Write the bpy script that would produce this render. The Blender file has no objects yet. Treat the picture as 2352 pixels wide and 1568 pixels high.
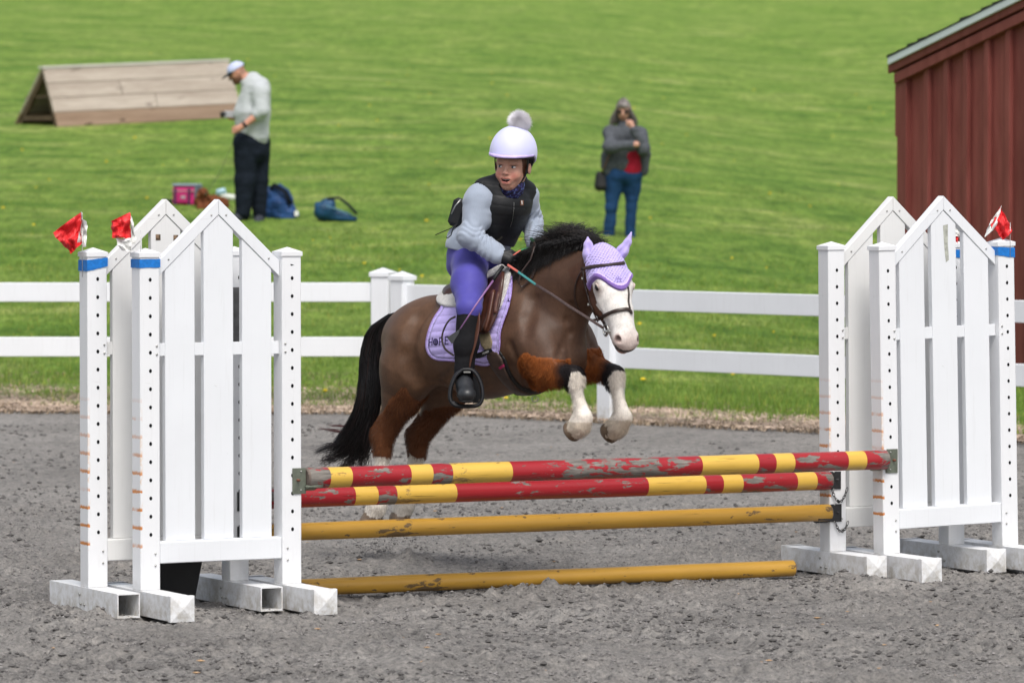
import bpy, bmesh, math, random
import numpy as np
from mathutils import Vector, Matrix, noise as mnoise
from mathutils.bvhtree import BVHTree
R = math.radians
random.seed(7); rng = np.random.default_rng(7)
S = bpy.context.scene
C = S.collection

# ------------------------------------------------------------------ camera, world, sun, exposure
FOC = 10450.0          # focal length in units of a 2352-wide frame
CAMH = 1.83
PITCH = math.atan((784 - 407) / FOC)
cam = bpy.data.cameras.new('camera'); camo = bpy.data.objects.new('camera', cam); C.objects.link(camo)
camo.location = (0, 0, CAMH); camo.rotation_euler = (R(90) - PITCH, 0, 0)
cam.sensor_width = 36; cam.lens = 36 * FOC / 2352; cam.clip_start = 0.5; cam.clip_end = 2000
cam.dof.use_dof = True; cam.dof.focus_distance = 20.4; cam.dof.aperture_fstop = 5.6
S.camera = camo
S.render.resolution_x = 1024; S.render.resolution_y = 682
W_ = bpy.data.worlds.new('World'); S.world = W_; W_.use_nodes = True
SUN_EL, SUN_AZ = 57, 168      # azimuth clockwise from +Y: behind the camera, to its right
nt = W_.node_tree; nt.nodes.clear()
sky = nt.nodes.new('ShaderNodeTexSky'); sky.sky_type = 'NISHITA'; sky.sun_disc = False
sky.sun_elevation = R(SUN_EL); sky.sun_rotation = R(SUN_AZ); sky.dust_density = 4; sky.air_density = 1.0; sky.ozone_density = 1.0
hsv = nt.nodes.new('ShaderNodeHueSaturation'); hsv.inputs['Saturation'].default_value = 0.42
bgn = nt.nodes.new('ShaderNodeBackground'); bgn.inputs['Strength'].default_value = 0.132
wo = nt.nodes.new('ShaderNodeOutputWorld')
nt.links.new(sky.outputs[0], hsv.inputs['Color']); nt.links.new(hsv.outputs[0], bgn.inputs[0]); nt.links.new(bgn.outputs[0], wo.inputs[0])
sl = bpy.data.lights.new('sun', 'SUN'); sl.energy = 1.75; sl.angle = R(24); sl.color = (1, .965, .91)
so = bpy.data.objects.new('sun', sl); C.objects.link(so)
so.rotation_euler = (R(90 - SUN_EL), 0, R(180 - SUN_AZ))
S.view_settings.view_transform = 'Standard'; S.view_settings.look = 'None'
S.view_settings.exposure = 0.38; S.view_settings.gamma = 1.0; S.view_settings.use_curve_mapping = False

# ------------------------------------------------------------------ pixel <-> place
CP, SP = math.cos(PITCH), math.sin(PITCH)
def ray(px, py):
    x = (px - 1176) / FOC; y = -(py - 784) / FOC
    return Vector((x, CP + y * SP, -SP + y * CP))
def Wd(px, py, Y):
    r = ray(px, py); t = Y / r.y
    return Vector((r.x * t, Y, CAMH + r.z * t))
def proj(P):
    P = np.asarray(P, dtype=np.float64); x = P[..., 0]; y = P[..., 1]; z = P[..., 2] - CAMH
    d = y * CP - z * SP; up = y * SP + z * CP
    return 1176 + FOC * x / d, 784 - FOC * up / d

# ------------------------------------------------------------------ helpers
def tagp(o, label=None, cat=None, group=None, kind=None):
    if label: o['label'] = label
    if cat: o['category'] = cat
    if group: o['group'] = group
    if kind: o['kind'] = kind
    return o
def empty(name, loc=(0, 0, 0), rot=(0, 0, 0), **k):
    o = bpy.data.objects.new(name, None); C.objects.link(o); o.location = loc; o.rotation_euler = rot
    o.empty_display_size = .1
    return tagp(o, **k)
def link(name, me, mats, parent=None, loc=None, rot=None, **k):
    o = bpy.data.objects.new(name, me); C.objects.link(o)
    for m in (mats if isinstance(mats, (list, tuple)) else [mats]):
        if len(me.materials) < (len(mats) if isinstance(mats, (list, tuple)) else 1): me.materials.append(m)
    if parent is not None: o.parent = parent
    if loc is not None: o.location = loc
    if rot is not None: o.rotation_euler = rot
    return tagp(o, **k)
def np_mesh(name, V, F, smooth=True):
    me = bpy.data.meshes.new(name)
    V = np.asarray(V, dtype=np.float32); F = np.asarray(F, dtype=np.int32)
    n = F.shape[1]
    me.vertices.add(len(V)); me.vertices.foreach_set('co', V.ravel())
    me.loops.add(F.size); me.loops.foreach_set('vertex_index', F.ravel())
    me.polygons.add(len(F)); me.polygons.foreach_set('loop_start', np.arange(0, F.size, n, dtype=np.int32))
    me.polygons.foreach_set('loop_total', np.full(len(F), n, dtype=np.int32))
    me.polygons.foreach_set('use_smooth', np.full(len(F), smooth))
    me.update(calc_edges=True)
    return me
def set_col(me, col, name='Col'):
    a = me.color_attributes.new(name, 'FLOAT_COLOR', 'POINT')
    c = np.ones((len(me.vertices), 4), dtype=np.float32); c[:, :3] = col
    a.data.foreach_set('color', c.ravel())
class MB:
    def __init__(s): s.v = []; s.f = []; s.m = []; s.sm = []
    def add(s, vs, fs, m=0, sm=False):
        o = len(s.v); s.v += [tuple(v) for v in vs]
        for f in fs: s.f.append(tuple(i + o for i in f)); s.m.append(m); s.sm.append(sm)
    def prism(s, prof, y0, y1, m=0):
        """profile in x,z extruded in y"""
        n = len(prof); vs = [(x, y0, z) for x, z in prof] + [(x, y1, z) for x, z in prof]
        fs = [tuple(range(n)), tuple(range(2 * n - 1, n - 1, -1))] + [(i, i + n, (i + 1) % n + n, (i + 1) % n) for i in range(n)]
        s.add(vs, fs, m)
    def box(s, x0, x1, y0, y1, z0, z1, m=0, M=None):
        vs = [(x, y, z) for z in (z0, z1) for y in (y0, y1) for x in (x0, x1)]
        if M is not None: vs = [M @ Vector(v) for v in vs]
        s.add(vs, [(0, 2, 3, 1), (4, 5, 7, 6), (0, 1, 5, 4), (2, 6, 7, 3), (0, 4, 6, 2), (1, 3, 7, 5)], m)
    def tube(s, pts, rad, n=8, m=0, caps=True, flat=None, up=None, sm=True):
        """swept tube; rad a number or list; flat=(w,t) gives a strap with width along cross(tangent, normals[i])"""
        P = [Vector(p) for p in pts]; k = len(P); vs = []
        prev = None
        for i in range(k):
            t = (P[min(i + 1, k - 1)] - P[max(i - 1, 0)])
            if t.length < 1e-9: t = Vector((0, 0, 1))
            t.normalize()
            u = Vector(up[i]) if up is not None else (prev if prev is not None else (Vector((0, 0, 1)) if abs(t.z) < .9 else Vector((0, 1, 0))))
            u = (u - t * u.dot(t))
            if u.length < 1e-6: u = t.orthogonal()
            u.normalize(); prev = u; w = t.cross(u)
            r = rad[i] if isinstance(rad, (list, tuple)) else rad
            for j in range(n):
                a = 2 * math.pi * (j + .5) / n; c, s_ = math.cos(a), math.sin(a)
                if flat:
                    ww = flat[0] if not isinstance(flat[0], (list, tuple)) else flat[0][i]
                    q = (abs(c) ** .5 * math.copysign(1, c)) * ww * .5; qq = (abs(s_) ** .5 * math.copysign(1, s_)) * flat[1] * .5
                    vs.append(P[i] + w * q + u * qq)
                else: vs.append(P[i] + w * (c * r) + u * (s_ * r))
        fs = [(i * n + j, i * n + (j + 1) % n, (i + 1) * n + (j + 1) % n, (i + 1) * n + j) for i in range(k - 1) for j in range(n)]
        if caps: fs += [tuple(range(n - 1, -1, -1)), tuple(range((k - 1) * n, k * n))]
        s.add(vs, fs, m, sm)
    def build(s, name, mats, parent=None, loc=None, rot=None, bevel=0, **k):
        me = bpy.data.meshes.new(name); me.from_pydata(s.v, [], s.f)
        me.polygons.foreach_set('material_index', s.m); me.polygons.foreach_set('use_smooth', s.sm)
        if bevel or True:
            bm = bmesh.new(); bm.from_mesh(me)
            if bevel:
                bmesh.ops.bevel(bm, geom=[e for e in bm.edges if len(e.link_faces) == 2 and e.calc_face_angle(0) > .5], offset=bevel, segments=1, affect='EDGES', clamp_overlap=True)
            bmesh.ops.recalc_face_normals(bm, faces=bm.faces); bm.to_mesh(me); bm.free()
        return link(name, me, mats, parent, loc, rot, **k)
def obj_box(name, x0, x1, y0, y1, z0, z1, mat, parent, bevel=.0025, **k):
    m = MB(); m.box(x0, x1, y0, y1, z0, z1); return m.build(name, mat, parent, bevel=bevel, **k)
def copy_tree(o, parent=None):
    c = o.copy(); C.objects.link(c); c.parent = parent
    for ch in list(o.children): copy_tree(ch, c)
    return c

# ------------------------------------------------------------------ materials
def newmat(name, rough=.6, spec=.5):
    m = bpy.data.materials.new(name); m.use_nodes = True; n = m.node_tree.nodes; b = n['Principled BSDF']
    b.inputs['Roughness'].default_value = rough; b.inputs['Specular IOR Level'].default_value = spec
    return m, m.node_tree, b
def N(nt, t, **k):
    n = nt.nodes.new(t)
    for a, v in k.items():
        if a.startswith('i_'): n.inputs[a[2:].replace('_', ' ')].default_value = v
        else: setattr(n, a, v)
    return n
def coords(nt, scale=(1, 1, 1), space='Object'):
    tc = N(nt, 'ShaderNodeTexCoord'); mp = N(nt, 'ShaderNodeMapping'); mp.inputs['Scale'].default_value = scale
    nt.links.new(tc.outputs[space], mp.inputs[0]); return mp.outputs[0]
def noise(nt, vec, scale, detail=4, rough=.55, dist=0):
    n = N(nt, 'ShaderNodeTexNoise'); n.inputs['Scale'].default_value = scale; n.inputs['Detail'].default_value = detail
    n.inputs['Roughness'].default_value = rough; n.inputs['Distortion'].default_value = dist
    if vec is not None: nt.links.new(vec, n.inputs['Vector'])
    return n.outputs['Fac']
def ramp(nt, fac, stops):
    r = N(nt, 'ShaderNodeValToRGB'); e = r.color_ramp.elements
    while len(e) < len(stops): e.new(.5)
    for i, (p, c) in enumerate(stops):
        e[i].position = p; e[i].color = (c if isinstance(c, (tuple, list)) else (c, c, c)) + ((1,) if not isinstance(c, (tuple, list)) or len(c) == 3 else ())
    nt.links.new(fac, r.inputs[0]); return r.outputs[0]
def mix(nt, fac, a, b, mode='MIX'):
    m = N(nt, 'ShaderNodeMix', data_type='RGBA', blend_type=mode)
    for sock, v in ((m.inputs[0], fac), (m.inputs[6], a), (m.inputs[7], b)):
        if isinstance(v, (int, float)): sock.default_value = v
        elif isinstance(v, (tuple, list)): sock.default_value = tuple(v) + ((1,) if len(v) == 3 else ())
        else: nt.links.new(v, sock)
    return m.outputs[2]
def bump(nt, b, h, strength=.3, dist=.01):
    n = N(nt, 'ShaderNodeBump'); n.inputs['Strength'].default_value = strength; n.inputs['Distance'].default_value = dist
    nt.links.new(h, n.inputs['Height']); nt.links.new(n.outputs[0], b.inputs['Normal'])
def simple(name, col, rough=.6, spec=.4, var=.15, scale=30, bmp=0, bscale=200, metal=0, bdist=.002, sheen=0):
    m, nt, b = newmat(name, rough, spec); v = coords(nt)
    f = noise(nt, v, scale, 5)
    c2 = tuple(min(1, c * (1 + var)) for c in col); c1 = tuple(c * (1 - var) for c in col)
    nt.links.new(ramp(nt, f, [(.3, c1), (.7, c2)]), b.inputs['Base Color'])
    b.inputs['Metallic'].default_value = metal
    if sheen: b.inputs['Sheen Weight'].default_value = sheen
    if bmp: bump(nt, b, noise(nt, v, bscale, 3), bmp, bdist)
    return m
def vinyl(name, tint=(.80, .81, .83), grime=.5, rust=False):
    """white plastic or painted board with scuffs; object-space grime near the ground"""
    m, nt, b = newmat(name, .42, .45); v = coords(nt); oi = N(nt, 'ShaderNodeObjectInfo')
    off = N(nt, 'ShaderNodeVectorMath', operation='ADD'); nt.links.new(v, off.inputs[0])
    sc = N(nt, 'ShaderNodeVectorMath', operation='SCALE'); sc.inputs['Scale'].default_value = 20
    cx = N(nt, 'ShaderNodeCombineXYZ'); nt.links.new(oi.outputs['Random'], cx.inputs[0]); nt.links.new(oi.outputs['Random'], cx.inputs[1])
    nt.links.new(cx.outputs[0], sc.inputs[0]); nt.links.new(sc.outputs[0], off.inputs[1]); v2 = off.outputs[0]
    base = ramp(nt, noise(nt, v2, 3.0, 5), [(.3, tuple(c * .95 for c in tint)), (.7, tint)])
    specks = ramp(nt, noise(nt, v2, 55, 3, .7), [(.70, 0.), (.78, 1.)])
    patch = ramp(nt, noise(nt, v2, 4, 2), [(.52, 0.), (.66, 1.)])
    sp = N(nt, 'ShaderNodeMath', operation='MULTIPLY'); nt.links.new(specks, sp.inputs[0]); nt.links.new(patch, sp.inputs[1])
    sp2 = N(nt, 'ShaderNodeMath', operation='MULTIPLY'); nt.links.new(sp.outputs[0], sp2.inputs[0]); sp2.inputs[1].default_value = grime
    c = mix(nt, sp2.outputs[0], base, (.30, .28, .25))
    stk = ramp(nt, noise(nt, coords(nt, (1, 1, .05)), 70, 4, .7), [(.55, 0.), (.75, .16)]); c = mix(nt, stk, c, (.45, .44, .42))
    sc2 = ramp(nt, noise(nt, coords(nt, (.3, 1, 1)), 28, 6, .75, 1.), [(.66, 0.), (.69, .22)]); c = mix(nt, sc2, c, (.38, .36, .34))
    # splash dirt near z = 0 of the standard
    tc = N(nt, 'ShaderNodeTexCoord'); sx = N(nt, 'ShaderNodeSeparateXYZ'); nt.links.new(tc.outputs['Object'], sx.inputs[0])
    mr = N(nt, 'ShaderNodeMapRange'); nt.links.new(sx.outputs[2], mr.inputs[0]); mr.inputs[1].default_value = .0; mr.inputs[2].default_value = .16; mr.inputs[3].default_value = .85; mr.inputs[4].default_value = 0
    dn = ramp(nt, noise(nt, v2, 24, 6, .7), [(.40, 0.), (.62, 1.)])
    dm = N(nt, 'ShaderNodeMath', operation='MULTIPLY'); nt.links.new(mr.outputs[0], dm.inputs[0]); nt.links.new(dn, dm.inputs[1])
    c = mix(nt, dm.outputs[0], c, (.42, .39, .33))
    if rust:
        # rust lines left by the cup pins: thin bars on each 3 inch pitch, x-side only
        z = N(nt, 'ShaderNodeMath', operation='MULTIPLY_ADD'); nt.links.new(sx.outputs[2], z.inputs[0]); z.inputs[1].default_value = 1 / .0762; z.inputs[2].default_value = .22
        zn = N(nt, 'ShaderNodeMath', operation='ADD'); nt.links.new(z.outputs[0], zn.inputs[0])
        wob = N(nt, 'ShaderNodeMath', operation='MULTIPLY'); nt.links.new(noise(nt, v2, 60, 4), wob.inputs[0]); wob.inputs[1].default_value = .22
        nt.links.new(wob.outputs[0], zn.inputs[1])
        fr = N(nt, 'ShaderNodeMath', operation='FRACT'); nt.links.new(zn.outputs[0], fr.inputs[0])
        line = ramp(nt, fr.outputs[0], [(0., 0.), (.02, 1.), (.13, 1.), (.24, 0.)])
        side = N(nt, 'ShaderNodeMath', operation='LESS_THAN'); nt.links.new(sx.outputs[0], side.inputs[0]); side.inputs[1].default_value = -.036
        zl = N(nt, 'ShaderNodeMapRange'); nt.links.new(sx.outputs[2], zl.inputs[0]); zl.inputs[1].default_value = .95; zl.inputs[2].default_value = .55
        zg = N(nt, 'ShaderNodeMath', operation='GREATER_THAN'); nt.links.new(sx.outputs[2], zg.inputs[0]); zg.inputs[1].default_value = .26
        sel = ramp(nt, noise(nt, v2, 9, 1), [(.34, .15), (.46, 1.)])
        k = line
        for q in (side.outputs[0], zl.outputs[0], zg.outputs[0], sel):
            mm = N(nt, 'ShaderNodeMath', operation='MULTIPLY'); nt.links.new(k, mm.inputs[0]); nt.links.new(q, mm.inputs[1]); k = mm.outputs[0]
        c = mix(nt, k, c, (.60, .22, .05))
        vx = N(nt, 'ShaderNodeMapRange'); nt.links.new(sx.outputs[0], vx.inputs[0]); vx.inputs[1].default_value = -.030; vx.inputs[2].default_value = -.043
        vs_ = ramp(nt, noise(nt, coords(nt, (1, 1, .5)), 16, 4, .7), [(.54, 0.), (.64, .65)]); kk = vx.outputs[0]
        for q in (vs_, zl.outputs[0], zg.outputs[0]):
            mm = N(nt, 'ShaderNodeMath', operation='MULTIPLY'); nt.links.new(kk, mm.inputs[0]); nt.links.new(q, mm.inputs[1]); kk = mm.outputs[0]
        ff = N(nt, 'ShaderNodeMath', operation='LESS_THAN'); nt.links.new(sx.outputs[1], ff.inputs[0]); ff.inputs[1].default_value = -.04; mm = N(nt, 'ShaderNodeMath', operation='MULTIPLY'); nt.links.new(kk, mm.inputs[0]); nt.links.new(ff.outputs[0], mm.inputs[1])
        c = mix(nt, mm.outputs[0], c, (.68, .36, .10))
    nt.links.new(c, b.inputs['Base Color'])
    bump(nt, b, noise(nt, v2, 90, 3), .05, .002)
    return m
def wood(name, c1, c2, axis=0, scale=9, rough=.8, knots=True):
    m, nt, b = newmat(name, rough, .25); sc = [1, 1, 1]; sc[axis] = .08
    oi = N(nt, 'ShaderNodeObjectInfo'); v = coords(nt, tuple(sc)); off = N(nt, 'ShaderNodeVectorMath', operation='ADD'); nt.links.new(v, off.inputs[0])
    cx = N(nt, 'ShaderNodeCombineXYZ')
    mu = N(nt, 'ShaderNodeMath', operation='MULTIPLY'); nt.links.new(oi.outputs['Random'], mu.inputs[0]); mu.inputs[1].default_value = 37
    for i in range(3): nt.links.new(mu.outputs[0], cx.inputs[i])
    nt.links.new(cx.outputs[0], off.inputs[1]); v = off.outputs[0]
    g = noise(nt, v, scale * 6, 6, .65, .3); big = noise(nt, v, scale, 3)
    c = mix(nt, .45, ramp(nt, g, [(.3, c1), (.7, c2)]), ramp(nt, big, [(.35, c1), (.65, c2)]))
    if knots:
        vv = coords(nt, tuple(.35 if i == axis else 1 for i in range(3)))
        k = ramp(nt, noise(nt, vv, 7, 1), [(.70, 0.), (.78, 1.)]); c = mix(nt, k, c, tuple(x * .45 for x in c1))
    nt.links.new(c, b.inputs['Base Color']); bump(nt, b, g, .35, .004)
    return m
M = {}
M['vinyl'] = vinyl('white_vinyl'); M['vinyl_post'] = vinyl('white_vinyl_post', rust=True)
M['board'] = vinyl('white_board', (.78, .80, .83), .35)
M['board_old'] = vinyl('white_board_old', (.74, .74, .73), .8)
M['fence'] = vinyl('fence_vinyl', (.77, .79, .82), .2)
M['hole'] = simple('hole_dark', (.008, .008, .01), .8, .1)
M['steel'] = simple('zinc_steel', (.45, .45, .43), .35, .5, metal=.9)
M['tape'] = simple('blue_tape', (.01, .17, .55), .5, .4, .2, 60, .3, 60)
M['cup'] = simple('green_cup_steel', (.17, .19, .15), .45, .5, .3, 25, .2, 60, metal=.5)
M['cupblack'] = simple('black_cup_steel', (.02, .02, .022), .5, .5, .4, 30, .3, 80)
M['rust'] = simple('rusty_pin', (.16, .06, .035), .7, .3, .3, 90)
M['wire'] = simple('flag_wire', (.5, .5, .5), .4, .5, metal=.5)
M['black'] = simple('black_plastic', (.012, .012, .013), .55, .4, .2, 10, .1, 50)
M['red_cloth'] = simple('red_vinyl_flag', (.66, .02, .025), .5, .4, .25, 14, .4, 40, bdist=.004)
M['white_cloth'] = simple('white_vinyl_flag', (.78, .78, .76), .5, .4, .06, 14, .4, 40, bdist=.004)
def polemat(name, col, wear, dark=(.155, .140, .125), lo=.57, mid=0):
    m, nt, b = newmat(name, .42, .45); v = coords(nt, (.35, 1, 1)); w = coords(nt, (.12, 1, 1))
    tc = N(nt, 'ShaderNodeTexCoord'); sx = N(nt, 'ShaderNodeSeparateXYZ'); nt.links.new(tc.outputs['Object'], sx.inputs[0])
    base = ramp(nt, noise(nt, w, 30, 5), [(.3, tuple(c * .85 for c in col)), (.7, col)])
    big = noise(nt, coords(nt, (1, 1, 1)), 2.2, 2)
    n1 = noise(nt, v, 26, 6, .68, .4)
    # sum pushes chips together in patches, at ends and middle
    ad = N(nt, 'ShaderNodeMath', operation='MULTIPLY_ADD'); nt.links.new(big, ad.inputs[0]); ad.inputs[1].default_value = .55; nt.links.new(n1, ad.inputs[2])
    xr = N(nt, 'ShaderNodeMath', operation='ABSOLUTE'); xs0 = N(nt, 'ShaderNodeMath', operation='SUBTRACT'); nt.links.new(sx.outputs[0], xs0.inputs[0]); xs0.inputs[1].default_value = 1.49; nt.links.new(xs0.outputs[0], xr.inputs[0])
    e1 = N(nt, 'ShaderNodeMapRange'); nt.links.new(xr.outputs[0], e1.inputs[0]); e1.inputs[1].default_value = 1.32; e1.inputs[2].default_value = 1.47; e1.inputs[3].default_value = 0; e1.inputs[4].default_value = .16
    e2 = N(nt, 'ShaderNodeMapRange'); nt.links.new(xr.outputs[0], e2.inputs[0]); e2.inputs[1].default_value = .15; e2.inputs[2].default_value = .55; e2.inputs[3].default_value = mid; e2.inputs[4].default_value = 0
    for e_ in (e1, e2):
        a2 = N(nt, 'ShaderNodeMath', operation='ADD'); nt.links.new(ad.outputs[0], a2.inputs[0]); nt.links.new(e_.outputs[0], a2.inputs[1]); ad = a2
    chip = ramp(nt, ad.outputs[0], [(lo + .275, 0.), (lo + .295, 1.)])
    mm = N(nt, 'ShaderNodeMath', operation='MULTIPLY'); nt.links.new(chip, mm.inputs[0]); mm.inputs[1].default_value = wear
    grain = ramp(nt, noise(nt, w, 90, 5, .7), [(.3, tuple(c * .45 for c in dark)), (.7, tuple(c * 1.7 for c in dark))])
    c = mix(nt, mm.outputs[0], base, grain)
    cr = ramp(nt, noise(nt, coords(nt, (.05, 1, 1)), 60, 4, .6, .5), [(.66, 0.), (.70, .8)])
    c = mix(nt, cr, c, tuple(x * .25 for x in col))
    # dark scuffs low on the pole
    lowp = N(nt, 'ShaderNodeMapRange'); nt.links.new(sx.outputs[2], lowp.inputs[0]); lowp.inputs[1].default_value = -.01; lowp.inputs[2].default_value = -.04; lowp.inputs[3].default_value = 0; lowp.inputs[4].default_value = .5
    sc = ramp(nt, noise(nt, coords(nt, (.25, 1, 1)), 16, 5, .7), [(.45, 0.), (.62, 1.)])
    q = N(nt, 'ShaderNodeMath', operation='MULTIPLY'); nt.links.new(lowp.outputs[0], q.inputs[0]); nt.links.new(sc, q.inputs[1])
    c = mix(nt, q.outputs[0], c, (.15, .10, .07))
    nt.links.new(c, b.inputs['Base Color'])
    rr = N(nt, 'ShaderNodeMapRange'); nt.links.new(mm.outputs[0], rr.inputs[0]); rr.inputs[3].default_value = .38; rr.inputs[4].default_value = .85; nt.links.new(rr.outputs[0], b.inputs['Roughness'])
    inv = N(nt, 'ShaderNodeMath', operation='SUBTRACT'); inv.inputs[0].default_value = 1; nt.links.new(mm.outputs[0], inv.inputs[1])
    bump(nt, b, inv.outputs[0], .5, .002)
    return m
M['pole_red'] = polemat('pole_red', (.34, .014, .021), 1., lo=.59)
M['pole_red_worn'] = polemat('pole_red_worn', (.34, .014, .021), 1., lo=.585, mid=.10)
M['pole_yellow'] = polemat('pole_yellow', (.70, .44, .075), .75, (.16, .10, .05), lo=.66)
M['pole_ochre'] = polemat('pole_ochre', (.56, .31, .045), .85, (.10, .07, .045), lo=.64)
M['pole_end'] = wood('pole_end_wood', (.10, .08, .07), (.25, .20, .17), 0, 20, knots=False)
# ------------------------------------------------------------------ terrain
def sstep(a, b, x):
    t = np.clip((x - a) / (b - a), 0, 1); return t * t * (3 - 2 * t)
def edge_y(x):
    x = np.asarray(x, dtype=float)
    return 32.6 - np.clip(x + .6, 0, 7.5) * .93
def ground_z(x, y):
    x = np.asarray(x, dtype=float); y = np.asarray(y, dtype=float)
    e = y - edge_y(x)
    z = .16 * sstep(-6, .3, e)
    y0 = 32.6 + 1.5 * np.clip(x - .5, 0, 6)
    d = y - y0
    hill = .0605 * np.where(d > 0, np.sqrt(d * d + 1.0) - 1.0, 0)
    far = np.clip(y - 30, 0, 60) / 60
    return z + hill - far * .028 * np.clip(x, -12, 12) * 1.0 + .10 * far * np.sin(x * .35 + y * .11)
# value noise for real relief
def vnoise(x, y, seed=0):
    xi = np.floor(x).astype(np.int64); yi = np.floor(y).astype(np.int64); xf = x - xi; yf = y - yi
    xf = xf * xf * (3 - 2 * xf); yf = yf * yf * (3 - 2 * yf)
    def h(a, b):
        n = (a * 374761393 + b * 668265263 + seed * 1442695041) & 0xffffffff
        n = ((n ^ (n >> 13)) * 1274126177) & 0xffffffff
        return ((n ^ (n >> 16)) & 0xffff) / 65535.0
    return (h(xi, yi) * (1 - xf) + h(xi + 1, yi) * xf) * (1 - yf) + (h(xi, yi + 1) * (1 - xf) + h(xi + 1, yi + 1) * xf) * yf
def fbm(x, y, o=4, seed=0):
    s = 0; a = .5; t = 0
    for i in range(o): s = s + a * vnoise(x * 2 ** i, y * 2 ** i, seed + i * 17); t += a; a *= .55
    return s / t
def Gt(px, py):
    r = ray(px, py); t = 12.0
    while t < 300:
        P = r * t; z = float(ground_z(P.x, P.y))
        if CAMH + P.z < z: break
        t += .02
    return Vector((P.x, P.y, z))
def grid_mesh(name, xs, ys, zfun, mask=None):
    X, Y = np.meshgrid(xs, ys); Z = zfun(X, Y)
    V = np.stack([X, Y, Z], -1).reshape(-1, 3); nx = len(xs); ny = len(ys)
    i = (np.arange(ny - 1)[:, None] * nx + np.arange(nx - 1)[None]).ravel()
    F = np.stack([i, i + 1, i + nx + 1, i + nx], 1)
    if mask is not None:
        mk = mask(X, Y).ravel(); F = F[mk[F].all(1)]
    return np_mesh(name, V, F)
FEET = []
def sand_relief(X, Y):
    n = fbm(X * 5, Y * 5, 3, 3); m = fbm(X * 34, Y * 22, 3, 9); l = fbm(X * 1.1, Y * 1.6, 3, 5)
    c1 = np.clip(fbm(X * 11, Y * 8, 3, 15) - .45, 0, 1); r = .034 * (n - .5) + .125 * c1 ** 1.3 * sstep(.35, .62, fbm(X * 1.7, Y * 1.7, 2, 23)) + .040 * (np.clip(m - .42, 0, 1) ** 1.2) * (.35 + sstep(.38, .6, fbm(X * 2.3, Y * 2.3, 2, 21))) + .014 * (fbm(X * 60, Y * 45, 2, 31) - .5) + .03 * (l - .5)
    # hoof print hollows
    return r
def arena_z(X, Y):
    z = ground_z(X, Y)
    near = 1 - .75 * sstep(24, 30, Y)
    z = z + sand_relief(X, Y) * near - .012
    # sand banked up along the feet of the jump stands
    for (cx, cy, dx, dy, L, hgt) in BANKS:
        u = (X - cx) * dx + (Y - cy) * dy; v = -(X - cx) * dy + (Y - cy) * dx
        k = np.exp(-(v / .10) ** 2) * sstep(L + .12, L - .05, np.abs(u))
        z = z - .012 * k + hgt * k * (1.6 * np.clip(fbm(X * 6, Y * 6, 3, 44) - .35, 0, 1))
    for (cx, cy, rx, ry, hgt) in MOUNDS:
        z = z + hgt * np.exp(-((X - cx) / rx) ** 2 - ((Y - cy) / ry) ** 2) * (.5 + fbm(X * 16, Y * 16, 3, 4))
    return z
AX = R(28); DX = Vector((math.cos(AX), math.sin(AX), 0)); DN = Vector((math.sin(AX), -math.cos(AX), 0))  # along a wing; towards the camera
A0 = Vector((-1.535, 19.05, 0)); B0 = Vector((-1.767, 19.187, 0)); C0 = Vector((1.728, 20.90, 0)); D0 = Vector((1.488, 21.02, 0)); WL = .655
BANKS = []
for o in (A0, B0, C0, D0):
    for k in (0, WL):
        p = o + DX * k; BANKS.append((p.x, p.y, DN.x, DN.y, .40, .012))
random.seed(11)
MOUNDS = [(random.uniform(-2.3, 2.6), random.uniform(16.8, 25), random.uniform(.05, .13), random.uniform(.05, .11), random.choice([-.045, .03, .02])) for _ in range(46)] + [(1.50, 20.55, .16, .10, .05), (2.45, 20.6, .2, .10, .04), (-.62, 21.6, .3, .25, .05), (1.62, 20.35, .16, .08, .045)]

# sand material
m, nt, b = newmat('arena_sand', .95, .12); v = coords(nt)
c = ramp(nt, noise(nt, v, 1.3, 4, .6), [(.3, (.200, .192, .184)), (.7, (.295, .284, .272))])
f = ramp(nt, noise(nt, v, 55, 5, .75), [(.25, (.22, .22, .22)), (.45, (.88, .88, .88)), (.75, (1.5, 1.48, 1.45))])
c = mix(nt, 1., c, f, 'MULTIPLY')
c = mix(nt, 1., c, ramp(nt, noise(nt, coords(nt, (1, .6, 1)), 17, 5, .75), [(.30, (.36, .36, .38)), (.43, (.92,) * 3), (.7, (1.28, 1.25, 1.22))]), 'MULTIPLY')
sp = ramp(nt, noise(nt, v, 160, 2, .6), [(.70, 0.), (.76, 1.)]); c = mix(nt, sp, c, (.07, .065, .065))
sp = ramp(nt, noise(nt, coords(nt, (1, 1, 1)), 120, 1, .6), [(.77, 0.), (.80, .8)]); c = mix(nt, sp, c, (.55, .52, .48))
nt.links.new(c, b.inputs['Base Color']); bump(nt, b, noise(nt, v, 130, 6, .75), .9, .014)
M['sand'] = m
xs = np.concatenate([np.arange(-40, -3.4, 1.2), np.arange(-3.4, 3.4, .0125), np.arange(3.4, 40, 1.2)])
ys = np.concatenate([np.arange(4, 16.2, .6), np.arange(16.2, 22.6, .0165), np.arange(22.6, 26, .04), np.arange(26, 33.4, .09)])
me = grid_mesh('arena_sand', xs, ys, arena_z, lambda X, Y: Y < edge_y(X) + 1.3)
link('arena_sand', me, M['sand'], kind='structure')
print('sand verts', len(me.vertices))
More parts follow.
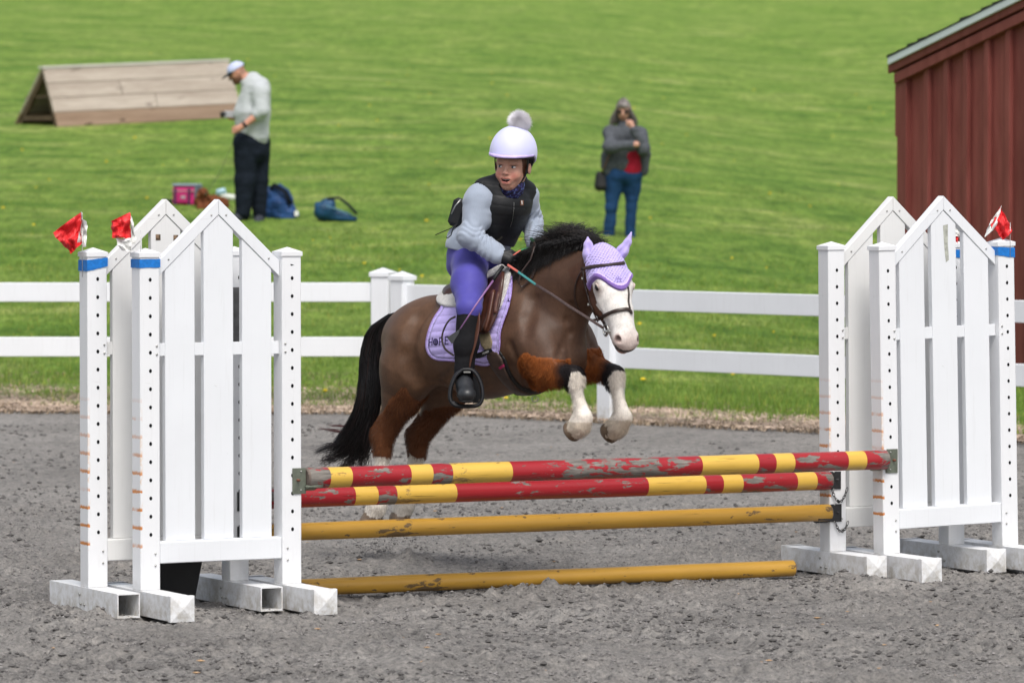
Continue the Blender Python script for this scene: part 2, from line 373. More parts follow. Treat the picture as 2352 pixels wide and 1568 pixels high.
# crumbs of sand and grit lying on the surface, one joined object
def scatter_solids(name, pts, sizes, mat, seed, flat=.7, kind='stuff', **k):
    r = np.random.default_rng(seed); base = np.array([(1, 0, 0), (-1, 0, 0), (0, 1, 0), (0, -1, 0), (0, 0, 1), (0, 0, -1)], float)
    fb = np.array([(0, 2, 4), (2, 1, 4), (1, 3, 4), (3, 0, 4), (2, 0, 5), (1, 2, 5), (3, 1, 5), (0, 3, 5)])
    n = len(pts); V = base[None] * (1 + .5 * (r.random((n, 6, 1)) - .5)) * sizes[:, None, None] * np.array([1, 1, flat])
    a = r.random(n) * 6.28; ca, sa = np.cos(a)[:, None], np.sin(a)[:, None]
    x = V[..., 0] * ca - V[..., 1] * sa; y = V[..., 0] * sa + V[..., 1] * ca
    V = np.stack([x, y, V[..., 2]], -1) + pts[:, None]
    F = (fb[None] + (np.arange(n) * 6)[:, None, None]).reshape(-1, 3)
    return link(name, np_mesh(name, V.reshape(-1, 3), F, False), mat, kind=kind, **k)
n = 42000; yy = 16.5 + 9 * rng.random(n) ** 1.3; xx = (rng.random(n) * 2 - 1) * yy * .122
keep = fbm(xx * 2.5, yy * 2.5, 3, 77) + .25 * rng.random(n) > .58; xx, yy = xx[keep], yy[keep]
sz = .0025 + .0075 * rng.random(len(xx)) ** 3
zz = arena_z(xx, yy) + sz * .3
M['grit'] = simple('grit', (.20, .19, .185), .95, .1, .45, 9)
scatter_solids('sand_crumbs', np.stack([xx, yy, zz], 1), sz, M['grit'], 3, label='grey crumbs of sand and grit kicked up over the arena', cat='grit')
n = 16000; yy = 16.5 + 15 * rng.random(n) ** 1.2; xx = (rng.random(n) * 2 - 1) * yy * .122
keep = (fbm(xx * 1.5, yy * 1.2, 3, 97) + .2 * rng.random(n) > .60) & (yy < edge_y(xx) - .2); xx, yy = xx[keep], yy[keep]; sz = .006 + .015 * rng.random(len(xx)) ** 2.5
M['clod'] = simple('damp_clod', (.105, .100, .097), .95, .1, .35, 9)
scatter_solids('sand_clods', np.stack([xx, yy, arena_z(xx, yy) + sz * .15], 1), sz, M['clod'], 4, .55, label='darker damp clods turned up in the grey arena sand', cat='clods')
# ------------------------------------------------------------------ grass field
m, nt, b = newmat('grass_field', .9, .15); v = coords(nt)
va = coords(nt, (.45, 1.3, 1)); vb = coords(nt, (1, .6, 1))
big = noise(nt, va, .42, 4, .6, .8)
big = noise(nt, coords(nt, (.8, 1.1, 1)), .55, 6, .68, .3)
c = ramp(nt, big, [(.32, (.086, .180, .024)), (.45, (.150, .260, .040)), (.56, (.205, .300, .058)), (.68, (.315, .370, .115))])
mid = ramp(nt, noise(nt, coords(nt, (1, .5, 1)), 2.3, 6, .72), [(.3, (.52, .62, .48)), (.5, (1.,) * 3), (.7, (1.42, 1.30, 1.35))])
c = mix(nt, 1., c, mid, 'MULTIPLY')
med = ramp(nt, noise(nt, coords(nt, (1, .16, 1)), 7.5, 5, .75, .4), [(.3, (.64, .70, .58)), (.5, (1.03,) * 3), (.7, (1.38, 1.30, 1.30))])
c = mix(nt, 1., c, med, 'MULTIPLY')
fine = ramp(nt, noise(nt, coords(nt, (1, .28, 1)), 26, 6, .72), [(.28, (.5, .55, .45)), (.72, (1.45, 1.4, 1.5))])
c = mix(nt, 1., c, fine, 'MULTIPLY')
dry = ramp(nt, noise(nt, coords(nt, (.5, 1.5, 1)), .9, 5, .7), [(.60, 0.), (.78, .30)]); c = mix(nt, dry, c, (.30, .30, .12))
at = N(nt, 'ShaderNodeAttribute', attribute_name='Col'); c = mix(nt, at.outputs['Color'], c, ramp(nt, noise(nt, coords(nt, (1, .5, 1)), 9, 6, .8), [(.25, (.14, .11, .08)), (.42, (.29, .23, .175)), (.55, (.45, .37, .29)), (.66, (.22, .25, .09)), (.75, (.38, .32, .24))]))
nt.links.new(c, b.inputs['Base Color']); bump(nt, b, noise(nt, coords(nt, (1, .4, 1)), 60, 5, .7), .9, .05)
M['field'] = m
# rows follow the edge of the arena
xs = np.concatenate([np.arange(-60, -6, 2), np.arange(-6, 5.5, .07), np.arange(5.5, 60, 2)])
es = np.concatenate([np.arange(-.12, 3, .08), np.arange(3, 20, .3), np.arange(20, 90, 1.5), np.arange(90, 420, 10)])
X, E = np.meshgrid(xs, es); jag = .25 * (fbm(X * 2.2, X * 0 + 3, 4, 8) - .5) + .30 * (fbm(X * .7, X * 0 + 9, 2, 2) - .5)
Y = edge_y(X) + E + jag * (E < .5); Z = ground_z(X, Y) + .015 * (fbm(X * 4, Y * 2, 3, 1) - .5) * (E < 20) + .012 * sstep(-.12, .3, E) - .03 * (E < -.1)
nx, ny = len(xs), len(es); i = (np.arange(ny - 1)[:, None] * nx + np.arange(nx - 1)[None]).ravel()
me = np_mesh('grass_field', np.stack([X, Y, Z], -1).reshape(-1, 3), np.stack([i, i + 1, i + nx + 1, i + nx], 1))
br = np.clip((1.8 - E) / .8 + 2.4 * (fbm(X * 2, Y * 2, 4, 6) - .5), 0, 1).ravel(); set_col(me, np.repeat(br[:, None], 3, 1))
link('grass_field', me, M['field'], kind='structure')
# grass tufts: blades joined in one mesh, real blades where they can be told apart
def leafmat(name, c1, c2, tr=.35, sc=3):
    m, nt, b = newmat(name, .6, .3); v = coords(nt); at = N(nt, 'ShaderNodeAttribute', attribute_name='Col')
    c = mix(nt, 1., ramp(nt, noise(nt, coords(nt, (.5, 1.2, 1)), .6, 4, .6), [(.3, c1), (.7, c2)]), at.outputs['Color'], 'MULTIPLY')
    nt.links.new(c, b.inputs['Base Color'])
    t = N(nt, 'ShaderNodeBsdfTranslucent'); nt.links.new(c, t.inputs[0]); mx = N(nt, 'ShaderNodeMixShader'); mx.inputs[0].default_value = tr
    nt.links.new(b.outputs[0], mx.inputs[1]); nt.links.new(t.outputs[0], mx.inputs[2]); nt.links.new(mx.outputs[0], nt.nodes['Material Output'].inputs[0])
    return m
def blades(name, x, y, h, w, mat, seed, col, lean=.5, **k):
    r = np.random.default_rng(seed); n = len(x); z = ground_z(x, y) - .005
    a = r.random(n) * 6.28; l = lean * h * r.random(n); la = r.random(n) * 6.28
    dx, dy = np.cos(a) * w, np.sin(a) * w
    p0 = np.stack([x - dx, y - dy, z], 1); p1 = np.stack([x + dx, y + dy, z], 1)
    mx = x + l * .35 * np.cos(la); my = y + l * .35 * np.sin(la)
    p2 = np.stack([mx + dx * .8, my + dy * .8, z + h * .55], 1); p3 = np.stack([mx - dx * .8, my - dy * .8, z + h * .55], 1)
    p4 = np.stack([x + l * np.cos(la), y + l * np.sin(la), z + h], 1)
    V = np.stack([p0, p1, p2, p3, p4], 1).reshape(-1, 3); o = (np.arange(n) * 5)[:, None]
    F = np.concatenate([o + np.array([[0, 1, 2]]), o + np.array([[0, 2, 3]]), o + np.array([[3, 2, 4]])])
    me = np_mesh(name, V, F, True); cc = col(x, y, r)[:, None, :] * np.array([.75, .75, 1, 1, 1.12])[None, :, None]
    set_col(me, cc.reshape(-1, 3)); return link(name, me, mat, **k)
n = 190000; e = .35 + 34 * rng.random(n) ** 2.4; x = (rng.random(n) * 2 - 1) * 6.4; y = edge_y(x) + e
ok = (np.abs(x) < y * .125) & (fbm(x * 1.6, y * 1.6, 3, 12) + .5 * rng.random(n) > .93 - .74 * sstep(1.0, 2.3, e)); x, y, e = x[ok], y[ok], e[ok]
h = (.022 + .040 * rng.random(len(x))) * (1 - .55 * sstep(2, 24, e)) * (.7 + .5 * sstep(.3, 1.2, e)) * (.7 + .9 * fbm(x * 1.2, y * 1.2, 2, 3))
M['blade'] = leafmat('grass_blade', (.120, .235, .028), (.22, .325, .060))
gcol = lambda x, y, r: (np.array([1., 1., 1.])[None] * (.6 + .75 * r.random(len(x)))[:, None] + (r.random(len(x)) < .10)[:, None] * np.array([1.4, .5, .9])[None])
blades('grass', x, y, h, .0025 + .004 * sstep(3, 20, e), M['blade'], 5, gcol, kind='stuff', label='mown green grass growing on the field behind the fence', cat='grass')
# dry leaves and straw along the arena edge
n = 22000; x = (rng.random(n) * 2 - 1) * 6; e = -.4 + 3.3 * rng.random(n) ** 1.4; y = edge_y(x) + e; ok = np.abs(x) < y * .125; x, y = x[ok], y[ok]
M['straw'] = leafmat('dry_litter', (.24, .19, .13), (.38, .31, .24), .2)
blades('dry_litter', x, y, .012 + .03 * rng.random(len(x)), np.full(len(x), .007), M['straw'], 6, lambda x, y, r: np.array([1., .95, .9])[None] * (.45 + 1.0 * r.random(len(x)))[:, None], 2.5, kind='stuff', label='dry brown leaves and straw along the arena edge', cat='leaf litter')
n = 11000; x = (rng.random(n) * 2 - 1) * 5; e = -.35 + 2.2 * rng.random(n); y = edge_y(x) + e + .2 * (fbm(x * 2, y[:1] * 0 + x, 2, 5) - .5); ok = (np.abs(x) < y * .125) & (fbm(x * 1.7, y * 1.7, 3, 41) + .5 * rng.random(n) > .52 + .25 * sstep(1.4, 2.3, e)); x, y = x[ok], y[ok]
M['leafbed'] = simple('pinkish_dead_leaf', (.40, .31, .245), .9, .15, .45, 3)
scatter_solids('leaf_bed', np.stack([x, y, ground_z(x, y) + .012], 1), .010 + .016 * rng.random(len(x)), M['leafbed'], 29, .35, label='band of pale dead leaves lying along the far edge of the arena', cat='leaf litter')
# leaves blown onto the sand, dandelions
M['leaf'] = simple('dead_leaf', (.42, .27, .15), .8, .2, .3, 5)
n = 60; yy = 16.8 + 13 * rng.random(n) ** 1.2; xx = (rng.random(n) * 2 - 1) * yy * .115
scatter_solids('fallen_leaf_bits', np.stack([xx, yy, arena_z(xx, yy) + .004], 1), .007 + .012 * rng.random(n), M['leaf'], 9, .22, label='small tan leaf scraps blown over the grey sand', cat='leaf litter')
n = 420; a = rng.random(n) * 6.28; rr_ = rng.random(n) ** .7; fx = -.62 + .26 * rr_ * np.cos(a); fy = 21.6 + .2 * rr_ * np.sin(a)
scatter_solids('flying_sand', np.stack([fx, fy, .01 + .16 * rng.random(n) ** 2.2], 1), .002 + .0045 * rng.random(n) ** 2, M['grit'], 19, label='small spray of sand thrown up where the pony pushed off', cat='sand spray')
M['dandelion'] = simple('dandelion_yellow', (.75, .55, .03), .7, .2, .2)
n = 130; yy = 33 + 70 * rng.random(n); xx = (rng.random(n) * 2 - 1) * yy * .118
scatter_solids('dandelions', np.stack([xx, yy, ground_z(xx, yy) + .05], 1), .012 + .018 * rng.random(n), M['dandelion'], 10, .5, label='tiny yellow dandelion heads dotted over the hillside', cat='flowers')

# ------------------------------------------------------------------ paddock fence
def fence_post(P, yaw, ztop, name='post', parent=None, w=.127):
    pm = MB(); gz = float(ground_z(P.x, P.y)); M4 = Matrix.Rotation(yaw, 4, 'Z')
    pm.box(-w / 2, w / 2, -w / 2, w / 2, -.05, ztop - gz, M=M4)
    o = pm.build(name, M['fence'], parent, loc=(P.x, P.y, gz), bevel=.006)
    cm = MB(); q = w / 2 + .009; h = ztop - gz
    vs = [M4 @ Vector(v) for v in [(-q, -q, h), (q, -q, h), (q, q, h), (-q, q, h), (-q, -q, h + .03), (q, -q, h + .03), (q, q, h + .03), (-q, q, h + .03), (0, 0, h + .065)]]
    cm.add(vs, [(3, 2, 1, 0), (0, 1, 5, 4), (1, 2, 6, 5), (2, 3, 7, 6), (3, 0, 4, 7), (4, 5, 8), (5, 6, 8), (6, 7, 8), (7, 4, 8)])
    cm.build('cap', M['fence'], o)
    return o
def rail(P, Q, z0, z1, parent, ext=0):
    d = (Q - P); L = math.hypot(d.x, d.y); yaw = math.atan2(d.y, d.x); rm = MB(); rm.box(-ext, L + ext, -.02, .02, z0, z1)
    return rm.build('rail', M['fence'], parent, loc=(P.x, P.y, 0), rot=(0, 0, yaw), bevel=.004)
FT = [(1.06, .92), (.662, .52)]
def fence(pts, label, yaw):
    root = empty('paddock_fence', (0, 0, 0), label=label, cat='fence')
    for p in pts: fence_post(p, R(-22) if (yaw == 0 and p is pts[-1]) else yaw, 1.105, parent=root, w=.14)
    for a, b_ in zip(pts[:-1], pts[1:]):
        for t, bt in FT: rail(a, b_, bt, t, root)
    return root
L0 = Vector(((883 - 1176) / 314 , 33.28, 0)); L0.x = (880 - 1176) / FOC * 33.28
fence([L0 - Vector((3.35 * k, 0, 0)) for k in range(3, -1, -1)], 'white two-rail vinyl paddock fence running straight left behind the left jump stands', 0)
R0 = Vector(((924 - 1176) / FOC * 32.75, 32.75, 0)); R1 = Vector(((1403 - 1176) / FOC * 31.35, 31.35, 0)); dd = (R1 - R0).normalized()
FA = Vector(((1403 - 1176) / FOC * 31.35, 31.35, 0)); FB = Vector(((2340 - 1176) / FOC * 28.5, 28.5, 0)); fd = (FB - FA).normalized()
root = fence([FA, FA + fd * 2.44, FA + fd * 4.88, FA + fd * 7.3], 'white two-rail vinyl paddock fence angling towards the red barn at right', math.atan2(fd.y, fd.x))
gate = empty('paddock_gate', (0, 0, 0), label='white vinyl gate in the fence behind the brown pony', cat='gate')
fence_post(R0, math.atan2(dd.y, dd.x), 1.09, 'gate_post', gate)
for t, bt in FT: rail(R0, R1 - dd * .12, bt, t, gate)
sm_ = MB(); ang = math.atan2(dd.y, dd.x); q = R1 - dd * .16; sm_.box(-.055, .055, -.028, .028, .5, 1.10, M=Matrix.Rotation(ang, 4, 'Z')); sm_.build('stile', M['fence'], gate, loc=(q.x, q.y, 0), bevel=.004)
lm = MB(); lm.box(-.022, .022, -.03, .03, .82, 1.03); lm.build('latch', M['black'], gate, loc=(L0.x + .08, L0.y - .03, 0), bevel=.004)

# ------------------------------------------------------------------ red barn
def barnmat(name, c1, c2):
    m, nt, b = newmat(name, .62, .3); v = coords(nt, (1, 1, .12)); oi = N(nt, 'ShaderNodeObjectInfo')
    f = noise(nt, v, 16, 5, .6); c = ramp(nt, f, [(.3, c1), (.7, c2)])
    rnd = N(nt, 'ShaderNodeMapRange'); nt.links.new(oi.outputs['Random'], rnd.inputs[0]); rnd.inputs[3].default_value = .82; rnd.inputs[4].default_value = 1.15
    c = mix(nt, 1., c, rnd.outputs[0], 'MULTIPLY')
    st = ramp(nt, noise(nt, coords(nt, (1, 1, .35)), 2.3, 5, .7), [(.62, 0.), (.75, .7)]); c = mix(nt, st, c, (.07, .014, .012))
    nt.links.new(c, b.inputs['Base Color']); bump(nt, b, f, .25, .004); return m
M['barn'] = barnmat('barn_red', (.180, .045, .038), (.265, .078, .066)); M['trim'] = barnmat('barn_trim_red', (.175, .042, .035), (.240, .070, .058))
M['drip'] = simple('pale_metal_drip_edge', (.62, .68, .70), .6, .5, .06, 3)
M['shingle'] = simple('dark_roof_shingle', (.02, .021, .024), .9, .2, .4, 20, .5, 60)
bw = math.radians(-60.5); BP = Vector(((2075 - 1176) / FOC * 38.0, 38.0, 0)); bz = float(ground_z(BP.x + .6, BP.y - 1)) - .1
barn = empty('barn', (BP.x, BP.y, bz), (0, 0, bw), label='dark red board and batten barn with dark shingle roof at the right edge', cat='barn')
# local: x along the wall to the right and towards the camera, -y out of the wall, +y into the barn
zc = CAMH + (407 - 163) / (FOC / 38.0) - bz; SL = .255; WLn = 3.4; DP = 4.2
fr = MB(); fr.prism([(0, 0), (WLn, 0), (WLn, zc + SL * WLn), (0, zc)], .03, DP); fr.build('wall', M['barn'], barn)
x = .10; k = 0; bwid = .285
while x < WLn - .05:
    x1 = min(x + bwid, WLn); off = random.uniform(-.003, .003)
    mm = MB(); mm.prism([(x + .003, .02), (x1 - .003, .02), (x1 - .003, zc + SL * x1 - .08), (x + .003, zc + SL * x - .08)], off, .03); mm.build('board', M['barn'], barn, bevel=.002)
    mm = MB(); mm.prism([(x1 - .032, .02), (x1 + .032, .02), (x1 + .032, zc + SL * (x1 + .03) - .085), (x1 - .032, zc + SL * (x1 - .03) - .085)], -.045, -.004); mm.build('batten', M['barn'], barn, bevel=.003)
    x = x1; bwid = .285 + random.uniform(-.012, .012)
mm = MB(); mm.box(-.03, .105, -.05, .03, .02, zc - .05); mm.build('corner_board', M['trim'], barn, bevel=.004)
mm = MB(); mm.box(-.075, -.032, -.04, .2, zc - .55, zc - .02); mm.build('soffit_return', M['trim'], barn, bevel=.004)
def sl_(x0, x1, dz0, dz1, y0, y1, nm, mt, **k):
    mm = MB(); mm.prism([(x0, zc + SL * x0 + dz0), (x1, zc + SL * x1 + dz0), (x1, zc + SL * x1 + dz1), (x0, zc + SL * x0 + dz1)], y0, y1); return mm.build(nm, mt, barn, **k)
sl_(-.04, WLn, -.10, -.015, -.075, .0, 'frieze_board', M['trim'], bevel=.004)
rf = sl_(-.06, WLn + .3, .100, .128, -.07, DP + .3, 'roof', M['shingle'])
sl_(-.115, WLn + .3, .005, .085, -.085, -.06, 'rake_board', M['trim'], bevel=.003)
sl_(-.11, WLn + .3, .01, .099, -.059, DP + .3, 'soffit', M['trim'])
sl_(-.08, WLn + .3, .070, .129, -.11, -.086, 'drip_edge', M['drip'], bevel=.002)
xx = -.09; k = 0
while xx < WLn + .2:
    mm = MB(); mm.prism([(xx, zc + SL * xx + .130), (xx + .17, zc + SL * (xx + .17) + .128), (xx + .17, zc + SL * (xx + .17) + .140), (xx, zc + SL * xx + .150 + random.uniform(-.01, .012))], -.115, DP + .3)
    mm.build('shingle_course', M['shingle'], barn); xx += .15

# ------------------------------------------------------------------ wooden coop jump on the hill
M['plank'] = wood('weathered_plank', (.31, .25, .21), (.54, .47, .41), 0, 5)
M['plank_brown'] = wood('brown_plank', (.20, .13, .09), (.33, .235, .17), 0, 5)
M['plank_dark'] = wood('dark_end_wood', (.075, .05, .032), (.14, .10, .065), 0, 5)
M['dirt'] = simple('bare_dirt', (.16, .12, .08), .95, .1, .3, 8, .5, 20)
PL = Gt(131, 294); PR = Gt(545, 272)
dv = PR - PL; yaw = math.atan2(dv.y, dv.x); Lc = math.hypot(dv.x, dv.y) + .12; s_ = FOC / PL.y
# base width direction: to the back (ground end at px 42,270)
coop = empty('coop_jump', (PL.x, PL.y, PL.z), (0, math.atan2(-(PR.z - PL.z), Lc), yaw), label='weathered wooden A-frame coop jump on the hillside behind the man', cat='horse jump')
HT = 134 / s_ * 1.0; BW = 1.15
# cross section in local y (depth) z: front foot (0,0), peak (BW*.5?, HT), back foot (BW,0)
pk = BW * .29; facelen = math.hypot(pk, HT); ca = math.atan2(HT, pk)
for side in (0, 1):
    for i in range(4):
        t0 = i / 4 + .004; t1 = (i + 1) / 4 - .004
        mm = MB()
        if side == 0: p0 = Vector((0, pk * t0, HT * t0)); p1 = Vector((0, pk * t1, HT * t1)); nrm = Vector((0, -HT, pk)).normalized() * .038
        else: p0 = Vector((0, BW + (pk - BW) * t0, HT * t0)); p1 = Vector((0, BW + (pk - BW) * t1, HT * t1)); nrm = Vector((0, HT, BW - pk)).normalized() * .038
        cut = Lc * random.choice([.38, .55, .45]) if (side == 0 and i in (1, 2)) else None
        for xa, xb in ([(0, Lc)] if cut is None else [(0, cut - .006), (cut + .006, Lc)]):
            mm = MB(); vs = [Vector((xx_, 0, 0)) + q for q in (p0, p1, p1 + nrm, p0 + nrm) for xx_ in (xa, xb)]
            mm.add(vs, [(0, 1, 3, 2), (2, 3, 5, 4), (4, 5, 7, 6), (6, 7, 1, 0), (0, 2, 4, 6), (1, 7, 5, 3)])
            mm.build('plank', M['plank_brown'] if i == 0 else M['plank'], coop, bevel=.006)
mm = MB(); mm.box(-.02, Lc + .02, pk - .05, pk + .07, HT + .01, HT + .055); mm.build('ridge_cap', wood('ridge_plank', (.45, .42, .38), (.62, .59, .55), 0, 5), coop, bevel=.006)
for xx_ in (.06, Lc / 2, Lc - .06):
    mm = MB()
    for (y0, z0, y1, z1) in ((.06, .0, pk, HT - .05), (BW - .06, 0, pk, HT - .05)):
        mm.tube([(xx_, y0, z0), (xx_, y1, z1)], .05, 4, sm=False)
    mm.tube([(xx_, .1, .16), (xx_, BW - .1, .16)], .05, 4, sm=False); mm.tube([(xx_ , .22, .5), (xx_, BW - .28, .5)], .02, 4, sm=False)
    mm.build('frame', M['plank_dark'], coop)
mm = MB(); mm.prism([(-.35, 0), (Lc + .1, 0), (Lc + .1, .02), (-.35, .02)], -.28, BW + .2)
# ------------------------------------------------------------------ jump stands
ZT = 1.50
def square_tube(name, x, y0, y1, w, mat, parent, open_ends=True, caps=True):
    """hollow foot along y with real wall thickness; pyramid end caps when closed"""
    t = .005; m = MB(); h = w / 2
    ring = lambda y, q: [(x - q, y, h - q), (x + q, y, h - q), (x + q, y, h + q), (x - q, y, h + q)]
    vs = ring(y0, h) + ring(y1, h) + ring(y0, h - t) + ring(y1, h - t); fs = []
    for i in range(4):
        j = (i + 1) % 4; fs += [(i, j, j + 4, i + 4), (i + 8, i + 12, j + 12, j + 8), (i, i + 8, j + 8, j), (i + 4, j + 4, j + 12, i + 12)]
    m.add(vs, fs); o = m.build(name, mat, parent)
    if caps:
        for yy, sgn in ((y0, -1), (y1, 1)):
            c = MB(); q = h + .003
            r0 = [(x - q, yy - sgn * .022, h - q), (x + q, yy - sgn * .022, h - q), (x + q, yy - sgn * .022, h + q), (x - q, yy - sgn * .022, h + q)]
            r1 = [(a, yy + sgn * .004, b_) for a, _, b_ in r0]
            c.add(r0 + r1 + [(x, yy + sgn * .015, h)], [(i, (i + 1) % 4, (i + 1) % 4 + 4, i + 4) for i in range(4)] + [(4 + i, 4 + (i + 1) % 4, 8) for i in range(4)])
            c.build('end_cap', mat, o)
    return o
M['inside'] = simple('tube_inside', (.42, .37, .29), .7, .3, .15, 12)
def stand(origin, label, old=False, capped=True, holes_sq=False, lean=0, foot=(-.37, .37), seed=0, openfoot=None):
    rnd = random.Random(seed); root = empty('jump_standard', origin, (0, R(lean), AX), label=label, cat='jump standard', group='white picket jump standards')
    pw = .0445; bd = M['board_old'] if old else M['board']
    for px_ in (0, WL):
        p = MB(); p.box(-pw, pw, -pw, pw, .102, ZT); po = p.build('post', M['vinyl_post'] if px_ == 0 else M['vinyl'], root, loc=(px_, 0, 0), bevel=.003)
        c = MB(); q = .049
        c.add([(-q, -q, ZT - .004), (q, -q, ZT - .004), (q, q, ZT - .004), (-q, q, ZT - .004), (-q, -q, ZT + .014), (q, -q, ZT + .014), (q, q, ZT + .014), (-q, q, ZT + .014), (0, 0, ZT + .034)],
              [(3, 2, 1, 0), (0, 1, 5, 4), (1, 2, 6, 5), (2, 3, 7, 6), (3, 0, 4, 7), (4, 5, 8), (5, 6, 8), (6, 7, 8), (7, 4, 8)])
        c.build('cap', M['vinyl'], po)
        h = MB(); z = .335
        while z < 1.47:
            n = 10; hx = .002
            for sgn in (-1, 1):
                vs = [(hx + .0068 * math.cos(i * 6.2832 / n), sgn * (pw + .0006), z + .0085 * math.sin(i * 6.2832 / n)) for i in range(n)]
                h.add(vs, [tuple(range(n)) if sgn < 0 else tuple(range(n - 1, -1, -1))])
            z += .0762
        h.build('peg_holes', M['hole'], po, kind='stuff')
        bl = MB()
        for zz in (.255, .205, 1.125, 1.09):
            xo = .022 * (1 if px_ == 0 else -1) * (1 if zz < 1 else 1.4)
            bl.tube([(xo, -pw + .001, zz), (xo, -pw - .004, zz)], .0045, 6)
        bl.build('bolts', M['steel'], po, kind='stuff')
        w = .1016
        fo = square_tube('foot', px_, -foot[1], -foot[0], w, M['vinyl'], root, caps=capped)
        fb = MB()
        for yy_, zz in ((.03, .07), (-.02, .03), (.02, .03)): fb.tube([(px_ - .052, yy_, zz), (px_ - .057, yy_, zz)], .006, 6)
        fb.build('bolts', M['steel'], fo, kind='stuff')
    # sloping top boards: mitred at the peak
    zo0, zo1, mid, tv = 1.475, 1.738, WL / 2, .066
    for sgn in (1, -1):
        m = MB(); x0 = pw + .001 if sgn > 0 else WL - pw - .001
        xm = mid - sgn * .0006
        m.prism([(x0, zo0), (xm, zo1), (xm, zo1 - tv), (x0, zo0 - tv)][::sgn], -.020, .022)
        so_ = m.build('top_board', bd, root, bevel=.002)
        s2 = MB()
        for f_ in (.18, .88):
            xs_, zs_ = x0 + (xm - x0) * f_, zo0 + (zo1 - zo0) * f_ - tv * .55; s2.tube([(xs_, -.0195, zs_), (xs_, -.0225, zs_)], .0042, 6)
        s2.build('bolts', M['steel'], so_, kind='stuff')
    lo = lambda x_: zo0 - tv - .002 + (zo1 - zo0) * (1 - abs(x_ - mid) / (mid - pw))
    for c_ in (.150, mid, .505):
        a, b_ = c_ - .068, c_ + .068; pr = [(a, .304), (b_, .304), (b_, lo(b_))] + ([(mid, lo(mid))] if a < mid < b_ else []) + [(a, lo(a))]
        if holes_sq and c_ == mid:
            # slat with three square cut-outs: flat plates painted with the shade inside
            for (hx, hz) in ((-.045, 1.585), (.038, 1.583), (-.045, 1.50)):
                pass
        m = MB(); m.prism(pr, -.016, .016); sl = m.build('slat', bd, root, bevel=.002)
        if holes_sq and c_ == mid:
            for (hx, hz) in ((-.036, 1.575), (.046, 1.572), (-.036, 1.49)):
                hm = MB(); hm.box(mid + hx - .011, mid + hx + .011, -.0172, -.0165, hz - .0125, hz + .0125, 0); hm.box(mid + hx - .011, mid + hx + .003, -.0180, -.0174, hz - .003, hz + .0125, 1)
                hm.build('square_hole', [M['hole_brown'], M['hole_tan']], sl)
    m = MB(); m.box(pw + .001, WL - pw - .001, -.009, .009, 1.083, 1.133); m.build('middle_rail', bd, root, bevel=.002)
    # blocks of the middle rail seen between the slats sit a little proud
    xs_ = [pw + .001, .082, .218, mid - .068, mid + .068, .437, .573, WL - pw - .001]
    for a, b_ in ((xs_[0], xs_[1]), (xs_[2], xs_[3]), (xs_[4], xs_[5]), (xs_[6], xs_[7])):
        m = MB(); m.box(a, b_, -.013, -.0092, 1.081, 1.135); m.build('rail_cover', bd, root, bevel=.001)
    m = MB(); m.box(pw - .002 + .003, WL - pw - .001, -.040, -.0175, .212, .302); m.build('bottom_rail', bd, root, bevel=.003)
    m = MB(); m.box(pw + .001, WL - pw - .001, -.0165, .016, .212, .3035); m.build('bottom_rail', bd, root, bevel=.003)
    return root
M['hole_brown'] = simple('cutout_shadow', (.10, .07, .045), .9, .1, .2, 60); M['hole_tan'] = simple('cutout_edge', (.25, .17, .11), .9, .1)
sA = stand(A0, 'front left picket standard, nearest the camera, with blue tape on one post', seed=1)
sB = stand(B0, 'rear left picket standard with small square holes in its middle slat', old=True, capped=False, holes_sq=True, seed=2)
sC = stand(C0, 'white picket jump standard at right, in front, with a peeling strip on its middle slat', lean=-1.3, seed=3)
sD = stand(D0, 'white picket jump standard at right, behind, with two black pole cups and chains', old=True, seed=4, lean=-.6)
# peeling strip and small marks on C
mm = MB(); mm.add([(.325, -.0168, 1.60), (.352, -.0168, 1.605), (.350, -.0168, 1.52), (.355, -.0168, 1.44), (.338, -.0168, 1.43), (.330, -.0168, 1.50)], [(0, 5, 4, 3, 2, 1)])
mm.build('peeling_strip', simple('dull_tape_residue', (.42, .43, .38), .7, .2, .3, 50), sC)
mm = MB(); mm.add([(-.006, -.0452, 1.462), (.012, -.0452, 1.458), (-.004, -.0452, 1.454)], [(0, 2, 1)]); mm.build('ink_mark', M['hole'], sA, loc=(WL, 0, 0))
M['greytape'] = simple('grey_duct_tape', (.12, .12, .12), .5, .4, .3, 20)
mm = MB(); mm.box(-.03, .03, -.0462, -.0456, 1.105, 1.36); mm.build('duct_tape', M['greytape'], sB, loc=(WL, 0, 0))
mm = MB(); mm.box(-.0462, -.0456, -.03, .03, .33, .40); mm.box(-.0462, -.0456, -.03, .03, .47, .57); mm.build('duct_tape', M['black'], sB, loc=(WL, 0, 0))
def tape(stand_, x, z0, z1, skew=0):
    m = MB(); n = 24; q = .0468
    rim = [(-q, -q), (q, -q), (q, q), (-q, q)]; vs = []; fs = []
    P = []
    for i in range(4):
        for k in range(n // 4):
            t = k / (n // 4); a, b_ = rim[i], rim[(i + 1) % 4]; P.append((a[0] + (b_[0] - a[0]) * t, a[1] + (b_[1] - a[1]) * t))
    for i, (a, b_) in enumerate(P):
        w = skew * (a / q) * (1 if b_ < 0 else 1) + random.uniform(-.0015, .0015)
        g = 1 + random.uniform(0, .02); vs += [(a * g, b_ * g, z0 + w), (a * g, b_ * g, z1 + w * .5)]
    for i in range(n): j = (i + 1) % n; fs.append((2 * i, 2 * j, 2 * j + 1, 2 * i + 1))
    m.add(vs, fs); return m.build('tape', M['tape'], stand_, loc=(x, 0, 0))
tape(sB, 0, 1.445, 1.487, .010); tape(sA, 0, 1.452, 1.488, .001); tape(sC, WL, 1.447, 1.49, -.006); tape(sD, WL, 1.447, 1.485, .002)
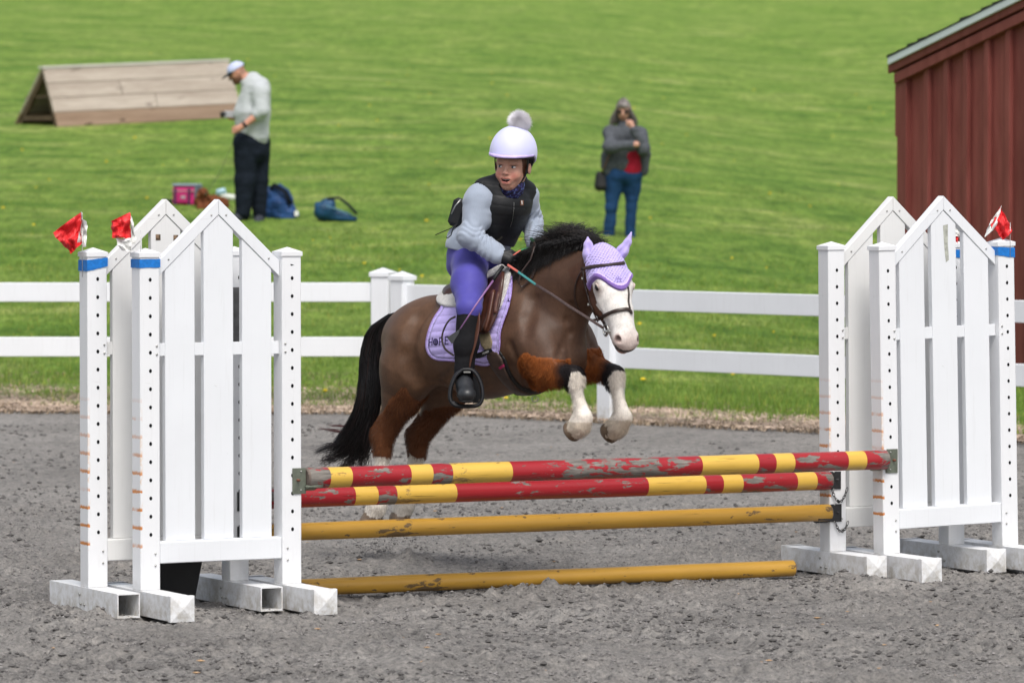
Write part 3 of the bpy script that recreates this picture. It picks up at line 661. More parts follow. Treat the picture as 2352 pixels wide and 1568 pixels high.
# flags: crumpled plastic on a thin wire, hung on a post top
def flag(P, tris, label, wire_top, wire_bot, lean=0, **k):
    root = empty('flag', P, label=label, cat='flag', group='red and white course flags')
    w = MB(); w.tube([(lean, 0, wire_top), (0, 0, wire_bot)], .0016, 5); w.build('wire', M['wire'], root)
    for (nm, mt, pts, seed, depth) in tris:
        # quad grid from four corners (x,z) with folds pushed through in y
        n = 14; (a, b_, c, d) = [Vector((p[0], 0, p[1])) for p in pts]; vs = []
        for i in range(n + 1):
            for j in range(n + 1):
                s, t = i / n, j / n; p = a.lerp(b_, s).lerp(d.lerp(c, s), t)
                q = mnoise.noise(Vector((s * 2.2 + seed, t * 2.6, seed * 3))) * depth + mnoise.noise(Vector((s * 6 + seed, t * 5, seed))) * depth * .3 + mnoise.noise(Vector((s * 13 + seed, t * 11, seed))) * depth * .12
                e = mnoise.noise(Vector((s * 3, t * 3, seed + 9))) * .007
                vs.append((p.x + e, q, p.z + e * .8))
        m = MB(); m.add(vs, [(i * (n + 1) + j, (i + 1) * (n + 1) + j, (i + 1) * (n + 1) + j + 1, i * (n + 1) + j + 1) for i in range(n) for j in range(n)], sm=False)
        o = m.build(nm, mt, root); md = o.modifiers.new('th', 'SOLIDIFY'); md.thickness = .0012
    return root
def fpt(px, py, ox, oy, s): return ((px - ox) / s, (oy - py) / s)
f1 = B0 + Vector((-.04, -.052, 1.53)) ; x0, y0 = proj(f1); s = 546
g = lambda a, b_: fpt(a, b_, x0, y0, s)
flag(f1, [('cloth', M['red_cloth'], [g(186, 487), g(187, 560), g(162, 583), g(122, 534)], 1.3, .05), ('cloth', M['white_cloth'], [g(187, 486), g(199, 515), g(198, 566), g(178, 560)], 4.1, .03)], 'crumpled red and white flag taped to the far left post, leaning left', .09, -.12)
f2 = A0 + Vector((-.015, -.052, 1.53)); x1, y1 = proj(f2); g = lambda a, b_: fpt(a, b_, x1, y1, s)
flag(f2, [('cloth', M['red_cloth'], [g(257, 507), g(298, 489), g(301, 547), g(257, 548)], 2.7, .035), ('cloth', M['white_cloth'], [g(266, 548), g(300, 546), g(303, 580), g(278, 574)], 7.7, .02), ('cloth', M['white_cloth'], [g(300, 494), g(305, 505), g(312, 560), g(302, 560)], 9.2, .02)], 'red over white flag taped to the second post from the left', .08, -.12)
s = 493; cr = C0 + DX * WL; f3 = cr + Vector((.01, -.05, 1.52)); x2, y2 = proj(f3); g = lambda a, b_: fpt(a, b_, x2, y2, s)
flag(f3, [('cloth', M['red_cloth'], [g(2299, 473), g(2326, 530), g(2304, 553), g(2275, 516)], 5.2, .035), ('cloth', M['white_cloth'], [g(2299, 474), g(2290, 520), g(2262, 545), g(2272, 515)], 3.4, .03)], 'red and white flag on the rightmost post by the barn', .10, -.06)
dr = D0 + DX * WL; f4 = dr + Vector((.0, -.03, 1.52)); x3, y3 = proj(f4); g = lambda a, b_: fpt(a, b_, x3, y3, s)
flag(f4, [('cloth', M['white_cloth'], [g(2192, 508), g(2207, 520), g(2204, 545), g(2188, 540)], 8.4, .02), ('cloth', M['red_cloth'], [g(2190, 540), g(2202, 545), g(2200, 556), g(2188, 556)], 6.4, .02)], 'mostly hidden white flag behind the front right standard', .06, -.05)

# ------------------------------------------------------------------ poles
def pole(P, Q, r, bands, label, mats, name='jump_pole', sag=0):
    d = (Q - P); L = d.length; n = 20
    # bands: list of (t_end, mat index)
    def t_of(px):
        lo, hi = 0., 1.
        for _ in range(40):
            mid = (lo + hi) / 2; x_, _y = proj(P + d * mid)
            if x_ < px: lo = mid
            else: hi = mid
        return lo
    ts = [0.] + [t_of(b_) if b_ > 1 else b_ for b_, _ in bands[:-1]] + [1.]; m = MB()
    rings = []; mi = []
    for k in range(len(ts) - 1):
        ns = max(1, int((ts[k + 1] - ts[k]) / .02)); 
        for q in range(ns): rings.append(ts[k] + (ts[k + 1] - ts[k]) * q / ns); mi.append(bands[k][1])
    rings.append(1.)
    vs = []
    for i, t in enumerate(rings):
        rr = r * (1 + .012 * math.sin(t * 23 + r * 900)) 
        for j in range(n):
            a = 6.28318 * j / n; wob = 1 + .01 * math.sin(3 * a + t * 9)
            vs.append((t * L, math.cos(a) * rr * wob, math.sin(a) * rr * wob - sag * 4 * t * (1 - t)))
    for i in range(len(rings) - 1): m.add([], []); 
    o = len(m.v); m.v += vs
    for i in range(len(rings) - 1):
        for j in range(n): m.f.append((i * n + j, i * n + (j + 1) % n, (i + 1) * n + (j + 1) % n, (i + 1) * n + j)); m.m.append(mi[i]); m.sm.append(True)
    for e, rg in ((0, 0), (1, len(rings) - 1)):
        base = rg * n; c0 = len(m.v); sg = -1 if e == 0 else 1
        for j in range(n): a = 6.28318 * j / n; m.v.append((rings[rg] * L + sg * .008, math.cos(a) * r * .84, math.sin(a) * r * .84))
        for j in range(n): m.f.append((base + j, base + (j + 1) % n, c0 + (j + 1) % n, c0 + j)); m.m.append(2); m.sm.append(True)
        m.f.append(tuple(c0 + j for j in range(n))); m.m.append(2); m.sm.append(False)
    yaw = math.atan2(d.y, d.x); pit = -math.atan2(d.z, math.hypot(d.x, d.y))
    return m.build(name, mats, None, loc=P, rot=(0, pit, yaw), label=label, cat='jump pole', group='wooden jump poles')
AR = A0 + DX * WL; BR = B0 + DX * WL
dAC = (C0 - AR).normalized()
RY = [M['pole_red'], M['pole_yellow'], M['pole_end']]
P1a = AR + dAC * .075 + DN * .035; P1a.z = .549; P1b = C0 - dAC * .045 + DN * .045; P1b.z = .536
pole(P1a, P1b, .0445, [(750, 0), (800, 1), (935, 0), (985, 1), (1030, 0), (1167, 1), (1603, 0), (1732, 1), (1772, 0), (1815, 1), (1938, 0), (1980, 1), (0, 0)], 'top red and yellow striped pole held between the two front standards', [M['pole_red_worn'], M['pole_yellow'], M['pole_end']])
dBD = (D0 - BR).normalized()
P2a = BR + dBD * .07 + DN * .03; P2a.z = .449; P2b = D0 - dBD * .05 + DN * .035; P2b.z = .432
pole(P2a, P2b, .0425, [(808, 0), (860, 1), (903, 0), (1040, 1), (1480, 0), (1612, 1), (1652, 0), (1697, 1), (1822, 0), (1867, 1), (0, 0)], 'lower red and yellow striped pole held between the two rear standards', RY)
OC = [M['pole_ochre'], M['pole_ochre'], M['pole_end']]
P3a = P2a.copy(); P3a.z = .303; P3b = P2b.copy(); P3b.z = .284
pole(P3a, P3b, .0385, [(0, 0)], 'plain yellow pole hanging under the striped poles', OC)
P4b = Vector(((1822 - 1176) / FOC * 20.85, 20.85, .037)); P4a = Vector((-1.02, 19.83, .036))
pole(P4a, P4b, .0375, [(0, 0)], 'plain yellow ground pole lying on the sand under the jump', OC, 'ground_pole')
# cups
def cup(P, yaw, side, mat, label, plate_h=.11, big=True):
    """local x along the pole away from the post (side=+1) ; plate on the post face, shelf under the pole"""
    root = empty('jump_cup', P, (0, 0, yaw), label=label, cat='jump cup', group='metal pole cups on the standards'); s = side
    m = MB(); x0, x1 = sorted((-.012 * s, .048 * s)); m.box(x0, x1, -.0035, .0, -plate_h * .55, plate_h * .45); m.build('face_plate', mat, root, bevel=.001)
    m = MB(); x0, x1 = sorted((.048 * s, .052 * s)); m.box(x0, x1, -.003, .07, -plate_h * .55, plate_h * .4); m.build('side_plate', mat, root, bevel=.001)
    # curved shelf
    m = MB(); n = 7; vs = []
    for i in range(n):
        a = R(-150 + 120 * i / (n - 1)); y = .035 + math.cos(a) * .047; z = math.sin(a) * .047 + .0
        vs += [(.052 * s, y, z), (.105 * s, y, z), (.105 * s, y + math.cos(a) * .004, z + math.sin(a) * .004), (.052 * s, y + math.cos(a) * .004, z + math.sin(a) * .004)]
    fs = []
    for i in range(n - 1):
        o = i * 4; fs += [(o, o + 1, o + 5, o + 4), (o + 1, o + 2, o + 6, o + 5), (o + 2, o + 3, o + 7, o + 6), (o + 3, o, o + 4, o + 7)]
    fs += [(0, 3, 2, 1), (n * 4 - 4, n * 4 - 3, n * 4 - 2, n * 4 - 1)]
    m.add(vs, fs); m.build('shelf', mat, root)
    m = MB(); m.tube([(.045 * s, -.012, -.032), (.125 * s, -.016, -.026)], .007, 6, flat=None); m.box(*(sorted((.05 * s, .12 * s))), -.022, -.010, -.034, -.028); m.build('lip', mat, root)
    m = MB(); m.tube([(.012 * s, -.02, -.002), (.012 * s, .09, -.002)], .0055, 8); m.build('pin', M['rust'] if big else M['cupblack'], root)
    m = MB()
    for zz in (.035, -.045): m.tube([(.028 * s, -.0035, zz), (.028 * s, -.006, zz)], .004, 6)
    m.build('rivets', M['steel'], root, kind='stuff')
    return root
cup(AR + DX * .012 - DN * -.0465 + Vector((0, 0, .545)), AX, 1, M['cup'], 'green steel cup holding the left end of the top striped pole')
cup(C0 + DX * .012 + DN * .0465 + Vector((0, 0, .535)), AX, -1, M['cup'], 'green steel cup holding the right end of the top striped pole')
c3 = cup(D0 + DX * -.002 + DN * .0465 + Vector((0, 0, .437)), AX, -1, M['cupblack'], 'black steel cup holding the lower striped pole, upper of the two', .082, False)
c4 = cup(D0 + DX * .002 + DN * .0465 + Vector((0, 0, .286)), AX, -1, M['cupblack'], 'black steel cup holding the plain yellow pole, lower of the two', .082, False)
cup(BR + DX * .0 + DN * .0465 + Vector((0, 0, .447)), AX, 1, M['cupblack'], 'black cup on the left rear standard holding the lower striped pole', .082, False)
cup(BR + DX * .0 + DN * .0465 + Vector((0, 0, .300)), AX, 1, M['cupblack'], 'black cup on the left rear standard holding the plain yellow pole', .082, False)
def chain(P, Q, drop, n, label_parent):
    for i in range(n):
        t = (i + .5) / n; q = lambda t: P.lerp(Q, t) + Vector((0, 0, -drop * 4 * t * (1 - t)))
        a = q(t - .5 / n); b_ = q(t + .5 / n); d = b_ - a; m = MB(); L = d.length * .72
        ax = d.normalized(); up_ = Vector((DN.x, DN.y, 0)) if i % 2 else ax.cross(Vector((DN.x, DN.y, 0)))
        sd = ax.cross(up_).normalized(); pts = []
        for k in range(11):
            g_ = 6.28318 * k / 10; pts.append((a + b_) / 2 + ax * (math.cos(g_) * L) + sd * (math.sin(g_) * .0055))
        root_inv = Matrix.Translation(label_parent.location) @ Matrix.Rotation(AX, 4, 'Z'); root_inv.invert()
        m.tube([root_inv @ p for p in pts], .0016, 5, caps=False); m.build('chain_link', M['cupblack'], label_parent)
base = D0 + DN * .056
chain(base + DX * -.045 + Vector((0, 0, .395)), base + DX * .04 + Vector((0, 0, .395)), .062, 12, c3)
chain(base + DX * -.025 + Vector((0, 0, .24)), base + DX * .045 + Vector((0, 0, .24)), .045, 10, c4)
# black tub under the left standards
m = MB(); cx = Vector(((400 - 1176) / FOC * 19.5, 19.50, .0)); ring = []
for z, hx, hy in ((0, .072, .07), (.206, .108, .10), (.206, .101, .093), (.01, .066, .065)):
    ring += [(-hx, -hy, z), (hx, -hy, z), (hx, hy, z), (-hx, hy, z)]
fs = [(3, 2, 1, 0)]
for k in range(3):
    for i in range(4): fs.append((k * 4 + i, k * 4 + (i + 1) % 4, k * 4 + 4 + (i + 1) % 4, k * 4 + 4 + i))
fs.append((12, 13, 14, 15)); m.add(ring, fs)
m.build('rubber_tub', M['black'], None, loc=cx, rot=(0, 0, R(12)), bevel=.004, label='black tapered tub on the sand under the left standards', cat='tub')
# ------------------------------------------------------------------ implicit surfaces
class Prim:
    __slots__ = ('a', 'b', 'ra', 'rb', 'k', 'q', 'tag', 'kind', 'ax', 'c', 'neg')
def cap(a, b, ra, rb, k=.03, q=1., tag=0, neg=False):
    """tapered limb from a to b; q squashes it along local y about its own axis"""
    p = Prim(); p.kind = 0; p.a = np.array(a, float); p.b = np.array(b, float); p.ra = ra; p.rb = rb; p.k = k; p.q = q; p.tag = tag; p.neg = neg; return p
def ell(c, r, axes=None, k=.03, tag=0, neg=False):
    p = Prim(); p.kind = 1; p.c = np.array(c, float); p.a = np.array(r, float); p.ax = np.eye(3) if axes is None else np.array([list(v) for v in axes], float); p.k = k; p.tag = tag; p.q = 1; p.neg = neg; return p
def pdist(p, X, Y, Z):
    if p.kind == 0:
        iq = 1 / p.q; a = p.a * [1, iq, 1]; b = p.b * [1, iq, 1]; d = b - a; l2 = float(d @ d) + 1e-12
        x, y, z = X - a[0], Y * iq - a[1], Z - a[2]
        t = np.clip((x * d[0] + y * d[1] + z * d[2]) / l2, 0, 1)
        return (np.sqrt((x - t * d[0]) ** 2 + (y - t * d[1]) ** 2 + (z - t * d[2]) ** 2) - (p.ra + (p.rb - p.ra) * t)) * min(1., p.q ** .5)
    x, y, z = X - p.c[0], Y - p.c[1], Z - p.c[2]; A = p.ax; r = p.a
    u = (x * A[0][0] + y * A[0][1] + z * A[0][2]); v = (x * A[1][0] + y * A[1][1] + z * A[1][2]); w = (x * A[2][0] + y * A[2][1] + z * A[2][2])
    k0 = np.sqrt((u / r[0]) ** 2 + (v / r[1]) ** 2 + (w / r[2]) ** 2) + 1e-9; k1 = np.sqrt((u / r[0] ** 2) ** 2 + (v / r[1] ** 2) ** 2 + (w / r[2] ** 2) ** 2) + 1e-9
    return k0 * (k0 - 1) / k1
def pbox(p):
    if p.kind == 0: m = max(p.ra, p.rb); lo = np.minimum(p.a, p.b) - m; hi = np.maximum(p.a, p.b) + m
    else: m = max(p.a); lo = p.c - m; hi = p.c + m
    e = p.k + .02; return lo - e, hi + e
def smin(a, b, k):
    h = np.clip(.5 + .5 * (b - a) / k, 0, 1); return b + (a - b) * h - k * h * (1 - h)
class Grid:
    def __init__(s, lo, hi, res):
        s.lo = np.array(lo, float); s.res = res; n = np.ceil((np.array(hi) - s.lo) / res).astype(int) + 1; s.n = n
        s.ax = [s.lo[i] + res * np.arange(n[i]) for i in range(3)]
    def mesh(s): return np.meshgrid(*s.ax, indexing='ij', sparse=True)
    def field(s, prims):
        F = np.full(tuple(s.n), .5, dtype=np.float32)
        for p in prims:
            lo, hi = pbox(p); i0 = np.maximum(((lo - s.lo) / s.res).astype(int), 0); i1 = np.minimum(((hi - s.lo) / s.res).astype(int) + 2, s.n)
            if (i1 <= i0).any(): continue
            sl = tuple(slice(a, b) for a, b in zip(i0, i1)); X, Y, Z = np.meshgrid(*[s.ax[i][i0[i]:i1[i]].astype(np.float32) for i in range(3)], indexing='ij', sparse=True)
            d = pdist(p, X, Y, Z).astype(np.float32)
            F[sl] = -smin(-F[sl], d, p.k) if p.neg else smin(F[sl], d, p.k)
        return F
def nets(F, g):
    """naive surface nets, vectorised"""
    n = np.array(F.shape); ins = F < 0; c = n - 1
    acc = np.zeros(tuple(c) + (3,), np.float32); cnt = np.zeros(tuple(c), np.float32)
    sub = lambda A, o: A[o[0]:o[0] + c[0], o[1]:o[1] + c[1], o[2]:o[2] + c[2]]
    s8 = sum(sub(ins, (i, j, k)).astype(np.int8) for i in (0, 1) for j in (0, 1) for k in (0, 1)); act = (s8 > 0) & (s8 < 8)
    I = np.argwhere(act); ii, jj, kk = I.T; P = np.zeros((len(I), 3)); ct = np.zeros(len(I))
    for ax in range(3):
        o1, o2 = [x for x in range(3) if x != ax]
        for u in (0, 1):
            for v in (0, 1):
                a = [0, 0, 0]; a[o1] = u; a[o2] = v; b = list(a); b[ax] = 1
                fa = F[ii + a[0], jj + a[1], kk + a[2]]; fb = F[ii + b[0], jj + b[1], kk + b[2]]
                x = (fa < 0) != (fb < 0); t = np.where(x, fa / np.where(x, fa - fb, 1), 0); q = np.zeros((len(I), 3)); q[:] = a; q[:, ax] = t
                P += q * x[:, None]; ct += x
    P /= ct[:, None]; V = (I + P) * g.res + g.lo
    idx = -np.ones(tuple(c), np.int64); idx[ii, jj, kk] = np.arange(len(I)); Q = []
    for ax in range(3):
        o1, o2 = [(1, 2), (2, 0), (0, 1)][ax]
        a = [slice(None)] * 3; b = [slice(None)] * 3; a[ax] = slice(0, -1); b[ax] = slice(1, None)
        x = ins[tuple(a)] != ins[tuple(b)]; E = np.argwhere(x); e = E[(E[:, o1] > 0) & (E[:, o2] > 0) & (E[:, o1] < c[o1]) & (E[:, o2] < c[o2])]
        s = ins[tuple(e.T)]
        def at(d1, d2): q = e.copy(); q[:, o1] -= d1; q[:, o2] -= d2; return idx[tuple(q.T)]
        f = np.stack([at(1, 1), at(0, 1), at(0, 0), at(1, 0)], 1); f[~s] = f[~s][:, ::-1]; Q.append(f)
    return V, np.concatenate(Q)
def sdf_mesh(name, prims, res, mat, parent=None, color=None, post=None, pad=.03, box=None, loc=None, keep=False, **k):
    if box is None:
        bs = [pbox(p) for p in prims if not p.neg]; lo = np.min([b[0] + p_.k for b, p_ in zip(bs, [p for p in prims if not p.neg])], 0) - pad; hi = np.max([b[1] - p_.k for b, p_ in zip(bs, [p for p in prims if not p.neg])], 0) + pad
    else: lo, hi = box
    g = Grid(lo, hi, res); F = g.field(prims)
    if post: F = post(F, g)
    for a in range(3):
        sl = [slice(None)] * 3
        for e in (0, -1): sl[a] = e; F[tuple(sl)] = np.maximum(F[tuple(sl)], .01)
    V, Q = nets(F, g); me = np_mesh(name, V, Q)
    if color is not None: set_col(me, color(V))
    o = link(name, me, mat, parent, loc, **k)
    return (o, V, Q) if keep else o
def nearest_tag(prims, V):
    best = np.full(len(V), 9.); tag = np.zeros(len(V), int)
    for p in prims:
        if p.neg: continue
        d = pdist(p, V[:, 0], V[:, 1], V[:, 2]); w = d < best; best[w] = d[w]; tag[w] = p.tag
    return tag
def n3(V, f, seed=0):
    """cheap lattice noise for arrays of points"""
    return (vnoise(V[:, 0] * f + seed, V[:, 2] * f + seed, 1 + seed) + vnoise(V[:, 1] * f, V[:, 2] * f + 7, 2 + seed) + vnoise(V[:, 0] * f + 3, V[:, 1] * f, 3 + seed)) / 3
def colmat(name, rough=.6, spec=.3, var=.12, scale=80, bmp=.2, bscale=300, bdist=.002, sheen=0, aniso=(1, 1, 1)):
    m, nt, b = newmat(name, rough, spec); at = N(nt, 'ShaderNodeAttribute', attribute_name='Col'); v = coords(nt, aniso)
    f = noise(nt, v, scale, 4, .65); c = mix(nt, 1., at.outputs['Color'], ramp(nt, f, [(.25, (1 - var,) * 3), (.75, (1 + var,) * 3)]), 'MULTIPLY')
    nt.links.new(c, b.inputs['Base Color']); bump(nt, b, noise(nt, v, bscale, 4, .6), bmp, bdist)
    b.inputs['Sheen Weight'].default_value = sheen; b.inputs['Sheen Roughness'].default_value = .4
    return m

# ------------------------------------------------------------------ the pony: own frame, x forward, y = its left... here +y is its right side (towards the camera)
TH = R(44); HX = np.array([math.cos(TH), -math.sin(TH)]); HY = np.array([-math.sin(TH), -math.cos(TH)])
ANC = np.array([(1130 - 1176) / FOC * 21.0, 21.0])
def h(px, py, v=0.):
    """point of the plane at lateral offset v seen at (px,py), in pony coordinates"""
    r = ray(px, py); o = ANC + HY * v
    # solve r.xy*t = o + HX*u
    A = np.array([[r.x, -HX[0]], [r.y, -HX[1]]]); t, u = np.linalg.solve(A, o); return np.array([u, v, CAMH + r.z * t])
def toL(P): P = np.asarray(P, float); d = P[..., :2] - ANC; return np.stack([d @ HX, d @ HY, P[..., 2]], -1)
def toW(L): L = np.asarray(L, float); q = ANC + L[..., 0:1] * HX + L[..., 1:2] * HY; return np.concatenate([q, L[..., 2:3]], -1)
mir = lambda p: np.array([p[0], -p[1], p[2]])
# the pony frame is left-handed if built from (HX,HY,Z); store meshes in world axes about ANC instead
PONY_LOC = Vector((ANC[0], ANC[1], 0))
def to_obj(L): w = toW(L); w[..., 0] -= ANC[0]; w[..., 1] -= ANC[1]; return w
TRUNK, FORE, KNEE, CAN, HOOF, GASK, HEAD, HOCK = range(8)
HP = []; add = HP.append
add(cap(h(1000, 782), h(1115, 792), .198, .238, .05, .98, TRUNK)); add(cap(h(1115, 792), h(1225, 785), .238, .225, .05, .92, TRUNK))
add(cap(h(1150, 692), h(1225, 672), .125, .13, .08, .55, TRUNK)); add(cap(h(1010, 750), h(1130, 752), .125, .13, .08, .9, TRUNK))
add(ell(h(968, 784), (.20, .18, .18), None, .06, TRUNK))
hn = h(962, 800, .10); 
for m_ in (lambda p: p, mir):
    add(cap(m_(hn), m_(h(938, 850, .115)), .160, .138, .05, .8, TRUNK)); add(cap(m_(h(938, 850, .115)), m_(h(922, 905, .12)), .142, .102, .05, .85, TRUNK))
    add(cap(m_(h(1192, 690, .07)), m_(h(1232, 795, .115)), .10, .115, .06, .8, TRUNK))
    add(cap(m_(h(1232, 795, .115)), m_(h(1255, 832, .12)), .11, .095, .05, .85, TRUNK))
add(cap(h(1280, 770), h(1292, 815), .135, .11, .06, .95, TRUNK))
add(cap(h(1205, 715), h(1292, 652), .185, .150, .08, .56, TRUNK)); add(cap(h(1292, 652), h(1360, 600), .158, .108, .06, .60, TRUNK)); add(cap(h(1285, 745), h(1325, 665), .125, .095, .07, .65, TRUNK))
# near hind
def hind(pts, s=1):
    hk, cn, ft, hf0, hf1, g0 = pts
    add(cap(g0, hk, .079, .043, .035, .8, GASK)); ph = hk + np.array([-.035, 0, .03]); add(cap(g0 + np.array([-.05, 0, -.05]), ph, .040, .026, .04, .8, GASK)); add(cap(ph, hk + np.array([-.02, 0, -.05]), .028, .026, .03, .8, GASK))
    add(cap(hk, hk + np.array([0.0, 0, -.06]), .046, .037, .03, .85, HOCK)); add(cap(hk + np.array([0, 0, -.05]), cn, .036, .033, .02, .85, CAN)); add(cap(cn, ft, .032, .042, .02, .9, CAN)); add(cap(ft, hf0, .042, .040, .02, .95, CAN)); hm_ = hf0 + (hf1 - hf0) * .55; add(cap(hf0, hm_, .042, .046, .012, .95, CAN)); add(cap(hm_, hf1, .046, .052, .008, .95, HOOF))
hind([h(880, 1008, .12), h(873, 1100, .12), h(866, 1160, .12), h(858, 1180, .12), h(850, 1198, .12), h(921, 915, .12)])
hind([h(960, 1010, -.12), h(945, 1095, -.12), h(930, 1158, -.12), h(924, 1172, -.12), h(918, 1190, -.12), h(1030, 900, -.12)])
add(cap(mir(hn), h(1035, 885, -.12), .13, .105, .05, .8, TRUNK))
# forelegs
SOLES = []
def fore(e, k_, f, p0, p1, r0=.08):
    add(cap(e, k_, r0 - .008, .041, .03, .85, FORE)); add(cap(k_ + (k_ - e) * .03, k_ + (f - k_) * .18, .045, .038, .02, .95, KNEE)); add(cap(k_ + (f - k_) * .18, f + (k_ - f) * .25, .031, .026, .02, .9, CAN)); add(cap(f + (k_ - f) * .25, f, .027, .038, .02, .9, CAN))
    add(cap(f, p0, .039, .043, .02, .95, CAN)); pm_ = p0 + (p1 - p0) * .62; add(cap(p0, pm_, .045, .046, .02, .95, CAN)); add(cap(pm_ , p1, .045, .050, .006, .95, HOOF))
    add(cap(f, f + np.array([-.035, 0, -.005]), .03, .018, .02, .8, CAN))
    dh = (p1 - p0); dh /= np.linalg.norm(dh); add(ell(p1 + dh * (.010 + .25), (.25, .25, .25), None, .006, HOOF, True)); SOLES.append((p1 + dh * .006, dh))
fore(h(1238, 853, .13), h(1316, 862, .125), h(1339, 957, .125), h(1333, 976, .125), h(1314, 990, .125), .084)
fore(h(1338, 832, -.12), h(1408, 860, -.12), h(1430, 957, -.12), h(1419, 978, -.12), h(1399, 994, -.12), .076)
# head
HO = toL(Wd(1386, 606, 20.45)); hd = np.array([.100, -.225, -.362]); hd /= np.linalg.norm(hd)
hh = np.array([.414, -.91, 0]); hl = np.array([-.91, -.414, 0]); 
def vL(v): return np.array([v[0] * HX[0] + v[1] * HX[1], v[0] * HY[0] + v[1] * HY[1], v[2]])
ha = vL(hd); hlat = vL(hl); hlat -= ha * (hlat @ ha); hlat /= np.linalg.norm(hlat); hn_ = np.cross(hlat, ha); hn_ = hn_ if hn_[2] > 0 else -hn_; hn_ /= np.linalg.norm(hn_)
def K(a, l=0., n=0.): return HO + ha * a + hlat * l + hn_ * n
AXH = (ha, hlat, hn_)
add(ell(K(.045, 0, .0), (.13, .084, .088), AXH, .03, HEAD))
add(ell(K(.13, 0, .020), (.13, .086, .066), AXH, .03, HEAD))
add(cap(K(.12, 0, .018), K(.27, 0, .022), .074, .056, .03, 1, HEAD)); add(cap(K(.27, 0, .022), K(.385, 0, .006), .056, .053, .03, 1, HEAD))
add(ell(K(.405, 0, .0), (.058, .060, .052), AXH, .02, HEAD))
for s_ in (1, -1):
    add(ell(K(.13, .046 * s_, -.052), (.105, .034, .070), AXH, .03, HEAD)); add(cap(K(.19, .03 * s_, -.055), K(.36, .015 * s_, -.036), .042, .026, .03, 1, HEAD))
    add(ell(K(.150, .070 * s_, .032), (.032, .018, .026), AXH, .015, HEAD)); add(cap(K(.10, .066 * s_, .055), K(.155, .068 * s_, .055), .016, .014, .02, 1, HEAD))
    add(cap(K(.20, .062 * s_, .0), K(.27, .05 * s_, -.002), .016, .008, .02, 1, HEAD))
    add(ell(K(.412, .040 * s_, .022), (.030, .018, .022), AXH, .015, HEAD)); add(ell(K(.420, .052 * s_, .030), (.019, .016, .012), AXH, .006, HEAD, True))
add(ell(K(.415, 0, -.040), (.034, .034, .026), AXH, .012, HEAD)); add(cap(K(.445, -.05, -.028), K(.445, .05, -.028), .0045, .0045, .008, 1, HEAD, True)); add(cap(K(.445, .05, -.028), K(.37, .055, -.036), .0045, .003, .008, 1, HEAD, True))
add(cap(K(.02, 0, -.04), h(1345, 640), .085, .12, .06, .7, TRUNK))
# soft muscle modelling
for m_ in (lambda p: p, mir):
    add(cap(m_(h(1222, 870, .17)), m_(h(1120, 918, .20)), .010, .010, .05, 1, TRUNK, True))
    add(ell(m_(h(1262, 822, .11)), (.045, .04, .07), None, .04, TRUNK))
    add(ell(m_(h(1285, 815, .07)), (.035, .03, .045), None, .03))
pass
g = Grid((-.78, -.30, .12), (1.10, .42, 1.50), .0068)
FH = g.field(HP); VH, QH = nets(FH, g)
_bv = BVHTree.FromPolygons([tuple(v) for v in toW(VH)], [tuple(q) for q in QH])
def crease(pts, r, off, k):
    global FH
    L_ = []
    for p in pts:
        rr = ray(*p).normalized(); loc, nr, i_, d_ = _bv.ray_cast(Vector((0, 0, CAMH)), rr)
        if loc is None: continue
        if nr.dot(rr) > 0: nr = -nr
        L_.append(toL(np.array(loc + nr * off)))
    for a, b_ in zip(L_[:-1], L_[1:]):
        for m_ in (lambda p: p, mir):
            p_ = cap(m_(a), m_(b_), r, r, k, 1, 0, True); lo, hi = pbox(p_); i0 = np.maximum(((lo - g.lo) / g.res).astype(int), 0); i1 = np.minimum(((hi - g.lo) / g.res).astype(int) + 2, g.n)
            if (i1 <= i0).any(): continue
            sl = tuple(slice(u, v) for u, v in zip(i0, i1)); X, Y, Z = np.meshgrid(*[g.ax[i][i0[i]:i1[i]].astype(np.float32) for i in range(3)], indexing='ij', sparse=True)
            FH[sl] = -smin(-FH[sl], pdist(p_, X, Y, Z).astype(np.float32), k)
crease([(985, 712), (962, 730), (944, 762), (938, 815), (946, 850), (958, 872)], .020, .012, .055)
crease([(1312, 700), (1303, 736), (1308, 765), (1290, 800), (1282, 818)], .010, .006, .022)
crease([(1304, 780), (1306, 826)], .008, .004, .018)
crease([(1172, 792), (1190, 830), (1205, 865), (1222, 895)], .012, .007, .03)
crease([(1225, 690), (1212, 730), (1208, 770)], .016, .012, .045)
crease([(1040, 850), (1010, 880), (985, 876)], .012, .008, .03)
VH, QH = nets(FH, g)
def PX(L): return proj(toW(L))
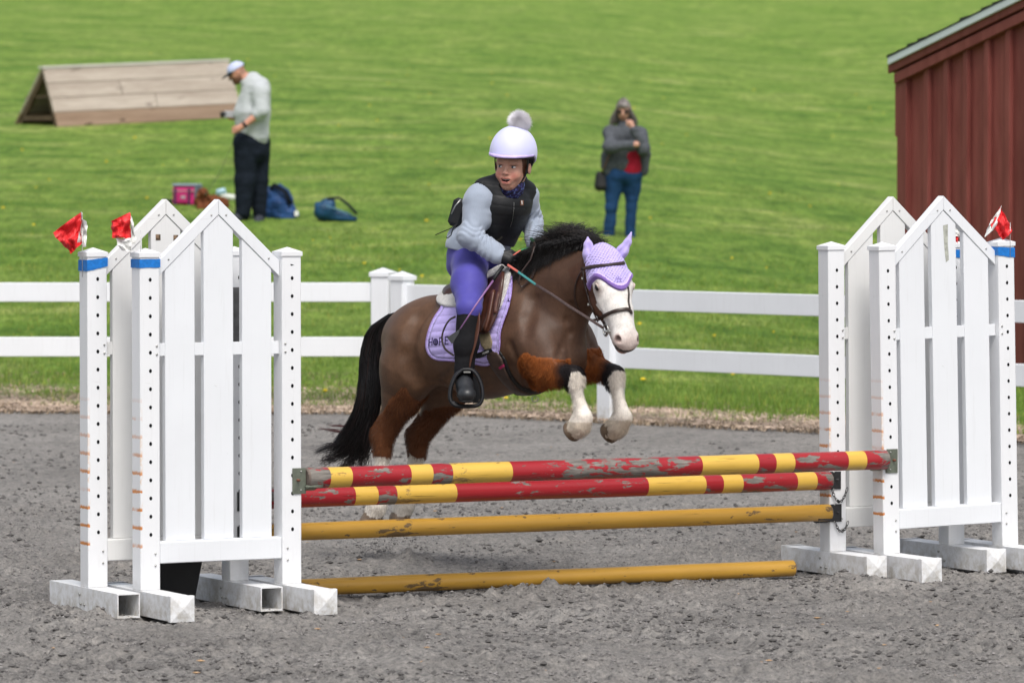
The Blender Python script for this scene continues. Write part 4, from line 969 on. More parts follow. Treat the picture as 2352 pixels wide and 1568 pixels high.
def horse_color(V):
    nz = n3(V, 26, 3) - .5; nf = n3(V, 90, 5) - .5; J = V + (nz * .05 + nf * .02)[:, None]
    t = nearest_tag(HP, J); col = np.zeros((len(V), 3))
    body = np.array([.108, .057, .032]); dark = np.array([.035, .020, .014]); orange = np.array([.270, .082, .020]); rust = np.array([.150, .055, .022]); white = np.array([.78, .73, .66]); black = np.array([.014, .011, .012]); hoof = np.array([.20, .145, .10])
    col[:] = body * (1 + .5 * (n3(V, 3.2, 11) - .5))[:, None]
    # neck and chest darker than the clipped barrel: shading painted into the coat colour
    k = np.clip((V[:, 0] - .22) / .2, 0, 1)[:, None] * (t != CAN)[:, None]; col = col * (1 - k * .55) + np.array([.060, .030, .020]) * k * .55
    col[t == FORE] = orange; col[t == KNEE] = black
    gk = (t == GASK); col[gk] = rust; col[t == HOCK] = rust
    # taupe clip line falls forward on the gaskin
    for (pa, pb, v, s) in (((955, 888), (876, 962), .12, 1), ((1078, 918), (980, 948), -.12, -1)):
        a = h(pa[0], pa[1], v); b = h(pb[0], pb[1], v); sd = V[:, 1] * s > 0.02
        line = b[2] + (V[:, 0] - b[0]) * (a[2] - b[2]) / (a[0] - b[0]) + nz * .05
        low = sd & (V[:, 0] < a[0] + .02) & (np.abs(V[:, 1]) > .045) & (V[:, 2] < line) & (V[:, 2] > 0) & ((t == GASK) | (t == TRUNK)) & (V[:, 2] < a[2] + .0)
        hi = sd & (V[:, 0] < .12) & (V[:, 2] >= line) & (t == GASK)
        col[low] = rust; col[hi] = body
    # orange fore-arms
    for (px, py, v, s) in ((1238, 853, .13, 1), (1338, 832, -.12, -1)):
        c_ = h(px, py, v); e2_ = h(px + 75, py + (8 if v > 0 else 26), v); dv = e2_ - c_; t_ = np.clip(((V[:, 0] - c_[0]) * dv[0] + (V[:, 2] - c_[2]) * dv[2]) / (dv[0] ** 2 + dv[2] ** 2), 0, 1)
        d = np.sqrt((V[:, 0] - c_[0] - dv[0] * t_) ** 2 + (V[:, 2] - c_[2] - dv[2] * t_) ** 2) / (.090 - .040 * t_) + nz * .5
        m_ = (d < 1.0) & (V[:, 1] * s > .055) & (t == TRUNK); col[m_] = orange
    f_ = (t == FORE); col[f_] = orange * (1 - .35 * np.clip((n3(V[f_], 22, 8) - .4) * 3, 0, 1))[:, None]
    # towards the knee the coat goes black
    for (e, k_) in ((h(1238, 853, .13), h(1316, 862, .125)), (h(1338, 832, -.12), h(1408, 860, -.12))):
        d = k_ - e; s_ = ((V - e) @ d) / (d @ d) + nz * .5; mm = f_ & (s_ > .55) & (np.sign(V[:, 1]) == np.sign(e[1])); w = np.clip((s_ - .55) / .3, 0, 1)[:, None]; col = np.where(mm[:, None], col * (1 - w) + black * w, col)
    cn = (t == CAN); col[cn] = white * (1 + .3 * (n3(V[cn], 14, 2) - .5))[:, None]
    # black runs down the front of the canon, white runs up the inside of the knee
    for (k_, f, v) in ((h(1316, 862, .125), h(1338, 957, .125), 1), (h(1408, 860, -.12), h(1430, 957, -.12), -1)):
        d = f - k_; s_ = ((V - k_) @ d) / (d @ d); x = V[:, 0] - (k_[0] + s_ * d[0]); near_ = np.sign(V[:, 1]) == v; leg = near_ & ((t == CAN) | (t == KNEE)) & (V[:, 2] < k_[2] + .02) & (V[:, 0] > .3)
        b_ = leg & (s_ + nz * .9 - .0 < .22 - x * 5.0); w_ = leg & (s_ + nz * .9 >= .22 - x * 5.0); col[b_] = black; col[w_ & (t == KNEE)] = white
    hc = (t == CAN) & (V[:, 0] < 0.1); top = h(875, 1050, .12)[2] + nz * .12; col[hc & (V[:, 2] > top)] = rust * .8
    # fetlocks grubby
    g_ = cn & (V[:, 2] < h(1338, 968, .12)[2]) & (V[:, 0] > .3); col[g_] *= np.array([.72, .68, .62])
    hf = (t == HOOF); col[hf] = hoof * (1 + 1.6 * (n3(V[hf], 30, 4) - .5))[:, None]
    col[hf & (V[:, 0] < .1)] *= np.array([1.25, 1.3, 1.4])
    for c_, dh in SOLES:
        dd_ = (V - c_); t_ = dd_ @ dh; rr_ = np.linalg.norm(dd_ - t_[:, None] * dh, axis=1); wl_ = hf & (np.linalg.norm(dd_, axis=1) < .12); col[wl_] *= (1 - .55 * np.clip((t_[wl_] + .045) / .045 + nz[wl_] * 1.5, 0, 1))[:, None]; k_ = hf & (t_ > -.006) & (np.linalg.norm(dd_, axis=1) < .1); col[k_ & (rr_ < .040)] = (.10, .065, .045); col[k_ & (rr_ >= .040)] = (.16, .12, .09)
    # bony back edges of hocks dark
    for hk in (h(880, 1008, .12), h(960, 1010, -.12)):
        d = np.linalg.norm((V - hk - np.array([-.035, 0, .01])) * [1, .6, .6], axis=1); w = np.clip(1 - d / .05, 0, 1)[:, None] * .7; col = col * (1 - w) + dark * .6 * w
    # pale flank fold and dark groin
    fl = h(968, 880, .10); d = np.linalg.norm((V - fl) * [1, .35, .5], axis=1) + nz * .03; w = np.clip(1 - d / .035, 0, 1)[:, None] * .7 * (V[:, 1] > .02)[:, None]; col = col * (1 - w) + np.array([.26, .19, .13]) * w
    # head
    q = V - HO; a = q @ ha; l = q @ hlat; n = q @ hn_; J_ = nz * .035
    hm = (t == HEAD) | ((np.abs(l) < .11) & (a > -.06) & (n > -.14) & (V[:, 0] > .55) & (V[:, 2] > 1.0))
    col[hm] = np.array([.082, .036, .020])
    wh = hm & (((n > -.002 + J_ - .02 * (a > .2)) & (a > .02) & (n > .0 - (a - .14) * .35 + J_)) | (a > .255 + J_ - n * .4)); col[wh] = np.array([.70, .67, .64])
    gr = wh & (a > .3); w = np.clip((a - .385) / .05 + nz * 1.5, 0, 1)[:, None] * gr[:, None]; col = col * (1 - w * .45) + np.array([.45, .27, .23]) * w * .45
    for s_ in (1, -1):
        d = np.linalg.norm(q - ha * .414 - hlat * .05 * s_ - hn_ * .028, axis=1); w = np.clip(1.3 - d / .022, 0, 1)[:, None] * hm[:, None]; col = col * (1 - w * .8) + np.array([.40, .20, .17]) * w * .8
        w = np.clip(1.5 - d / .014, 0, 1)[:, None] * hm[:, None]; col = col * (1 - w) + np.array([.02, .012, .012]) * w
        e_ = np.linalg.norm(((q - ha * .150 - hlat * .085 * s_ - hn_ * .040) @ np.array(AXH).T) * [.72, 1, 1.15], axis=1); w = np.clip(1.5 - e_ / .016, 0, 1)[:, None] * hm[:, None]; col = col * (1 - w) + np.array([.05, .032, .03]) * w
        w = np.clip(1.2 - e_ / .034, 0, 1)[:, None] * hm[:, None] * .5; col = col * (1 - w) + np.array([.40, .27, .24]) * w
    lip = hm & (a > .428 + nz * .02) & (n < .000 + nz * .03); col[lip] = np.array([.05, .045, .045]); chin = hm & (a > .36) & (n < -.032) & (a <= .45); col[chin] = np.array([.36, .22, .19])
    mo = hm & (np.abs(n + .030) < .005) & (a > .37) ; col[mo] *= .35
    return np.clip(col * (1 + .25 * nf)[:, None], .004, 1)
m, nt, b = newmat('pony_coat', .47, .30); at = N(nt, 'ShaderNodeAttribute', attribute_name='Col')
f = noise(nt, coords(nt, (1, 1, .5)), 140, 4, .6); f2 = noise(nt, coords(nt), 9, 4, .6)
c = mix(nt, 1., at.outputs['Color'], ramp(nt, f, [(.25, (.85,) * 3), (.75, (1.15,) * 3)]), 'MULTIPLY'); c = mix(nt, 1., c, ramp(nt, f2, [(.3, (.76, .74, .72)), (.7, (1.2, 1.2, 1.2))]), 'MULTIPLY')
nt.links.new(c, b.inputs['Base Color']); bump(nt, b, noise(nt, coords(nt, (1, 1, .3)), 210, 5, .7), .45, .003); b.inputs['Sheen Weight'].default_value = .0; b.inputs['Sheen Roughness'].default_value = .45
M['coat'] = m
# faint muscle / skin folds as real relief
NV = len(VH); 
pony = empty('pony', PONY_LOC, label='brown pony with white face and black tail jumping over the poles', cat='pony')
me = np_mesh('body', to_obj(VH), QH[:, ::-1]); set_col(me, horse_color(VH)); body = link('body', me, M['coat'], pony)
md = body.modifiers.new('soft', 'SMOOTH'); md.factor = .5; md.iterations = 2
BV = BVHTree.FromPolygons([tuple(v) for v in toW(VH)], [tuple(q) for q in QH])
print('pony verts', NV)
CAMP = Vector((0, 0, CAMH))
def hit(px, py, bv=None):
    r = ray(px, py).normalized(); loc, nr, i, d = (bv or BV).ray_cast(CAMP, r)
    if loc is None: return None, None
    if nr.dot(r) > 0: nr = -nr
    return loc, nr
def near(P, bv=None):
    loc, nr, i, d = (bv or BV).find_nearest(Vector(P)); 
    return loc, nr
def vw(L): return Vector(toW(np.array(L))) - PONY_LOC
# eyes and lids
M['eye'] = simple('dark_eye', (.006, .004, .004), .06, .8, .1)
M['lash'] = simple('pale_lash', (.5, .42, .38), .6, .2)
for s_ in (1, -1):
    e = MB(); c_ = K(.150, .0800 * s_, .040); n_ = 10; vs = []
    for i in range(n_ + 1):
        for j in range(16):
            t_, p_ = math.pi * i / n_, 2 * math.pi * j / 16; q = ha * math.cos(t_) * .0205 + (hlat * math.cos(p_) + hn_ * math.sin(p_)) * math.sin(t_) * .0165; vs.append(vw(c_ + q))
    e.add(vs, [(i * 16 + j, i * 16 + (j + 1) % 16, (i + 1) * 16 + (j + 1) % 16, (i + 1) * 16 + j) for i in range(n_) for j in range(16)], sm=True); e.build('eye', M['eye'], pony)
    e = MB(); e.tube([vw(K(.131, .087 * s_, .037)), vw(K(.138, .093 * s_, .050)), vw(K(.150, .092 * s_, .056)), vw(K(.166, .087 * s_, .052))], [.003, .005, .005, .002], 6); e.build('eyelid', M['lash'], pony)

# ---- hair
def strands(name, roots, paths, rad, mat, parent, sides=3, col=None):
    """roots Nx3; paths N x K x 3 ; tapered hair-like tubes in one mesh"""
    Nn, Kk, _ = paths.shape; T = np.gradient(paths, axis=1); T /= np.linalg.norm(T, axis=2, keepdims=True) + 1e-9
    ref = np.array([.3, .5, .81]); U = np.cross(T, ref); U /= np.linalg.norm(U, axis=2, keepdims=True) + 1e-9; Wv = np.cross(T, U)
    tp = (1 - np.linspace(0, 1, Kk) ** 2 * .85)[None, :, None] * rad[:, None, None]
    V = np.stack([paths + tp * (U * math.cos(2 * math.pi * j / sides) + Wv * math.sin(2 * math.pi * j / sides)) for j in range(sides)], 2).reshape(-1, 3)
    n_ = np.arange(Nn)[:, None, None] * Kk * sides; k_ = np.arange(Kk - 1)[None, :, None] * sides; j = np.arange(sides)[None, None, :]; j2 = (j + 1) % sides
    F = np.stack([n_ + k_ + j, n_ + k_ + j2, n_ + k_ + sides + j2, n_ + k_ + sides + j], -1).reshape(-1, 4)
    me = np_mesh(name, V, F)
    if col is not None: set_col(me, np.repeat(col, Kk * sides, 0))
    return link(name, me, mat, parent)
m, nt, b = newmat('black_hair', .33, .5); at = N(nt, 'ShaderNodeAttribute', attribute_name='Col'); nt.links.new(at.outputs['Color'], b.inputs['Base Color']); M['hair'] = m
def bez(cps, n_):
    """catmull-rom through control points, cps list of N x 3 arrays"""
    P = np.stack(cps, 1); k = P.shape[1]; P = np.concatenate([2 * P[:, :1] - P[:, 1:2], P, 2 * P[:, -1:] - P[:, -2:-1]], 1); out = []
    for t in np.linspace(0, k - 1 - 1e-6, n_):
        i = int(t); f = t - i; p0, p1, p2, p3 = P[:, i], P[:, i + 1], P[:, i + 2], P[:, i + 3]
        out.append(.5 * (2 * p1 + (p2 - p0) * f + (2 * p0 - 5 * p1 + 4 * p2 - p3) * f * f + (3 * p1 - p0 - 3 * p2 + p3) * f ** 3))
    return np.stack(out, 1)
def gj(n_, s): return rng.normal(0, 1, (n_, 3)) * s
n = 6500
tc = [(905, 722), (870, 752), (852, 822), (850, 905), (826, 985), (790, 1048)]
tw = [.026, .068, .066, .070, .082, .112]
a_ = rng.random(n) * 6.28; rr = np.sqrt(rng.random(n)); ox = np.cos(a_) * rr; oy = np.sin(a_) * rr; cps = []
for i, ((px, py), w) in enumerate(zip(tc, tw)):
    c_ = h(px, py, 0.0 + .01 * i); wv = (.45 if i > 0 else .8)
    q = np.zeros((n, 3)); q[:, 0] = ox * w * 1.05 + (oy * w * .2 if i > 3 else 0); q[:, 1] = oy * w * wv; q[:, 2] = (ox * w * .25 if i < 4 else ox * -.2 * w) + (rng.normal(0, .016, n) if i == 5 else 0)
    cps.append(c_[None] + q + gj(n, .002 + .003 * (i > 2)))
P = bez(cps, 13); stop = .78 + .22 * rng.random(n); idx = np.linspace(0, 1, 13)[None] * stop[:, None] * 12; i0 = np.minimum(idx.astype(int), 11); fr_ = (idx - i0)[..., None]
P = P[np.arange(n)[:, None], i0] * (1 - fr_) + P[np.arange(n)[:, None], i0 + 1] * fr_
cl = np.array([.006, .005, .0055])[None] * (.5 + 1.3 * rng.random(n))[:, None] + (rng.random(n) < .06)[:, None] * np.array([.022, .008, .006])[None]
to3 = lambda P: to_obj(P.reshape(-1, 3)).reshape(P.shape)
tail = strands('tail', None, to3(P), .0013 + .0009 * rng.random(n), M['hair'], pony, 3, cl)
# stray locks streaming back from the tail
wl = []; 
for (pts, cnt, jit) in (([(835, 925), (800, 985), (765, 988), (733, 984)], 12, .006), ([(838, 930), (808, 975), (775, 978), (755, 976)], 9, .006), ([(825, 950), (800, 1010), (760, 1025), (722, 1037)], 60, .016), ([(830, 970), (800, 1030), (765, 1050), (742, 1062)], 80, .018), ([(845, 960), (820, 1030), (795, 1068), (785, 1074)], 80, .02), ([(858, 950), (845, 1020), (830, 1062), (826, 1074)], 60, .018)):
    c_ = [h(px, py, .05)[None] + gj(cnt, jit * (.5 + .5 * (i > 0))) * [1, 1, .8] for i, (px, py) in enumerate(pts)]; wl.append(bez(c_, 13))
P = np.concatenate(wl); cl = np.array([.012, .007, .007])[None] * (.5 + 1.5 * rng.random(len(P)))[:, None]; cl[:21] = (.07, .022, .02)
strands('tail_wisps', None, to3(P), .0013 + .0008 * rng.random(len(P)), M['hair'], pony, 3, cl)
# mane: roots along the crest, most of it falls to the far side or blows up and back, some falls this side by the withers
n = 5200; t = .07 + .93 * rng.random(n)
crest = np.array([h(1200, 632), h(1222, 600), h(1252, 566), h(1290, 548), h(1330, 545), h(1362, 556), h(1382, 566)])
ti = t * (len(crest) - 1.001); i0 = ti.astype(int); rt = crest[i0] * (1 - (ti - i0))[:, None] + crest[i0 + 1] * (ti - i0)[:, None]; rt += gj(n, 1) * [.008, .010, .004] - [0, 0, .012]
up = rng.random(n); L_ = (.085 + .085 * rng.random(n)) * (.30 + .55 * np.clip(t * 2.6, 0, 1)); back = np.array([-1., 0, 0])
lift = np.where(up < .55, .75, .15) * (.5 + .8 * rng.random(n)) * (.55 + .5 * np.sin(t * 3.1)); 
side = np.where(rng.random(n) < .34, 1, -1) * (.35 + .5 * rng.random(n))
fw = rng.normal(-.35, .28, n)
c1 = rt + np.stack([fw * .25, side * .10, lift * .35 + .12], 1) * L_[:, None]
c2 = rt + np.stack([fw * .65 , side * .38, lift * .60 + .02 - .20 * (lift < .3)], 1) * L_[:, None]
c3_ = rt + np.stack([fw * 1.15, side * .62, lift * .66 - .55 * (lift < .3)], 1) * L_[:, None] + gj(n, .010)
P = bez([rt, c1, c2, c3_], 8)
cl = np.array([.008, .006, .0055])[None] * (.4 + 2.2 * rng.random(n) ** 2)[:, None] + (rng.random(n) < .12)[:, None] * np.array([.022, .013, .009])[None]; strands('mane', None, to3(P), .0009 + .0007 * rng.random(n), M['hair'], pony, 3, cl)
n = 2600; t = rng.random(n) ** .8; a = h(1205, 585, .035); b_ = h(1335, 552, .05); rt = a + (b_ - a) * t[:, None] + gj(n, .008); rt[:, 2] += .010 * np.sin(t * 3.1)
len_ = (.155 - .125 * t) * (.6 + .6 * rng.random(n)); dn = np.stack([-.30 - .25 * rng.random(n), np.full(n, .45), -.75 - .3 * rng.random(n)], 1)
c1 = rt + dn * [.6, 1.0, .3] * len_[:, None] * .4 + [0, .012, .004]; c2 = rt + dn * len_[:, None] * .7 + gj(n, .004); c3_ = rt + dn * [1.1, 1.0, 1.2] * len_[:, None] + gj(n, .008)
P = bez([rt, c1, c2, c3_], 8)
# keep locks outside the neck
Pw = toW(P.reshape(-1, 3)); out = Pw.copy()
for i, p in enumerate(Pw):
    loc, nr = near(p)
    if loc is not None:
        nr_ = nr if nr.dot(Vector((HY[0], HY[1], .3))) > 0 else -nr; d_ = (Vector(p) - loc).dot(nr_)
        if d_ < .006 and (Vector(p) - loc).length < .08: q = loc + nr_ * (.004 + .010 * random.random()); out[i] = q
P = toL(out).reshape(P.shape)
cl = np.array([.007, .006, .006])[None] * (.5 + 1.6 * rng.random(n))[:, None]; strands('mane_fall', None, to3(P), .0010 + .0007 * rng.random(n), M['hair'], pony, 3, cl)
# winter hair on the legs, chin and fetlocks
def fur(name, sel, count, length, down, seed, mat):
    r = np.random.default_rng(seed); idv = np.where(sel)[0]; pick = r.choice(idv, count); P0 = VH[pick]; colr = HC[pick] * (.75 + .6 * r.random(count))[:, None]
    # normals from the field gradient
    nrm = VN[pick]; Ln = length * (.5 + r.random(count)); d = nrm * .22 + np.array(down) + r.normal(0, .16, (count, 3)); d /= np.linalg.norm(d, axis=1, keepdims=True)
    P1 = P0 + (nrm * .6 + d * .6) * Ln[:, None] * .5; P2 = P0 + (nrm * .45 + d) * Ln[:, None]
    return strands(name, None, to3(np.stack([P0 - nrm * .002, P1, P2], 1)), np.full(count, .0006), mat, pony, 3, colr)
gx, gy, gz_ = np.gradient(FH); ii = np.clip(((VH - g.lo) / g.res).astype(int), 0, g.n - 1); VN = np.stack([gx[tuple(ii.T)], gy[tuple(ii.T)], gz_[tuple(ii.T)]], 1); VN /= np.linalg.norm(VN, axis=1, keepdims=True) + 1e-9
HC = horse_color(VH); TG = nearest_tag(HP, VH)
isor = (HC[:, 0] > HC[:, 2] * 5) & (VH[:, 0] > .2) & (TG != HEAD)
M['fur'] = M['hair'].copy(); M['fur'].name = 'leg_fur'; M['fur'].node_tree.nodes['Principled BSDF'].inputs['Roughness'].default_value = .8; M['fur'].node_tree.nodes['Principled BSDF'].inputs['Specular IOR Level'].default_value = .15
fur('foreleg_fur', isor | (TG == KNEE) | (TG == FORE), 22000, .012, (.15, 0, -.8), 1, M['fur'])
fur('hindleg_fur', (VH[:, 0] < .2) & (HC[:, 0] > HC[:, 2] * 4.2), 16000, .011, (-.1, 0, -.9), 2, M['fur'])
fur('feather', (TG == CAN), 20000, .007, (-.25, 0, -.9), 3, M['fur'])
# ------------------------------------------------------------------ tack
def poly_sdf(x, y, P):
    """signed distance to polygon, arrays x,y in the polygon's units"""
    P = np.asarray(P, float); d = np.full(x.shape, 1e9); s = np.ones(x.shape); n_ = len(P); j = n_ - 1
    for i in range(n_):
        ex, ey = P[j] - P[i]; wx, wy = x - P[i][0], y - P[i][1]; t = np.clip((wx * ex + wy * ey) / (ex * ex + ey * ey), 0, 1)
        d = np.minimum(d, (wx - ex * t) ** 2 + (wy - ey * t) ** 2)
        c1 = y >= P[i][1]; c2 = y < P[j][1]; c3 = ex * wy > ey * wx
        s = np.where((c1 & c2 & c3) | (~c1 & ~c2 & ~c3), -s, s); j = i
    return s * np.sqrt(d)
def roundpoly(P, it=2):
    P = [np.array(p, float) for p in P]
    for _ in range(it): P = [q for i in range(len(P)) for q in (P[i] * .75 + P[(i + 1) % len(P)] * .25, P[i] * .25 + P[(i + 1) % len(P)] * .75)]
    return P
def cloth(name, poly, off, res, mat, parent, color=None, mirror=True, vmin=0., inner=.012, relief=None, prims=None, rnd=2, shell=None, label=None, cat=None, edge=.0, box=None, group=None, umax=None):
    prims = prims or [q for q in HP if q.tag == TRUNK]; P = roundpoly(poly, rnd)
    H_ = [hit(*p)[0] for p in P]; H_ = np.array([toL(np.array(q)) for q in H_ if q is not None])
    lo, hi = H_.min(0) - .05, H_.max(0) + .05; lo[1] = max(vmin - .01, lo[1] - .08); hi[1] += .06
    if box: lo, hi = np.minimum(lo, box[0]), np.maximum(hi, box[1])
    g_ = Grid(lo, hi, res); F = g_.field(prims); idx = np.argwhere(np.abs(F) < off + .05); pts = g_.lo + idx * res
    px, py = proj(toW(pts)); sd = poly_sdf(px, py, P) / 498.; fb = F[tuple(idx.T)]; o_ = off
    if relief is not None: o_ = off + relief(pts, px, py, sd)
    if edge: o_ = o_ - edge * np.clip(1 + sd / .012, 0, 1) ** 2
    f = np.maximum(fb - o_, sd); f = np.maximum(f, vmin - pts[:, 1]); f = np.maximum(f, -(fb + inner))
    if umax is not None: f = np.maximum(f, pts[:, 0] - umax)
    G_ = np.full(F.shape, .05, np.float32); G_[tuple(idx.T)] = f
    for a in range(3):
        sl = [slice(None)] * 3
        for e in (0, -1): sl[a] = e; G_[tuple(sl)] = .01
    V, Q = nets(G_, g_); cv = color(V) if color else None
    if mirror:
        n_ = len(V); V2 = V * [1, -1, 1]; V = np.concatenate([V, V2]); Q = np.concatenate([Q[:, ::-1], Q + n_])
        if cv is not None: cv = np.concatenate([cv, cv])
    else: Q = Q[:, ::-1]
    me = np_mesh(name, to_obj(V), Q)
    if cv is not None: set_col(me, cv)
    o = link(name, me, mat, parent, None if parent is not None else PONY_LOC); tagp(o, label, cat, group)
    md = o.modifiers.new('soft', 'SMOOTH'); md.factor = .4; md.iterations = 1
    return o
LAV = np.array([.50, .42, .80]); LAVD = np.array([.22, .13, .42])
M['pad'] = colmat('lavender_quilt', .85, .15, .08, 60, .25, 400, .002, .3)
M['leather'] = colmat('brown_leather', .36, .5, .15, 40, .2, 250, .001)
M['strap'] = simple('dark_brown_leather', (.030, .016, .012), .38, .5, .3, 60, .2, 200)
M['saddlebrown'] = simple('saddle_leather', (.060, .022, .014), .33, .5, .35, 22, .2, 160)
M['tan'] = simple('tan_leather', (.095, .036, .022), .42, .55, .3, 30, .2, 200)
M['fleece'] = simple('sheepskin', (.72, .70, .67), .95, .1, .12, 60, 1., 160, bdist=.012, sheen=.3)
# quilted saddle pad
pad_poly = [(1012, 706), (994, 729), (981, 762), (975, 796), (984, 818), (1002, 829), (1038, 830), (1085, 836), (1120, 844), (1144, 826), (1150, 792), (1149, 767), (1156, 742), (1168, 711), (1176, 678), (1178, 635), (1172, 600), (1090, 640), (1030, 660)]
PP = roundpoly(pad_poly, 2)
def padcol(V):
    px, py = proj(toW(V)); sd = poly_sdf(px, py, PP) / 498.; c = np.tile(LAV, (len(V), 1))
    d = np.abs((py + .10 * (px - 1000)) / 17.5 % 1 - .5); c *= (1 - .22 * (d < .07))[:, None]
    c[(np.abs(sd + .016) < .0022)] *= .55; c[sd > -.005] = np.array([.33, .22, .55]); return c * (1 + .1 * (n3(V, 60, 2) - .5))[:, None]
def padrel(pts, px, py, sd): d = np.abs((py + .10 * (px - 1000)) / 17.5 % 1 - .5) * 2; return .0045 * np.sqrt(np.clip(d, 0, 1)) * (sd < -.016) + .003 * (sd > -.009)
pad = cloth('saddle_pad', pad_poly, .009, .0042, M['pad'], None, padcol, relief=padrel, label='quilted lavender saddle pad with dark lettering on the pony', cat='saddle pad')
# word on the pad: H, a button for O, P, E
M['ink'] = simple('dark_violet_print', (.020, .010, .07), .6, .3); M['lavthread'] = simple('pale_thread', (.5, .42, .8), .7)
PBV = None
def bvh_of(o, loc):
    dg = bpy.context.evaluated_depsgraph_get(); m_ = o.data; vs = [Vector(v.co) + loc for v in m_.vertices]; return BVHTree.FromPolygons(vs, [tuple(p.vertices) for p in m_.polygons])
PBV = bvh_of(pad, PONY_LOC)
def stroke(mb, pts, wpx, bv, lift=.0015, closed=False, m=0):
    """flat stroke of width wpx pixels conformed to a surface"""
    P = []
    dense = []
    for a, b_ in zip(pts[:-1], pts[1:]):
        k = max(1, int(math.hypot(b_[0] - a[0], b_[1] - a[1]) / 2)); dense += [(a[0] + (b_[0] - a[0]) * i / k, a[1] + (b_[1] - a[1]) * i / k) for i in range(k)]
    dense.append(pts[-1]); L_, R_ = [], []
    for i, p in enumerate(dense):
        a = dense[max(i - 1, 0)]; b_ = dense[min(i + 1, len(dense) - 1)]; dx, dy = b_[0] - a[0], b_[1] - a[1]; q = math.hypot(dx, dy) + 1e-9; nx_, ny_ = -dy / q * wpx / 2, dx / q * wpx / 2
        l1, n1 = hit(p[0] + nx_, p[1] + ny_, bv); l2, n2 = hit(p[0] - nx_, p[1] - ny_, bv)
        if l1 is None or l2 is None: continue
        L_.append(l1 + n1 * lift); R_.append(l2 + n2 * lift)
    k = len(L_); mb.add(L_ + R_, [(i, i + 1, k + i + 1, k + i) for i in range(k - 1)], m)
def letters(strokes, name, mat, parent, w, bv, lift=.0015, base=PONY_LOC):
    m_ = MB()
    for s_ in strokes: stroke(m_, s_, w, bv, lift)
    m_.v = [tuple(Vector(v) - base) for v in m_.v]; return m_.build(name, mat, parent)
circ = lambda x, y, rx, ry, n_=14, a0=0, a1=360: [(x + rx * math.cos(R(a0 + (a1 - a0) * i / n_)), y + ry * math.sin(R(a0 + (a1 - a0) * i / n_))) for i in range(n_ + 1)]
letters([[(986.5, 777), (985.5, 795)], [(993.5, 775), (992.5, 793)], [(986, 786), (993, 784.5)]], 'letter_h', M['ink'], pad, 2, PBV)
letters([circ(1001, 785, 5, 6.6), circ(1001, 785, 2.8, 3.8), circ(1001, 785, 1., 1.4)], 'button_emblem', M['ink'], pad, 2.4, PBV)
letters([circ(999.4, 783.5, .3, .5, 6), circ(1002.6, 783.2, .3, .5, 6), circ(999.6, 787.2, .3, .5, 6), circ(1002.7, 786.8, .3, .5, 6)], 'button_holes', M['lavthread'], pad, .9, PBV, .003)
letters([[(1010.5, 774), (1009.5, 793)], [(1010.5, 775), (1016, 774.5), (1018, 779), (1016, 783.5), (1010.5, 784.5)]], 'letter_p', M['ink'], pad, 2, PBV)
letters([[(1023.5, 772.5), (1022.5, 791)], [(1023.5, 773), (1031, 772)], [(1023, 781.5), (1029.5, 781)], [(1022.5, 790), (1030.5, 789)]], 'letter_e', M['ink'], pad, 2, PBV)
M['pinklab'] = simple('crimson_label', (.35, .02, .10), .6); lb = letters([[(1165, 723), (1158.5, 745)]], 'brand_label', M['pinklab'], pad, 6, PBV)
letters([[(1166.5, 726), (1163.5, 728), (1165, 730), (1162, 732), (1163.5, 735), (1160.5, 737), (1162, 740), (1159.5, 742)]], 'label_lettering', simple('white_thread', (.7, .7, .7), .7), lb, 1.1, PBV, .003)
letters([[(1172, 683), (1168.5, 693)]], 'velcro_tab', M['ink'], pad, 5, PBV)
# sheepskin half pad
half = [(999, 683), (1005, 698), (1022, 706), (1052, 706), (1095, 714), (1140, 716), (1150, 712), (1160, 685), (1171, 650), (1176, 618), (1150, 598), (1090, 640), (1020, 662)]
cloth('half_pad', half, .024, .0045, M['fleece'], None, None, relief=lambda p, px, py, sd: .007 * (n3(p, 110, 5) - .5) + .004 * (n3(p, 260, 5) - .5), edge=.012, label='white sheepskin half pad under the saddle', cat='half pad', box=((-.3, 0, 1.1), (.2, .2, 1.42)))
# saddle: flaps conform to the body, seat and cantle are built up
saddle = empty('saddle', PONY_LOC, label='small brown leather jumping saddle under the rider', cat='saddle')
fl = [(1052, 690), (1062, 730), (1075, 756), (1100, 768), (1122, 766), (1134, 745), (1146, 715), (1153, 680), (1158, 645), (1160, 615), (1120, 640), (1060, 660)]
cloth('flap', fl, .036, .005, M['saddlebrown'], saddle, None, edge=.006, relief=lambda p, px, py, sd: .009 * np.exp(-((px - 1138 + (py - 690) * .25) / 8.) ** 2) + .002 * (n3(p, 40, 3) - .5))
sp = [cap(h(1044, 668, .0), h(1062, 684, .0), .035, .035, .05, 1.9), cap(h(1062, 676, .0), h(1110, 676), .045, .032, .05, 2.2), cap(h(1110, 672), h(1150, 634), .036, .026, .05, 1.5), cap(h(1046, 674, .07), h(1058, 688, .12), .026, .02, .03), cap(h(1046, 674, -.07), h(1058, 688, -.12), .026, .02, .03), cap(h(1148, 632, .03), h(1148, 668, .12), .022, .016, .04), cap(h(1148, 632, -.03), h(1148, 668, -.12), .022, .016, .04)]
def hobj(name, prims, res, mat, parent, color=None, base=True, **k):
    o, V, Q = sdf_mesh(name, prims, res, mat, parent, color, keep=True, **k)
    me = o.data; me.vertices.foreach_set('co', to_obj(V).astype(np.float32).ravel()); me.flip_normals(); me.update(); return o
hobj('seat', sp, .006, M['saddlebrown'], saddle)
